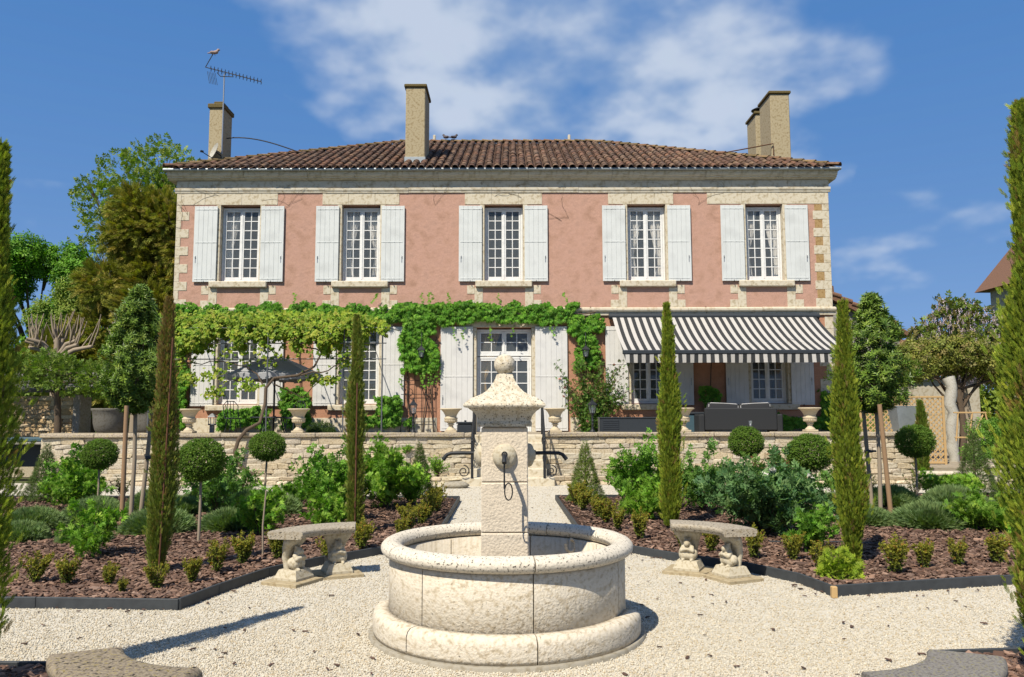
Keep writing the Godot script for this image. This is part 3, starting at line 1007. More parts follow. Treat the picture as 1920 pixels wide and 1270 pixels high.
	while y < 7.85:
		var t := minf(0.265, 7.9 - y)
		block(h, "quoin", -10.05, -9.66 if row % 2 == 0 else -9.9, y, y + t, 0.013, M.house_stone)
		block(h, "quoin", 9.02 if row % 2 == 0 else 9.3, 9.51, y, y + t, 0.013, M.house_stone)
		if row % 2 == 1:
			block(h, "rendered_patch", 9.07, 9.3, y, y + t, 0.006, M.ochre)
		y += t
		row += 1
	y = 1.55
	row = 0
	while y < 4.5:
		block(h, "quoin", -10.05, -9.6 if row % 2 == 0 else -9.8, y, y + 0.37, 0.013, M.house_stone)
		block(h, "quoin", 9.05 if row % 2 == 0 else 9.25, 9.51, y, y + 0.37, 0.013, M.house_stone)
		y += 0.37
		row += 1

	# mouldings
	var cuts := [-7.6, -4.9, -2.6, 0.4, 3.1, 5.2, 7.4]
	moulding(h, "string_course", [[-0.03, 4.55], [0.05, 4.55], [0.06, 4.64], [0.1, 4.66], [0.12, 4.7], [0.12, 4.75], [0.04, 4.79], [-0.03, 4.79]], -10.1, 9.57, cuts, M.house_stone)
	moulding(h, "architrave", [[-0.03, 8.27], [0.03, 8.27], [0.04, 8.32], [0.055, 8.34], [0.06, 8.37], [0.06, 8.42], [-0.03, 8.42]], -10.11, 9.57, [-8.2, -5.6, -3.1, -0.6, 2.0, 4.5, 7.0], M.cornice)
	moulding(h, "frieze", [[-0.03, 8.43], [0.02, 8.43], [0.02, 8.64], [-0.03, 8.64]], -10.07, 9.53, [-9.0, -7.2, -5.4, -3.5, -1.4, 0.7, 2.8, 4.9, 6.6, 8.3], M.cornice)
	moulding(h, "cornice_block", [[-0.03, 8.65], [0.06, 8.65], [0.09, 8.68], [0.15, 8.69], [0.16, 8.73], [0.2, 8.74], [0.23, 8.79], [0.25, 8.87], [-0.03, 8.87]], -10.3, 9.73, [-8.0, -6.1, -4.7, -2.2, 0.5, 3.0, 5.8, 8.0], M.cornice)
	for s in [[-10.3, -10.05], [9.51, 9.73]]:
		part("cornice_return", plank(s[0], s[1], 8.66, 8.86, -34.4, FACADE), M.cornice, h)
	var gu := MB.new()
	gu.tube([Vector3(-10.36, 8.905, -23.19), Vector3(9.79, 8.905, -23.19)], 0.05, 8)
	gu.span(Vector3(-10.36, 8.88, -23.4), Vector3(9.79, 8.92, -23.22))
	part("gutter", gu.mesh(), M.zinc, h)

	build_roof(h)

	# chimneys: rendered shafts with a thin mossy cap
	for c in [[-9.56, -9.12, -25.3, -24.5, 9.2, 11.36, 0.25], [-3.31, -2.70, -25.45, -24.2, 9.3, 11.86, 0.0], [8.36, 8.98, -26.1, -25.0, 9.2, 11.95, 0.0], [8.5, 9.08, -28.0, -27.0, 9.4, 12.05, 0.0]]:
		var b := MB.new()
		b.span(Vector3(c[0], c[4], c[2]), Vector3(c[1], c[5], c[3]), 0.02)
		var o := part("chimney", b.mesh(), M.chimney, h)
		var cp := MB.new()
		cp.span(Vector3(c[0] - 0.05, c[5] + 0.003 - c[6] * 0.2, c[2] - 0.05), Vector3(c[1] + 0.05, c[5] + 0.1, c[3] + 0.05), 0.02)
		if c[6] > 0:
			cp.span(Vector3(c[0] + 0.12, c[5] + 0.1, c[3] - 0.5), Vector3(c[1] - 0.02, c[5] + 0.19, c[3] - 0.02), 0.02)
		part("chimney_cap", cp.mesh(), M.chimney_cap, o)
		var fl := MB.new()
		fl.span(Vector3(c[0] - 0.03, c[4], c[2] - 0.03), Vector3(c[1] + 0.03, c[4] + 0.32, c[3] + 0.03), 0.02)
		part("flashing", fl.mesh(), M.zinc, o)
	# round metal cowl on the rear right stack
	var cw := MB.new()
	cw.tube([Vector3(8.76, 12.1, -27.4), Vector3(8.76, 12.33, -27.4)], 0.09, 8)
	cw.lathe(Vector3(8.76, 12.33, -27.4), [[0.0, 0.12], [0.12, 0.1], [0.27, 0.02], [0.27, 0.0], [0.0, 0.03]], 14)
	part("chimney_cowl", cw.mesh(), M.iron, h)
	# iron stays of the stacks
	var stay := MB.new()
	var pts := []
	for k in 13:
		var t := k / 12.0
		pts.append(Vector3(lerpf(-9.1, -6.7, t), lerpf(10.43, 9.95, t) + 0.16 * sin(PI * pow(t, 0.8)), -24.8))
	stay.tube(pts, 0.02, 5)
	part("chimney_stay", stay.mesh(), M.iron, h)
	var stay2 := MB.new()
	stay2.tube([Vector3(8.4, 9.9, -24.95), Vector3(8.4, 10.28, -24.95), Vector3(6.6, 9.93, -24.9)], 0.02, 5)
	part("chimney_stay", stay2.mesh(), M.rust, h)
	for x in [-2.88, 2.15]:
		part("ridge_finial", plank(x - 0.05, x + 0.05, RIDGE_Y - 0.1, RIDGE_Y + 0.42, RIDGE_Z - 0.35, RIDGE_Z - 0.25, 0.02), M.house_stone, h)

	# curtains
	curtain(-5.02, -4.55, 5.7, 7.8, FACADE - 0.36, true, M.curtain, "pale curtain at the left of the second upper window from the left")
	curtain(-4.45, -4.0, 5.7, 7.8, FACADE - 0.36, false, M.curtain, "pale curtain at the right of the second upper window from the left")
	curtain(-8.62, -8.2, 5.7, 7.8, FACADE - 0.36, true, M.curtain, "pale curtain in the leftmost upper window")
	curtain(3.55, 4.0, 5.7, 7.8, FACADE - 0.36, true, M.curtain, "pale curtain at the left of the fourth upper window from the left")
	curtain(4.1, 4.55, 5.7, 7.8, FACADE - 0.36, false, M.curtain, "pale curtain at the right of the fourth upper window from the left", 0.25)
	curtain(7.08, 7.45, 5.7, 7.8, FACADE - 0.36, true, M.curtain, "pale curtain at the left of the rightmost upper window")
	curtain(7.62, 8.06, 5.7, 7.8, FACADE - 0.36, false, M.curtain, "pale curtain at the right of the rightmost upper window", 0.22)
	curtain(-0.98, -0.35, 1.3, 4.1, FACADE - 0.36, true, M.ochre_curtain, "ochre curtain at the left inside the glazed door", 0.5)
	curtain(7.6, 8.05, 2.0, 4.1, FACADE - 0.36, false, M.ochre_curtain, "ochre curtain inside the window under the right end of the awning")

func tile_mesh(tint: Color) -> ArrayMesh:
	var b := MB.new()
	b.tint = tint
	var k := 7
	var arc := func(i: int, r: float, y: float, z: float) -> Vector3:
		var a := PI * i / k
		return Vector3(-cos(a) * r, y + sin(a) * r * 0.78, z)
	for i in k:
		var a0: Vector3 = arc.call(i, 0.105, 0.0, 0.21)
		var a1: Vector3 = arc.call(i + 1, 0.105, 0.0, 0.21)
		var b0: Vector3 = arc.call(i, 0.085, -0.02, -0.21)
		var b1: Vector3 = arc.call(i + 1, 0.085, -0.02, -0.21)
		var n0 := Vector3(a0.x, a0.y, 0).normalized()
		var n1 := Vector3(a1.x, a1.y, 0).normalized()
		b.squad(a0, a1, b1, b0, n0, n1, n1, n0)
		var c0: Vector3 = arc.call(i, 0.088, 0.0, 0.21)
		var c1: Vector3 = arc.call(i + 1, 0.088, 0.0, 0.21)
		b.quad(a0, a1, c1, c0, Vector3(0, 0, 1))
	return b.mesh()

func build_roof(h: Node3D) -> void:
	var L := Vector3(EAVE_L, EAVE_Y, EAVE_Z)
	var R := Vector3(EAVE_R, EAVE_Y, EAVE_Z)
	var rl := Vector3(RIDGE_L, RIDGE_Y, RIDGE_Z)
	var rr := Vector3(RIDGE_R, RIDGE_Y, RIDGE_Z)
	var bz := 2.0 * RIDGE_Z - EAVE_Z
	var BL := Vector3(EAVE_L, EAVE_Y, bz)
	var BR := Vector3(EAVE_R, EAVE_Y, bz)
	var r := MB.new()
	r.quad(L, R, rr, rl, Vector3(0, 1, 0.4))
	r.quad(BL, BR, rr, rl, Vector3(0, 1, -0.4))
	r.flat(L, BL, rl, Vector3(-0.4, 1, 0))
	r.flat(R, BR, rr, Vector3(0.4, 1, 0))
	r.quad(L + Vector3(0, -0.06, 0), R + Vector3(0, -0.06, 0), BR + Vector3(0, -0.06, 0), BL + Vector3(0, -0.06, 0), Vector3.DOWN)
	r.quad(L, R, R + Vector3(0, -0.06, 0), L + Vector3(0, -0.06, 0), Vector3(0, 0, 1))
	part("roof", r.mesh(), M.roof, h)

	var browns := [Color(0.17, 0.105, 0.08), Color(0.2, 0.13, 0.097), Color(0.145, 0.095, 0.074), Color(0.25, 0.17, 0.125), Color(0.17, 0.12, 0.095), Color(0.24, 0.14, 0.1)]
	var kit := []
	for c in browns: kit.append(tile_mesh(c))
	var plain := tile_mesh(Color.WHITE)
	var run := Vector3(0, RIDGE_Y - EAVE_Y, RIDGE_Z - EAVE_Z)
	var len := run.length()
	var up := run.normalized()
	var bas := Basis(Vector3(1, 0, 0), up.cross(Vector3(1, 0, 0)) * -1.0, -up)
	bas.y = bas.z.cross(bas.x)
	var rest := []
	var tint := []
	var step := 0.36
	var shown := 0
	for j in 18:
		var s := 0.1 + j * step
		if s > len: break
		var x := EAVE_L + 0.14
		while x < EAVE_R:
			var lim := len * minf(1.0, minf((x - EAVE_L) / (RIDGE_L - EAVE_L), (EAVE_R - x) / (EAVE_R - RIDGE_R)))
			if s < lim - 0.12:
				var p := Vector3(x + rf(-0.012, 0.012), EAVE_Y + 0.035, EAVE_Z) + up * (s + rf(-0.02, 0.02)) + bas.y * rf(0.0, 0.012)
				var bb := bas.rotated(bas.y, rf(-0.03, 0.03)).rotated(bas.x, 0.04)
				if j < 4 and shown < 300:
					shown += 1
					var o := part("roof_tile", kit[rng.randi() % kit.size()], M.tile, h, p)
					o.basis = bb
				else:
					rest.append(Transform3D(bb, p))
					tint.append(vary(browns[rng.randi() % browns.size()], 0.2, 0.05))
			x += 0.25
	# the two hipped ends
	for e in [[L, BL, rl, -1.0], [R, BR, rr, 1.0]]:
		var mid: Vector3 = (e[0] + e[1]) / 2
		var u: Vector3 = (e[2] - mid)
		var ul := u.length()
		u = u.normalized()
		var zz := -u
		var xx := Vector3(0, 0, 1)
		var bb := Basis(xx, zz.cross(xx), zz)
		if bb.y.y < 0:
			bb = Basis(-xx, zz.cross(-xx), zz)
		for j in 18:
			var s := 0.1 + j * 0.36
			if s > ul: break
			var half := absf(e[0].z - e[1].z) / 2 * (1.0 - s / ul)
			var t := -half + 0.12
			while t < half:
				rest.append(Transform3D(bb, mid + u * s + Vector3(0, 0.035, t)))
				tint.append(vary(browns[rng.randi() % browns.size()], 0.2, 0.05))
				t += 0.25
	tag(many("roof_tiles", plain, M.tile, rest, tint, h), "", "", "", "stuff")
	# ridge and hip tiles
	var lines := [[rl, rr], [L, rl], [R, rr]]
	var rk := [tile_mesh(Color(0.24, 0.15, 0.1)), tile_mesh(Color(0.3, 0.22, 0.13)), tile_mesh(Color(0.2, 0.16, 0.09))]
	for q in lines:
		var d: Vector3 = q[1] - q[0]
		var k := int(d.length() / 0.37)
		var f := d.normalized()
		for i in k:
			var p: Vector3 = q[0] + f * (i + 0.5) * (d.length() / k) + Vector3(0, 0.06, 0)
			var o := part("ridge_tile", rk[rng.randi() % 3], M.tile, h, p)
			var xx := f.cross(Vector3.UP).normalized()
			o.basis = Basis(xx, (-f).cross(xx), -f)
			if o.basis.y.y < 0:
				o.basis = Basis(-xx, (-f).cross(-xx), -f)
			o.scale = Vector3(1.25, 1.15, 1.0)


# ---------------------------------------------------------------- terrace: steps, urns, lamps, furniture, vines
func build_terrace() -> void:
	build_terrace_wall()
	# steps up to the door
	var st := thing("stone_steps", "flight of pale stone steps up to the terrace behind the fountain", "steps")
	for k in 6:
		var b := MB.new()
		b.span(Vector3(-0.98 if k > 0 else -1.15, -0.05, -19.95), Vector3(0.8 if k > 0 else 0.98, 0.19 * (k + 1), -18.5 - 0.26 * k), 0.02)
		part("step", b.mesh(), M.house_stone, st)
	for s in [-1.0, 1.0]:
		iron_railing(Vector3(-0.09 + 0.83 * s, 0, 0), s)
	var boulder := MB.new()
	boulder.ball(Vector3.ZERO, Vector3(0.3, 0.09, 0.2), 6, 9, 0.3, noise(0.6))
	one("flat_stone", boulder.mesh(), M.slab_stone, "flat stone lying on the gravel left of the steps", "stone", "", Vector3(-1.25, 0.06, -18.1))

	# urns on the coping
	var urn := thing("garden_urn", "", "urn", Vector3.ZERO, 0.0, "cream urns along the terrace wall")
	var u := MB.new()
	u.lathe(Vector3.ZERO, [[0.0, 0.05], [0.13, 0.05], [0.12, 0.07], [0.07, 0.12], [0.055, 0.15], [0.06, 0.18], [0.085, 0.19], [0.085, 0.2], [0.06, 0.21], [0.12, 0.25], [0.155, 0.3], [0.16, 0.33], [0.165, 0.34], [0.165, 0.36], [0.135, 0.37], [0.145, 0.42], [0.19, 0.5], [0.235, 0.55], [0.27, 0.56], [0.275, 0.58], [0.25, 0.59], [0.2, 0.56], [0.0, 0.5]], 28)
	part("bowl", u.mesh(), M.urn, urn)
	var ft := MB.new()
	ft.box(Vector3(0, 0.025, 0), Vector3(0.29, 0.05, 0.29), 0.008)
	part("foot", ft.mesh(), M.urn, urn)
	var glad := MB.new()
	for k in 22:
		var a := TAU * k / 22
		glad.ball(Vector3(cos(a) * 0.14, 0.29, sin(a) * 0.14), Vector3(0.022, 0.045, 0.022), 4, 6)
	part("gadroon", glad.mesh(), M.urn, urn)
	var spots := [[-7.91, "cream urn on the terrace wall beside the leftmost lower shutter"], [-5.23, "cream urn on the terrace wall under the right edge of the parasol"], [-1.5, "cream urn on the terrace wall just left of the steps"], [1.05, "cream urn on the terrace wall just right of the steps"], [4.19, "cream urn half hidden behind the cypress in front of the awning"], [7.29, "cream urn on the terrace wall at the right of the grey sofa"]]
	for i in spots.size():
		var p := Vector3(spots[i][0], 1.197, -19.68)
		if i == 0:
			urn.position = p
			urn.set_meta("label", spots[0][1])
		else:
			again(urn, p, rf(0, 0.2), Vector3.ONE, spots[i][1])

	lamp_post(Vector3(-2.43, 1.197, -19.72), "black lamp post on the terrace wall left of the steps")
	lamp_post(Vector3(1.97, 1.197, -19.72), "black lamp post on the terrace wall in front of the climbing rose")
	wall_lantern(Vector3(-2.63, 3.3, FACADE + 0.36), "dark lantern hanging among the creeper left of the door")
	wall_lantern(Vector3(2.14, 3.3, FACADE + 0.36), "dark lantern hanging above the climbing rose right of the door")

	# small lantern at the left
	var sl := thing("garden_lantern", "small grey lantern standing behind the leftmost urn", "lantern", Vector3(-7.5, TERRACE, -20.1))
	var b1 := MB.new()
	b1.span(Vector3(-0.05, 0, -0.05), Vector3(0.05, 0.25, 0.05), 0.01)
	b1.span(Vector3(-0.08, 0.25, -0.08), Vector3(0.08, 0.29, 0.08), 0.01)
	part("post", b1.mesh(), M.pole, sl)
	var b2 := MB.new()
	for sx in [-1, 1]:
		for sz in [-1, 1]:
			b2.span(Vector3(sx * 0.065 - 0.008, 0.29, sz * 0.065 - 0.008), Vector3(sx * 0.065 + 0.008, 0.45, sz * 0.065 + 0.008))
	b2.lathe(Vector3(0, 0.45, 0), [[0.13, 0.0], [0.12, 0.02], [0.03, 0.09], [0.0, 0.1]], 4, PI / 4, TAU + PI / 4)
	part("lantern_head", b2.mesh(), M.pole, sl)

	parasol()
	awning()
	furniture()
	pergola_vine()
	creeper()
	climbing_rose()

func iron_railing(at: Vector3, s: float) -> void:
	var r := thing("step_railing", "black iron handrail with scrolls at the %s of the steps" % ("left" if s < 0 else "right"), "railing", at, 0.0, "iron handrails of the steps")
	var top := MB.new()
	top.tube([Vector3(0, 1.98, -20.3), Vector3(0, 1.95, -19.9), Vector3(0, 1.25, -18.75), Vector3(0, 1.12, -18.55), Vector3(0, 1.02, -18.5)], 0.028, 6)
	part("handrail", top.mesh(), M.iron, r)
	for p in [[-18.52, 0.18, 1.1], [-19.85, 1.1, 1.95]]:
		var q := MB.new()
		q.span(Vector3(-0.03, p[1], p[0] - 0.03), Vector3(0.03, p[2], p[0] + 0.03), 0.006)
		part("post", q.mesh(), M.iron, r)
	for k in 5:
		var z := -18.75 - k * 0.22
		var bl := MB.new()
		var y0 := 0.19 * (floorf((-z - 18.5) / 0.26) + 1.0)
		bl.tube([Vector3(0, y0, z), Vector3(0, 1.25 + (-z - 18.75) * 0.61, z)], 0.01, 5)
		part("baluster", bl.mesh(), M.iron, r)
	for k in 3:
		var sc := MB.new()
		var pts := []
		for i in 26:
			var t := i / 25.0
			var a := t * TAU * 1.6
			var rad := lerpf(0.14, 0.025, t)
			pts.append(Vector3(s * 0.01 + (sin(a) * rad - 0.02) * (1.0 if k == 0 else 0.25), [0.34, 0.62, 1.02][k] + cos(a) * rad, [-18.45, -18.9, -19.5][k] + (0.0 if k == 0 else sin(a) * rad)))
		sc.tube(pts, 0.013, 5)
		part("scroll", sc.mesh(), M.iron, r, Vector3(0.16 * s if k == 0 else 0.0, 0, 0))

func lantern_cage(parent: Node, y: float, w := 0.085) -> void:
	var c := MB.new()
	for i in 4:
		var a := PI / 4 + i * PI / 2
		c.tube([Vector3(sin(a) * w * 0.75, y, cos(a) * w * 0.75), Vector3(sin(a) * w * 1.25, y + 0.2, cos(a) * w * 1.25)], 0.008, 4)
	c.lathe(Vector3(0, y, 0), [[0.0, -0.03], [w * 0.5, -0.03], [w * 0.85, 0.0], [w * 0.85, 0.012], [0.0, 0.012]], 4, PI / 4, TAU + PI / 4)
	c.lathe(Vector3(0, y + 0.2, 0), [[w * 1.55, 0.0], [w * 1.5, 0.02], [w * 0.7, 0.08], [w * 0.45, 0.1], [w * 0.4, 0.13], [0.0, 0.135]], 4, PI / 4, TAU + PI / 4)
	c.ball(Vector3(0, y + 0.35, 0), Vector3(0.018, 0.025, 0.018), 4, 6)
	part("lantern_cage", c.mesh(), M.iron, parent)
	for i in 4:
		var a := i * PI / 2
		var g := MB.new()
		var d := Vector3(sin(a), 0, cos(a))
		var e := Vector3(cos(a), 0, -sin(a))
		g.quad(d * w * 0.53 - e * w * 0.53 + Vector3(0, y + 0.012, 0), d * w * 0.53 + e * w * 0.53 + Vector3(0, y + 0.012, 0), d * w * 0.87 + e * w * 0.87 + Vector3(0, y + 0.2, 0), d * w * 0.87 - e * w * 0.87 + Vector3(0, y + 0.2, 0), d)
		part("pane", g.mesh(), M.glass, parent)
	var bulb := MB.new()
	bulb.tube([Vector3(0, y + 0.01, 0), Vector3(0, y + 0.07, 0)], 0.012, 6)
	bulb.ball(Vector3(0, y + 0.1, 0), Vector3(0.025, 0.04, 0.025), 6, 8)
	part("bulb", bulb.mesh(), M.piping, parent)

func lamp_post(at: Vector3, label: String) -> void:
	var l := thing("lamp_post", label, "lamp", at, 0.3, "black lamp posts on the terrace wall")
	var p := MB.new()
	p.lathe(Vector3.ZERO, [[0.07, 0.0], [0.07, 0.03], [0.045, 0.05], [0.03, 0.08], [0.034, 0.1], [0.026, 0.12], [0.026, 0.18], [0.035, 0.19], [0.026, 0.2], [0.026, 0.26], [0.035, 0.27], [0.026, 0.28], [0.024, 0.4], [0.035, 0.42], [0.02, 0.44], [0.0, 0.45]], 12)
	part("post", p.mesh(), M.iron, l)
	lantern_cage(l, 0.46)

func wall_lantern(at: Vector3, label: String) -> void:
	var l := thing("wall_lantern", label, "lantern", at, 0.0, "lanterns on the house wall")
	var a := MB.new()
	a.tube([Vector3(0, 0.75, -0.36), Vector3(0, 0.72, -0.1), Vector3(0, 0.66, 0), Vector3(0, 0.5, 0), Vector3(0, 0.36, 0)], 0.012, 5)
	part("bracket", a.mesh(), M.iron, l)
	lantern_cage(l, 0.0, 0.1)

func parasol() -> void:
	var p := thing("parasol", "grey garden parasol with scalloped edge open under the grape vine", "parasol", Vector3(-6.38, TERRACE, -21.5), 0.2)
	var po := MB.new()
	po.tube([Vector3(0, 0.0, 0), Vector3(0, 2.1, 0)], 0.025, 8)
	part("pole", po.mesh(), M.iron, p)
	var n := 8
	var top := Vector3(0, 2.1, 0)
	for k in n:
		var a0 := TAU * k / n
		var a1 := TAU * (k + 1) / n
		var c := MB.new()
		var m := 6
		var pt := func(i: int, j: int) -> Vector3:
			var t := float(i) / m
			var s := float(j) / 4
			var r := 1.22 * t
			var e0 := Vector3(sin(a0), 0, cos(a0)) * r
			var e1 := Vector3(sin(a1), 0, cos(a1)) * r
			var sag := 0.05 * sin(PI * s) * t
			return e0.lerp(e1, s) + Vector3(0, 2.1 - 0.5 * pow(t, 1.25) - sag, 0)
		for i in m:
			for j in 4:
				c.quad(pt.call(i, j), pt.call(i + 1, j), pt.call(i + 1, j + 1), pt.call(i, j + 1), Vector3.UP)
		for j in 4:
			var q: Vector3 = pt.call(m, j)
			var w: Vector3 = pt.call(m, j + 1)
			var d := (q + w) * Vector3(1, 0, 1)
			var drop := 0.13 + 0.03 * (j % 2)
			c.quad(q, w, w + Vector3(0, -drop, 0), q + Vector3(0, -drop, 0), d)
		part("canopy_panel", c.mesh(), M.parasol_cloth, p)
		var r := MB.new()
		r.tube([Vector3(0, 2.06, 0), Vector3(sin(a0) * 0.7, 1.82, cos(a0) * 0.7), Vector3(sin(a0) * 1.2, 1.56, cos(a0) * 1.2)], 0.01, 4)
		r.tube([Vector3(0, 1.55, 0), Vector3(sin(a0) * 0.6, 1.86, cos(a0) * 0.6)], 0.008, 4)
		part("rib", r.mesh(), M.iron, p)

func awning() -> void:
	var w := thing("awning", "black and white striped awning pulled out over the terrace", "awning")
	var x0 := 2.95
	var x1 := 8.93
	var back := Vector3(0, 4.47, FACADE + 0.2)
	var front := Vector3(0, 3.28, -20.92)
	var period := 0.212
	var stripes := int((x1 - x0) / (period / 2))
	var white := Color(0.7, 0.68, 0.64)
	var black := Color(0.05, 0.052, 0.058)
	var c := MB.new()
	for k in stripes:
		var a := x0 + (x1 - x0) * k / stripes
		var b := x0 + (x1 - x0) * (k + 1) / stripes
		c.tint = white if k % 2 == 0 else black
		for i in 8:
			var t0 := i / 8.0
			var t1 := (i + 1) / 8.0
			var p0 := back.lerp(front, t0) - Vector3(0, 0.09 * sin(PI * t0), 0)
			var p1 := back.lerp(front, t1) - Vector3(0, 0.09 * sin(PI * t1), 0)
			c.quad(p0 + Vector3(a, 0, 0), p0 + Vector3(b, 0, 0), p1 + Vector3(b, 0, 0), p1 + Vector3(a, 0, 0), Vector3(0, 1, 0.4))
	part("striped_cloth", c.mesh(), M.awning_cloth, w)
	var v := MB.new()
	for k in stripes:
		var a := x0 + 0.02 + (x1 - x0 - 0.04) * k / stripes
		var b := x0 + 0.02 + (x1 - x0 - 0.04) * (k + 1) / stripes
		v.tint = white if k % 2 == 0 else black
		for i in 3:
			var y0 := 3.2 - 0.075 * i
			var zo := 0.012 * sin(a * 5.0) * i
			v.quad(Vector3(a, y0, -20.88 + zo), Vector3(b, y0, -20.88 + zo), Vector3(b, y0 - 0.075, -20.88 + 0.012 * sin(a * 5.0) * (i + 1)), Vector3(a, y0 - 0.075, -20.88 + 0.012 * sin(a * 5.0) * (i + 1)), Vector3(0, 0, 1))
	part("valance", v.mesh(), M.awning_cloth, w)
	part("front_bar", plank(x0 - 0.05, x1 + 0.05, 3.2, 3.31, -20.96, -20.86, 0.02), M.dark_paint, w)
	var cs := MB.new()
	cs.tube([Vector3(x0 - 0.1, 4.5, FACADE + 0.14), Vector3(x1 + 0.1, 4.5, FACADE + 0.14)], 0.09, 10)
	part("cassette", cs.mesh(), M.dark_paint, w)
	for s in [[x0 + 0.5, 0.9], [x1 - 0.5, -0.9]]:
		var arm := MB.new()
		arm.tube([Vector3(s[0], 4.3, FACADE + 0.12), Vector3(s[0] + s[1], 3.75, -22.1), Vector3(s[0], 3.22, -20.95)], 0.03, 6)
		part("folding_arm", arm.mesh(), M.dark_paint, w)

func soft_box(size: Vector3, puff: float) -> ArrayMesh:
	var b := MB.new()
	b.ball(Vector3.ZERO, Vector3(0.5, 0.5, 0.5), 2, 4)
	b = MB.new()
	var n := 8
	for f in 6:
		var ax := f / 2
		var sg := 1.0 if f % 2 else -1.0
		var pt := func(i: int, j: int) -> Vector3:
			var p := Vector3.ZERO
			p[ax] = sg
			p[(ax + 1) % 3] = -1.0 + 2.0 * i / n
			p[(ax + 2) % 3] = -1.0 + 2.0 * j / n
			var q := p.normalized() * 1.25
			return p.lerp(q, puff) * size * 0.5
		for i in n:
			for j in n:
				var nn := Vector3.ZERO
				nn[ax] = sg
				b.quad(pt.call(i, j), pt.call(i + 1, j), pt.call(i + 1, j + 1), pt.call(i, j + 1), nn)
	return b.mesh()

func furniture() -> void:
	# sofa seen from behind
	var sofa := thing("garden_sofa", "dark grey woven garden sofa seen from behind under the awning", "sofa", Vector3(5.9, TERRACE, -20.75))
	part("backrest", plank(-0.93, 0.93, 0.08, 0.66, -0.06, 0.06, 0.025), M.rattan, sofa)
	part("seat", plank(-0.9, 0.9, 0.1, 0.32, -0.85, -0.06, 0.02), M.rattan, sofa)
	for x in [-1.08, 0.93]:
		part("arm", plank(x, x + 0.15, 0.0, 0.5, -0.85, 0.05, 0.03), M.rattan, sofa)
	for x in [-0.42, 0.42]:
		var c := part("cushion", soft_box(Vector3(0.8, 0.42, 0.2), 0.3), M.cushion, sofa, Vector3(x, 0.58, -0.18), Vector3(0.1, 0, 0.05 * signf(x)))
		var pb := MB.new()
		pb.tube([Vector3(-0.36, -0.1, 0.085), Vector3(-0.38, 0.16, 0.085), Vector3(-0.33, 0.205, 0.07), Vector3(0.33, 0.205, 0.07), Vector3(0.38, 0.16, 0.085), Vector3(0.36, -0.1, 0.085)], 0.012, 5)
		part("piping", pb.mesh(), M.piping, c)
	# planter boxes
	var p := thing("planter_box", "long dark grey planter box beside the climbing rose", "planter", Vector3(2.95, TERRACE, -20.3), 0.0, "dark planters on the terrace")
	part("front", plank(-0.72, 0.72, 0.02, 0.4, -0.01, 0.02, 0.006), M.dark_paint, p)
	part("back", plank(-0.72, 0.72, 0.02, 0.4, -0.42, -0.4, 0.006), M.dark_paint, p)
	for x in [-0.74, 0.72]:
		part("end", plank(x, x + 0.02, 0.0, 0.41, -0.42, 0.02, 0.005), M.dark_paint, p)
	part("rim", plank(-0.75, 0.75, 0.4, 0.43, -0.43, 0.035, 0.01), M.dark_paint, p)
	for k in 6:
		part("slat", plank(-0.66, -0.26, 0.07 + k * 0.052, 0.11 + k * 0.052, 0.02, 0.034, 0.006), M.dark_paint, p)
	var p2 := thing("storage_chest", "dark storage chest behind the cypress left of the sofa", "chest", Vector3(4.75, TERRACE, -21.6))
	part("body", plank(-0.55, 0.55, 0.0, 0.5, -0.3, 0.3, 0.02), M.blue_cover, p2)
	part("lid", plank(-0.58, 0.58, 0.5, 0.56, -0.33, 0.33, 0.02), M.dark_paint, p2)
	# bin by the left urn of the steps
	var bn := thing("dark_bin", "small dark grey lidded box left of the steps behind the urn", "box", Vector3(-1.2, TERRACE, -20.6))
	part("body", plank(-0.2, 0.2, 0.0, 0.27, -0.2, 0.2, 0.03), M.dark_paint, bn)
	part("lid", plank(-0.22, 0.22, 0.27, 0.32, -0.22, 0.22, 0.02), M.dark_paint, bn)
	part("knob", plank(-0.03, 0.03, 0.32, 0.36, -0.03, 0.03, 0.01), M.dark_paint, bn)
	var rd := MB.new()
	rd.lathe(Vector3.ZERO, [[0.0, 0.0], [0.06, 0.0], [0.075, 0.16], [0.085, 0.17], [0.0, 0.15]], 12)
	one("red_pot", rd.mesh(), M.red_paint, "small red pot beside the left handrail of the steps", "pot", "", Vector3(-0.62, TERRACE + 0.01, -20.1))
	# glass lantern on the wall before the sofa
	var gl := thing("glass_lantern", "small clear glass lantern on the wall before the sofa", "lantern", Vector3(5.85, 1.197, -19.75))
	var g1 := MB.new()
	g1.lathe(Vector3.ZERO, [[0.03, 0.13], [0.045, 0.26], [0.05, 0.27]], 4, PI / 4, TAU + PI / 4)
	part("pane", g1.mesh(), M.glass, gl)
	var g2 := MB.new()
	g2.lathe(Vector3.ZERO, [[0.0, 0.0], [0.05, 0.0], [0.045, 0.02], [0.012, 0.03], [0.012, 0.12], [0.035, 0.13], [0.0, 0.13]], 8)
	g2.ball(Vector3(0, 0.17, 0), Vector3(0.02, 0.03, 0.02), 4, 6)
	part("stem", g2.mesh(), M.steel, gl)
	# table and chair shapes under the parasol
	var tb := thing("garden_table", "dark round garden table under the parasol", "table", Vector3(-6.38, TERRACE, -21.5))
	var t1 := MB.new()
	t1.lathe(Vector3(0, 0.44, 0), [[0.045, -0.02], [0.6, -0.02], [0.62, 0.0], [0.6, 0.02], [0.045, 0.02]], 24)
	part("tabletop", t1.mesh(), M.dark_paint, tb)
	for k in 4:
		var a := TAU * k / 4 + 0.4
		var lg := MB.new()
		lg.tube([Vector3(cos(a) * 0.3, 0.42, sin(a) * 0.3), Vector3(cos(a) * 0.45, 0.0, sin(a) * 0.45)], 0.018, 5)
		part("leg", lg.mesh(), M.dark_paint, tb)
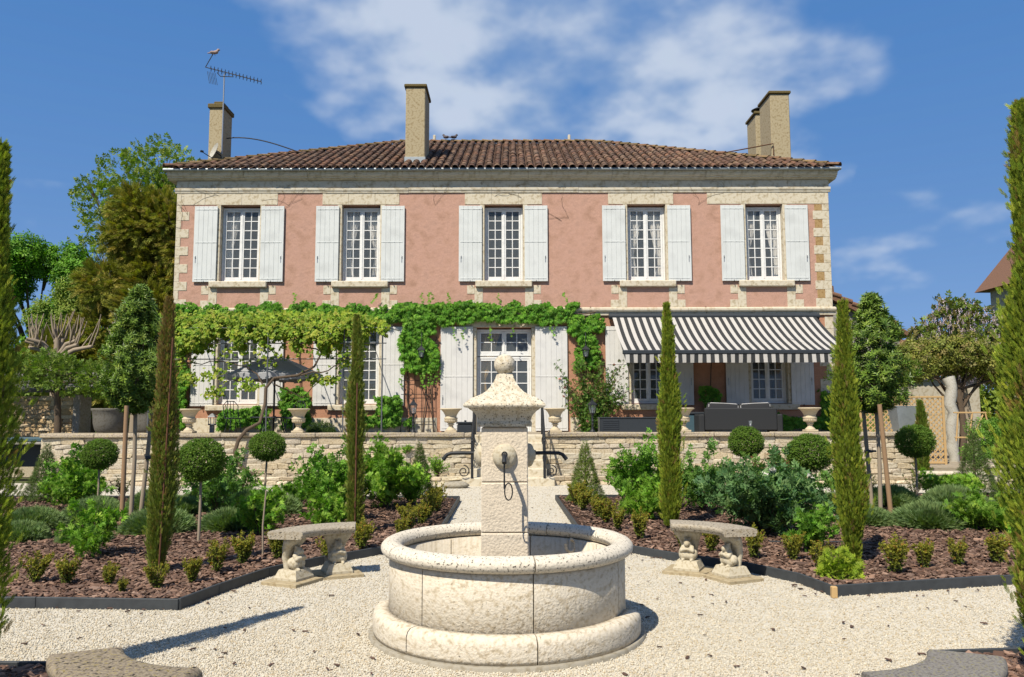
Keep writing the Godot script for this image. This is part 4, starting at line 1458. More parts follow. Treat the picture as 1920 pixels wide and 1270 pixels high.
	var ch := thing("bistro_chair", "", "chair", Vector3(-5.6, TERRACE, -20.6), 2.6, "dark chairs round the garden table")
	var c1 := MB.new()
	c1.lathe(Vector3(0, 0.42, 0), [[0.0, -0.015], [0.2, -0.015], [0.2, 0.015], [0.0, 0.015]], 14)
	part("seat", c1.mesh(), M.dark_paint, ch)
	for k in 4:
		var a := PI / 4 + k * PI / 2
		var lg := MB.new()
		lg.tube([Vector3(cos(a) * 0.16, 0.41, sin(a) * 0.16), Vector3(cos(a) * 0.22, 0, sin(a) * 0.22)], 0.012, 5)
		part("leg", lg.mesh(), M.dark_paint, ch)
	var bk := MB.new()
	bk.tube([Vector3(-0.18, 0.42, 0.12), Vector3(-0.2, 0.75, 0.2), Vector3(-0.1, 0.86, 0.22), Vector3(0.1, 0.86, 0.22), Vector3(0.2, 0.75, 0.2), Vector3(0.18, 0.42, 0.12)], 0.012, 5)
	for x in [-0.08, 0.0, 0.08]:
		bk.tube([Vector3(x, 0.42, 0.15), Vector3(x, 0.86, 0.22)], 0.008, 4)
	part("backrest", bk.mesh(), M.dark_paint, ch)
	ch.set_meta("label", "dark bistro chair at the right of the table under the parasol")
	again(ch, Vector3(-7.2, TERRACE, -20.75), -2.4, Vector3.ONE, "dark bistro chair at the left of the table under the parasol")
	# clipped green cube behind the second urn
	shrub_ball("clipped_box_bush", "low clipped dark green bush on the terrace right of the second urn", Vector3(-4.85, TERRACE, -20.4), Vector3(0.38, 0.28, 0.3), Color(0.0725, 0.123, 0.0304), 2600, "box", "bush", false)
	# wall trellis left of the door
	var tr := thing("iron_trellis", "thin rusty iron trellis on the salmon wall left of the door", "trellis", Vector3(-2.75, TERRACE, FACADE + 0.06))
	for k in 6:
		var q := MB.new()
		q.tube([Vector3(-0.5 + k * 0.2, 0.0, 0), Vector3(-0.5 + k * 0.2, 1.55 + 0.5 * sin(PI * (k + 0.5) / 6.0), 0)], 0.009, 4)
		part("upright", q.mesh(), M.iron, tr)
	for k in 4:
		var q := MB.new()
		q.tube([Vector3(-0.5, 0.3 + k * 0.4, 0.012), Vector3(0.5, 0.3 + k * 0.4, 0.012)], 0.008, 4)
		part("crossbar", q.mesh(), M.iron, tr)
	for s in [-1.0, 1.0]:
		var q := MB.new()
		var pts := []
		for i in 14:
			var a := i / 13.0 * TAU
			pts.append(Vector3(s * 0.25 + sin(a) * lerpf(0.12, 0.03, i / 13.0), 1.15 + cos(a) * lerpf(0.12, 0.03, i / 13.0), 0.02))
		q.tube(pts, 0.008, 4)
		part("scroll", q.mesh(), M.iron, tr)

# leaves on and before a wall inside rectangles [x0, x1, y0, y1, how many]; edges wave
func wall_leaves(rects: Array, z: float, deep: float, size: float, tints: Array, ns: FastNoiseLite, wob: float) -> Array:
	var xs := []
	var cs := []
	for r in rects:
		for i in r[4]:
			var x := rf(r[0], r[1])
			var y := rf(r[2], r[3])
			var d := minf(minf(x - r[0], r[1] - x), minf(y - r[2], r[3] - y))
			if ns.get_noise_2d(x * 10.0, y * 10.0) * wob + 0.12 - maxf(0.0, wob * 0.7 - d) * 1.6 < 0.0 and d < wob:
				continue
			var lump := 0.5 + 0.5 * ns.get_noise_2d(x * 22.0 + 50.0, y * 22.0)
			var zz := z + deep * (0.15 + 0.85 * lump) * pow(rf(0, 1), 0.5)
			var out := Vector3(rf(-0.8, 0.8), rf(-0.3, 1.1), 1.0)
			var s := size * rf(0.65, 1.25)
			xs.append(Transform3D(facing(out, rf(-0.8, 0.8) + PI).scaled_local(Vector3.ONE * s), Vector3(x, y, zz)))
			cs.append(vary(tints[rng.randi() % tints.size()], 0.22, 0.08))
	return [xs, cs]

func creeper() -> void:
	var t := thing("wall_creeper", "bright green creeper trained along the house wall above the door", "creeper", Vector3.ZERO)
	var ns := noise(0.12, FastNoiseLite.TYPE_SIMPLEX_SMOOTH, 3, 91)
	var greens := [Color(0.12, 0.3, 0.0252), Color(0.156, 0.36, 0.0315), Color(0.09, 0.24, 0.0227), Color(0.204, 0.396, 0.0504)]
	var rects := [[-10.25, -6.6, 4.3, 5.0, 1700], [-6.9, -3.4, 4.25, 5.0, 1700], [-3.7, 0.3, 4.22, 5.02, 2600], [0.0, 2.0, 4.22, 5.0, 1300], [1.5, 2.75, 3.9, 4.75, 800], [-3.42, -2.1, 2.75, 4.6, 2300], [1.7, 2.62, 2.8, 4.4, 800],
		[-10.25, -9.35, 1.2, 4.6, 2100], [-8.6, -6.9, 1.15, 1.95, 1500], [-4.6, -2.75, 1.15, 1.75, 900], [-4.1, -3.1, 1.5, 2.3, 700], [-6.9, -5.75, 1.15, 2.6, 800], [5.35, 6.2, 1.15, 2.6, 700], [3.0, 5.4, 1.15, 1.6, 900], [7.2, 9.3, 1.15, 1.75, 900], [8.9, 9.45, 1.3, 2.4, 500]]
	var l := wall_leaves(rects, FACADE + 0.04, 0.34, 0.15, greens, ns, 0.3)
	for k in 36:
		var p := Vector3(rf(-10.0, 2.4), rf(4.25, 4.5), FACADE + rf(0.1, 0.35))
		if k % 4 == 0: p = Vector3(rf(-3.4, -2.1), rf(2.85, 3.1), FACADE + rf(0.1, 0.3))
		if k % 5 == 0: p.y = 4.9
		for i in 6:
			p += Vector3(rf(-0.07, 0.07), (-0.075 if k % 5 else 0.05), rf(-0.02, 0.03))
			l[0].append(Transform3D(facing(Vector3(rf(-0.6, 0.6), rf(0.0, 0.8), 1.0), rf(-0.5, 0.5) + PI).scaled_local(Vector3.ONE * rf(0.06, 0.12)), p))
			l[1].append(vary(greens[3], 0.25, 0.1))
	many("foliage", sprig.creeper, M.leaf, l[0], l[1], t)
	# woody stems, some bare ones climbing to the cornice
	var b := MB.new()
	for k in 9:
		var x := [-9.8, -9.5, -2.3, -2.6, 2.3, 2.1, -6.3, 5.8, -3.0][k] as float
		var pts := [Vector3(x, TERRACE, FACADE + 0.06)]
		for i in 8:
			pts.append(Vector3(x + rf(-0.12, 0.12), TERRACE + 0.46 * (i + 1), FACADE + 0.06))
		b.tube(pts, 0.016, 5)
	var pts2 := []
	for i in 40:
		pts2.append(Vector3(-10.0 + i * 0.32, 4.62 + 0.05 * sin(i * 1.3), FACADE + 0.15))
	b.tube(pts2, 0.02, 5)
	part("stem", b.mesh(), M.wood, t)
	var w := MB.new()
	for s in [[-9.9, 7.2], [-9.7, 7.6], [-8.8, 8.2], [-7.0, 7.7], [-6.7, 7.9], [-4.5, 8.4], [-2.3, 7.9], [-0.9, 8.5], [0.1, 8.45], [0.3, 8.1], [1.5, 7.4], [1.7, 7.5], [3.6, 8.5], [5.6, 7.9], [6.4, 8.4]]:
		var p := Vector3(s[0], s[1], FACADE + 0.016)
		var dir := rf(0.6, 2.4)
		for f in 2:
			var pts := [p]
			var a := dir + f * 0.7
			var q := p
			for i in 7:
				a += rf(-0.45, 0.45)
				q += Vector3(cos(a) * 0.13, sin(a) * 0.1, 0)
				q.y = minf(q.y, 8.58)
				q.z = FACADE + (0.075 if q.y > 8.25 else 0.018)
				pts.append(q)
			w.tube(pts, 0.0035, 4)
	part("bare_stem", w.mesh(), M.wood, t)

func pergola_vine() -> void:
	var g := thing("wire_pergola", "thin grey steel pergola carrying the grape vine", "pergola")
	for x in [-9.2, -6.12, -4.28, -3.3]:
		var p := MB.new()
		var z := -19.98 if x > -9 and x < -6 else -20.3
		p.tube([Vector3(x, TERRACE, z), Vector3(x, 3.9, z)], 0.02, 6)
		part("post", p.mesh(), M.pole, g)
	for y in [3.05, 3.45, 3.85]:
		var p := MB.new()
		p.tube([Vector3(-10.0, y, -20.3), Vector3(-3.2, y, -20.3)], 0.014, 5)
		part("rail", p.mesh(), M.pole, g)
	for x in [-9.2, -7.6, -6.12, -4.28, -3.3]:
		var p := MB.new()
		p.tube([Vector3(x, 3.88, -20.3), Vector3(x, 4.1, FACADE + 0.1)], 0.014, 5)
		part("rafter", p.mesh(), M.pole, g)

	var v := thing("grape_vine", "old grape vine with twisted trunk and yellow green leaves over the terrace", "vine")
	var b := MB.new()
	b.tube([Vector3(-6.0, 0.0, -19.2), Vector3(-6.15, 0.2, -19.22), Vector3(-6.5, 0.45, -19.22), Vector3(-6.62, 0.75, -19.25), Vector3(-6.55, 1.05, -19.28), Vector3(-6.4, 1.28, -19.4), Vector3(-6.15, 1.45, -19.6), Vector3(-6.1, 1.9, -19.8), Vector3(-6.12, 2.3, -19.9), Vector3(-5.95, 2.55, -20.0), Vector3(-5.4, 2.62, -20.1), Vector3(-5.0, 2.85, -20.2), Vector3(-4.85, 3.2, -20.3), Vector3(-5.1, 3.6, -20.4)], [0.06, 0.055, 0.052, 0.05, 0.048, 0.045, 0.042, 0.04, 0.038, 0.036, 0.032, 0.028, 0.024, 0.014], 7)
	part("trunk", b.mesh(), M.wood, v)
	var br := MB.new()
	var arms := [[Vector3(-5.4, 2.62, -20.1), Vector3(-4.6, 2.75, -20.1), Vector3(-4.2, 3.05, -20.2), Vector3(-3.6, 3.3, -20.3)], [Vector3(-6.12, 2.3, -19.9), Vector3(-6.5, 2.75, -20.1), Vector3(-7.4, 3.0, -20.3), Vector3(-8.4, 2.9, -20.3), Vector3(-9.4, 2.85, -20.3)], [Vector3(-9.3, 2.2, -20.3), Vector3(-8.6, 2.75, -20.3), Vector3(-8.0, 3.3, -20.3)], [Vector3(-8.6, 3.0, -20.3), Vector3(-7.6, 3.5, -20.3), Vector3(-6.9, 3.7, -20.4)], [Vector3(-4.85, 3.2, -20.3), Vector3(-5.5, 3.5, -20.5), Vector3(-6.3, 3.6, -20.6)], [Vector3(-4.85, 3.2, -20.3), Vector3(-4.4, 3.6, -20.4), Vector3(-3.6, 3.8, -20.6)], [Vector3(-5.9, 2.4, -20.0), Vector3(-5.4, 2.1, -20.6), Vector3(-5.0, 2.5, -20.8)]]
	for a in arms:
		var pts := []
		for i in a.size() - 1:
			for k in 4:
				pts.append((a[i] as Vector3).lerp(a[i + 1], k / 4.0) + Vector3(rf(-0.03, 0.03), rf(-0.04, 0.04), rf(-0.03, 0.03)))
		pts.append(a[-1])
		var rs := []
		for i in pts.size(): rs.append(lerpf(0.02, 0.007, float(i) / pts.size()))
		br.tube(pts, rs, 5)
	part("branch", br.mesh(), M.wood, v)
	var ns := noise(0.16, FastNoiseLite.TYPE_SIMPLEX_SMOOTH, 3, 33)
	var xs := []
	var cs := []
	var tint := [Color(0.22, 0.33, 0.026), Color(0.29, 0.38, 0.038), Color(0.16, 0.26, 0.02), Color(0.34, 0.37, 0.055)]
	# hanging curtain of shoots, thick above and ragged below
	var n := 0
	while n < 16000:
		n += 1
		var x := rf(-9.9, -3.25)
		var low := 3.28 + 0.55 * ns.get_noise_1d(x * 22.0) + (0.35 if x > -4.6 else 0.0)
		if x < -7.2 and x > -9.0: low += 0.18
		if x > -7.6 and x < -5.1: low += 0.3
		var y := low + absf(rng.randfn(0.0, 0.55))
		var topy := 4.34 - 0.25 * absf(ns.get_noise_1d(x * 14.0 + 90.0))
		if x > -4.3: topy -= (x + 4.3) * 0.15
		if y > topy or ns.get_noise_2d(x * 25.0, y * 25.0) < -0.22: continue
		var s := rf(0.065, 0.125)
		var p := Vector3(x, y, -20.3 + rng.randfn(0.0, 0.28) - maxf(0.0, y - 3.6) * rf(0.0, 1.8))
		xs.append(Transform3D(facing(Vector3(rf(-0.9, 0.9), rf(0.0, 1.3), 1.0), rf(-1.2, 1.2) + PI).scaled_local(Vector3.ONE * s), p))
		cs.append(vary(tint[rng.randi() % 4], 0.2, 0.08))
	# leaf clumps along the arms
	for a in [[Vector3(-9.3, 2.85, -20.3), 0.5], [Vector3(-8.6, 2.9, -20.3), 0.3], [Vector3(-8.1, 2.55, -20.1), 0.2], [Vector3(-7.5, 2.65, -20.0), 0.25], [Vector3(-7.4, 2.2, -19.9), 0.2], [Vector3(-6.6, 2.35, -19.9), 0.22], [Vector3(-7.0, 3.1, -20.2), 0.4], [Vector3(-5.1, 2.55, -20.6), 0.25], [Vector3(-4.2, 3.0, -20.2), 0.3], [Vector3(-6.0, 3.2, -20.2), 0.4], [Vector3(-4.6, 2.5, -20.2), 0.16]]:
		for i in 46:
			var p: Vector3 = a[0] + Vector3(rng.randfn(0, 0.75), rng.randfn(0, 0.42), rng.randfn(0, 0.4)) * (a[1] as float)
			xs.append(Transform3D(facing(Vector3(rf(-0.9, 0.9), rf(0.0, 1.2), 1.0), rf(-1.2, 1.2) + PI).scaled_local(Vector3.ONE * rf(0.065, 0.12)), p))
			cs.append(vary(tint[rng.randi() % 4], 0.2, 0.08))
	# trailing shoots below the mass
	var sh := MB.new()
	for k in 14:
		var p := Vector3(rf(-9.7, -3.5), rf(3.2, 3.6), -20.3 + rf(-0.2, 0.25))
		if p.x > -7.7 and p.x < -5.0: p.y += 0.35
		var pts := [p]
		for i in 5:
			p += Vector3(rf(-0.07, 0.07), -rf(0.06, 0.13), rf(-0.03, 0.05))
			pts.append(p)
			for w in 3:
				xs.append(Transform3D(facing(Vector3(rf(-0.9, 0.9), rf(0.0, 1.2), 1.0), rf(-1.2, 1.2) + PI).scaled_local(Vector3.ONE * rf(0.05, 0.11)), p + rdir() * 0.06))
				cs.append(vary(tint[rng.randi() % 4], 0.25, 0.1))
		sh.tube(pts, 0.005, 4)
	part("shoot", sh.mesh(), M.wood, v)
	many("foliage", sprig.vine, M.leaf, xs, cs, v)

func climbing_rose() -> void:
	var r := thing("climbing_rose", "tall loose climbing rose with pale pink blooms against the wall right of the door", "rose", Vector3(2.25, TERRACE, FACADE + 0.6))
	var b := MB.new()
	var xs := []
	var cs := []
	var greens := [Color(0.0725, 0.16, 0.0274), Color(0.109, 0.217, 0.0381), Color(0.145, 0.217, 0.0457), Color(0.13, 0.1, 0.04)]
	for k in 34:
		var d := Vector3(rf(-0.85, 1.1), rf(0.9, 2.4), rf(-0.2, 0.35))
		var pts := []
		var w := Vector3(rf(-0.25, 0.25), 0, rf(-0.2, 0.1))
		for i in 9:
			var t := i / 8.0
			pts.append(w + Vector3(d.x * pow(t, 1.4), d.y * t * (1.0 - 0.12 * t), d.z * t) + Vector3(rf(-0.03, 0.03), 0, rf(-0.03, 0.03)))
		b.tube(pts, [0.012, 0.012, 0.011, 0.01, 0.009, 0.008, 0.007, 0.006, 0.004], 4)
		for i in 105:
			var t := rf(0.08, 1.02)
			var q: Vector3 = pts[mini(int(t * 8.0), 8)] + rdir() * rf(0.03, 0.26)
			q.z = maxf(q.z, -0.45)
			xs.append(Transform3D(along(rdir() + Vector3(0, 0.3, 0.5)).scaled_local(Vector3.ONE * rf(0.06, 0.11)), q))
			cs.append(vary(greens[rng.randi() % 4 if t > 0.8 else rng.randi() % 3], 0.25, 0.08))
	part("stem", b.mesh(), M.wood, r)
	many("foliage", sprig.rose, M.leaf, xs, cs, r)
	for p in [Vector3(-0.75, 1.25, 0.3), Vector3(-0.8, 1.0, 0.3), Vector3(-0.35, 0.18, 0.4), Vector3(-0.15, 0.3, 0.42), Vector3(0.65, 1.9, 0.2), Vector3(-0.9, 1.5, 0.25)]:
		bloom(r, p, 0.055, Color(0.62, 0.33, 0.27))

func bloom(parent: Node, at: Vector3, r: float, tint: Color) -> void:
	var b := MB.new()
	b.tint = tint
	for k in 14:
		var d := Vector3(cos(k * 2.4), 0.2 + k * 0.06, sin(k * 2.4))
		b.leaf(Vector3.ZERO, d, Vector3.UP, r * (1.1 - k * 0.03), r * 0.9, -0.5, -0.2)
	part("flower", b.mesh(), M.petal, parent, at, Vector3(0.7, rf(0, 6), 0))


# ---------------------------------------------------------------- fountain
const FOUNTAIN := Vector3(-0.04, 0, -6.2)

func ring_piece(profile: Array, a0: float, a1: float, segs: int, gap := 0.004) -> ArrayMesh:
	var b := MB.new()
	var g: float = gap / float(profile[0][0])
	b.lathe(Vector3.ZERO, profile, segs, a0 + g, a1 - g, true)
	return b.mesh()

func build_fountain() -> void:
	var f := thing("stone_fountain", "round pale limestone fountain with a square central pillar and ball finial", "fountain", FOUNTAIN)
	# base slab, front step and basin in pieces, joints a little right of the middle
	var sb := MB.new()
	sb.lathe(Vector3.ZERO, [[1.03, -0.05], [1.03, 0.02], [1.02, 0.03], [1.02, 0.03], [0.75, 0.03]], 56)
	part("base_slab", sb.mesh(), M.slab_stone, f)
	var joint := deg_to_rad(11.5)
	var step := deg_to_rad(53.0)
	var sp := [[0.885, 0.032], [0.995, 0.032], [1.0, 0.06], [1.0, 0.145], [0.99, 0.175], [0.965, 0.195], [0.93, 0.2], [0.885, 0.2], [0.885, 0.032]]
	for k in [[joint, joint + deg_to_rad(64.0)], [joint - step, joint], [joint - step * 2.0, joint - step]]:
		part("step_stone", ring_piece(sp, k[0], k[1], 22), M.fountain_stone, f)
	var wp := [[0.78, 0.04], [0.885, 0.04], [0.885, 0.56], [0.87, 0.575], [0.78, 0.575], [0.78, 0.04]]
	var rp := []
	for i in 17:
		var a := TAU * i / 16 + PI
		rp.append([0.868 + cos(a) * 0.081, 0.63 + sin(a) * 0.057])
	for k in 7:
		var a := joint + TAU / 7 * k
		part("basin_panel", ring_piece(wp, a, a + TAU / 7, 20), M.fountain_stone, f)
	for k in 5:
		var a := joint + TAU / 5 * k
		part("rim_stone", ring_piece(rp, a, a + TAU / 5, 22), M.fountain_rim, f)
	var fl := MB.new()
	fl.lathe(Vector3.ZERO, [[0.05, 0.12], [0.785, 0.12]], 40)
	part("basin_floor", fl.mesh(), M.slab_stone, f)

	# pillar of three blocks
	var px := -0.017
	for b in [[0.1, 0.735, 0.176, "pillar_block"], [0.739, 1.105, 0.174, "pillar_block"], [1.109, 1.515, 0.174, "pillar_block"]]:
		var q := MB.new()
		q.span(Vector3(px - b[2], b[0], -b[2]), Vector3(px + b[2], b[1], b[2]), 0.008)
		part(b[3], q.mesh(), M.pillar_stone, f)
	# cap: cove, lip, sweeping roof; square in plan
	var cap := MB.new()
	var prof := [[0.0, 1.519], [0.2, 1.519], [0.205, 1.54], [0.2, 1.553], [0.196, 1.56], [0.2, 1.585], [0.215, 1.61], [0.24, 1.637], [0.262, 1.65], [0.268, 1.662], [0.268, 1.662], [0.298, 1.664], [0.304, 1.676], [0.3, 1.69], [0.29, 1.698], [0.29, 1.698], [0.245, 1.733], [0.19, 1.755], [0.145, 1.782], [0.113, 1.815], [0.09, 1.848], [0.072, 1.885], [0.06, 1.918], [0.0, 1.92]]
	for i in prof.size(): prof[i] = [prof[i][0] * sqrt(2.0), prof[i][1]]
	for k in 4:
		# flat-shaded faces with eased corners
		var a := PI / 4 + k * PI / 2
		for i in prof.size() - 1:
			if absf(prof[i][0] - prof[i + 1][0]) + absf(prof[i][1] - prof[i + 1][1]) < 1e-5: continue
			var e0 := Vector3(sin(a), 0, cos(a))
			var e1 := Vector3(sin(a + PI / 2), 0, cos(a + PI / 2))
			var sub := 6
			for s in sub:
				var u0 := e0.lerp(e1, float(s) / sub)
				var u1 := e0.lerp(e1, float(s + 1) / sub)
				var out := (e0 + e1) + Vector3(0, (prof[i][0] - prof[i + 1][0]) * 8.0, 0)
				cap.quad(u0 * prof[i][0] + Vector3(0, prof[i][1], 0), u1 * prof[i][0] + Vector3(0, prof[i][1], 0), u1 * prof[i + 1][0] + Vector3(0, prof[i + 1][1], 0), u0 * prof[i + 1][0] + Vector3(0, prof[i + 1][1], 0), out)
	part("cap", cap.mesh(), M.cap_stone, f, Vector3(px, 0, 0))
	var fin := MB.new()
	fin.lathe(Vector3(px, 0, 0), [[0.058, 1.915], [0.05, 1.925], [0.05, 1.935]], 16)
	fin.ball(Vector3(px, 1.995, 0), Vector3(0.084, 0.082, 0.084), 14, 22)
	part("ball_finial", fin.mesh(), M.cap_stone, f)

	# bosses and iron spouts on the front and both sides
	for s in [[0.0, "front"], [PI / 2, "side"], [-PI / 2, "side"]]:
		var disc := MB.new()
		disc.lathe(Vector3.ZERO, [[0.09, 0.0], [0.09, 0.014], [0.082, 0.03], [0.066, 0.042], [0.05, 0.047], [0.04, 0.052], [0.03, 0.062], [0.0, 0.064]], 28)
		var o := part("boss", disc.mesh(), M.bench_leg, f, Vector3(px, 1.3, 0) + Basis(Vector3.UP, s[0]) * Vector3(0, 0, 0.174), Vector3(PI / 2, s[0], 0))
		o.basis = Basis(Vector3.UP, s[0]) * Basis(Vector3.RIGHT, PI / 2)
		var sp2 := MB.new()
		var turn := Basis(Vector3.UP, s[0])
		var long := 0.27 if s[1] == "side" else 0.24
		var pts := [Vector3(0, 0, 0.05), Vector3(0, 0.002, long * 0.5), Vector3(0, 0.0, long - 0.03), Vector3(0, -0.012, long), Vector3(0, -0.05, long + 0.03)]
		for i in pts.size(): pts[i] = turn * pts[i]
		sp2.tube(pts, [0.015, 0.0145, 0.0145, 0.015, 0.017], 10)
		var c := []
		for i in 2: c.append(turn * Vector3(0, 0, 0.05 + i * 0.014))
		sp2.tube(c, 0.024, 10)
		part("spout", sp2.mesh(), M.iron, f, Vector3(px, 1.315, 0) + turn * Vector3(0, 0, 0.174))
	# iron rod with a ring hanging at the front spout
	var rod := MB.new()
	rod.tube([Vector3(px, 1.26, 0.4), Vector3(px, 1.08, 0.4)], 0.007, 6)
	var rg := []
	for i in 17:
		var a := TAU * i / 16
		rg.append(Vector3(px + 0.03 + sin(a) * 0.028, 1.08 + cos(a) * 0.06 - 0.02, 0.4))
	rod.tube(rg, 0.005, 5)
	part("hanging_rod", rod.mesh(), M.iron, f)
	# small carved volute inside the basin
	var vo := MB.new()
	var vp := []
	for i in 14:
		var a := i / 13.0 * TAU * 0.8
		vp.append(Vector3(0.52 + sin(a) * 0.04, 0.53 + cos(a) * 0.05, -0.56))
	vo.tube(vp, 0.014, 6)
	part("volute", vo.mesh(), M.fountain_stone, f)


# ---------------------------------------------------------------- smooth blended figures (surface nets)
# bones: [a, b, radius at a, radius at b]
func blended(bones: Array, lo: Vector3, hi: Vector3, cell: float, blend: float) -> ArrayMesh:
	var nx := int((hi.x - lo.x) / cell) + 2
	var ny := int((hi.y - lo.y) / cell) + 2
	var nz := int((hi.z - lo.z) / cell) + 2
	var field := PackedFloat32Array()
	field.resize(nx * ny * nz)
	for k in nz:
		for j in ny:
			for i in nx:
				var p := lo + Vector3(i, j, k) * cell
				var d := 1e3
				for b in bones:
					var a: Vector3 = b[0]
					var ab: Vector3 = b[1] - a
					var t := clampf((p - a).dot(ab) / maxf(ab.length_squared(), 1e-9), 0.0, 1.0)
					var e := (p - a - ab * t).length() - lerpf(b[2], b[3], t)
					var h := maxf(blend - absf(d - e), 0.0) / blend
					d = minf(d, e) - h * h * blend * 0.25
				field[(k * ny + j) * nx + i] = d
	var vert := {}
	var norm := {}
	for k in nz - 1:
		for j in ny - 1:
			for i in nx - 1:
				var sum := Vector3.ZERO
				var cnt := 0
				var c := []
				for q in 8:
					c.append(field[((k + (q >> 2)) * ny + j + ((q >> 1) & 1)) * nx + i + (q & 1)])
				for q in 8:
					for ax in 3:
						var w := q | (1 << ax)
						if w != q and (c[q] < 0.0) != (c[w] < 0.0):
							var t: float = c[q] / (c[q] - c[w])
							var a := Vector3(q & 1, (q >> 1) & 1, q >> 2)
							var b := Vector3(w & 1, (w >> 1) & 1, w >> 2)
							sum += a.lerp(b, t)
							cnt += 1
				if cnt:
					var id := (k * ny + j) * nx + i
					vert[id] = lo + (Vector3(i, j, k) + sum / cnt) * cell
					norm[id] = Vector3(c[1] + c[3] + c[5] + c[7] - c[0] - c[2] - c[4] - c[6], c[2] + c[3] + c[6] + c[7] - c[0] - c[1] - c[4] - c[5], c[4] + c[5] + c[6] + c[7] - c[0] - c[1] - c[2] - c[3]).normalized()
	var m := MB.new()
	var stride := [1, nx, nx * ny]
	for k in range(1, nz - 1):
		for j in range(1, ny - 1):
			for i in range(1, nx - 1):
				var id := (k * ny + j) * nx + i
				for ax in 3:
					if (field[id] < 0.0) != (field[id + stride[ax]] < 0.0):
						var u: int = stride[(ax + 1) % 3]
						var w: int = stride[(ax + 2) % 3]
						var q := [id, id - u, id - u - w, id - w]
						if vert.has(q[0]) and vert.has(q[1]) and vert.has(q[2]) and vert.has(q[3]):
							m.squad(vert[q[0]], vert[q[1]], vert[q[2]], vert[q[3]], norm[q[0]], norm[q[1]], norm[q[2]], norm[q[3]])
	return m.mesh()


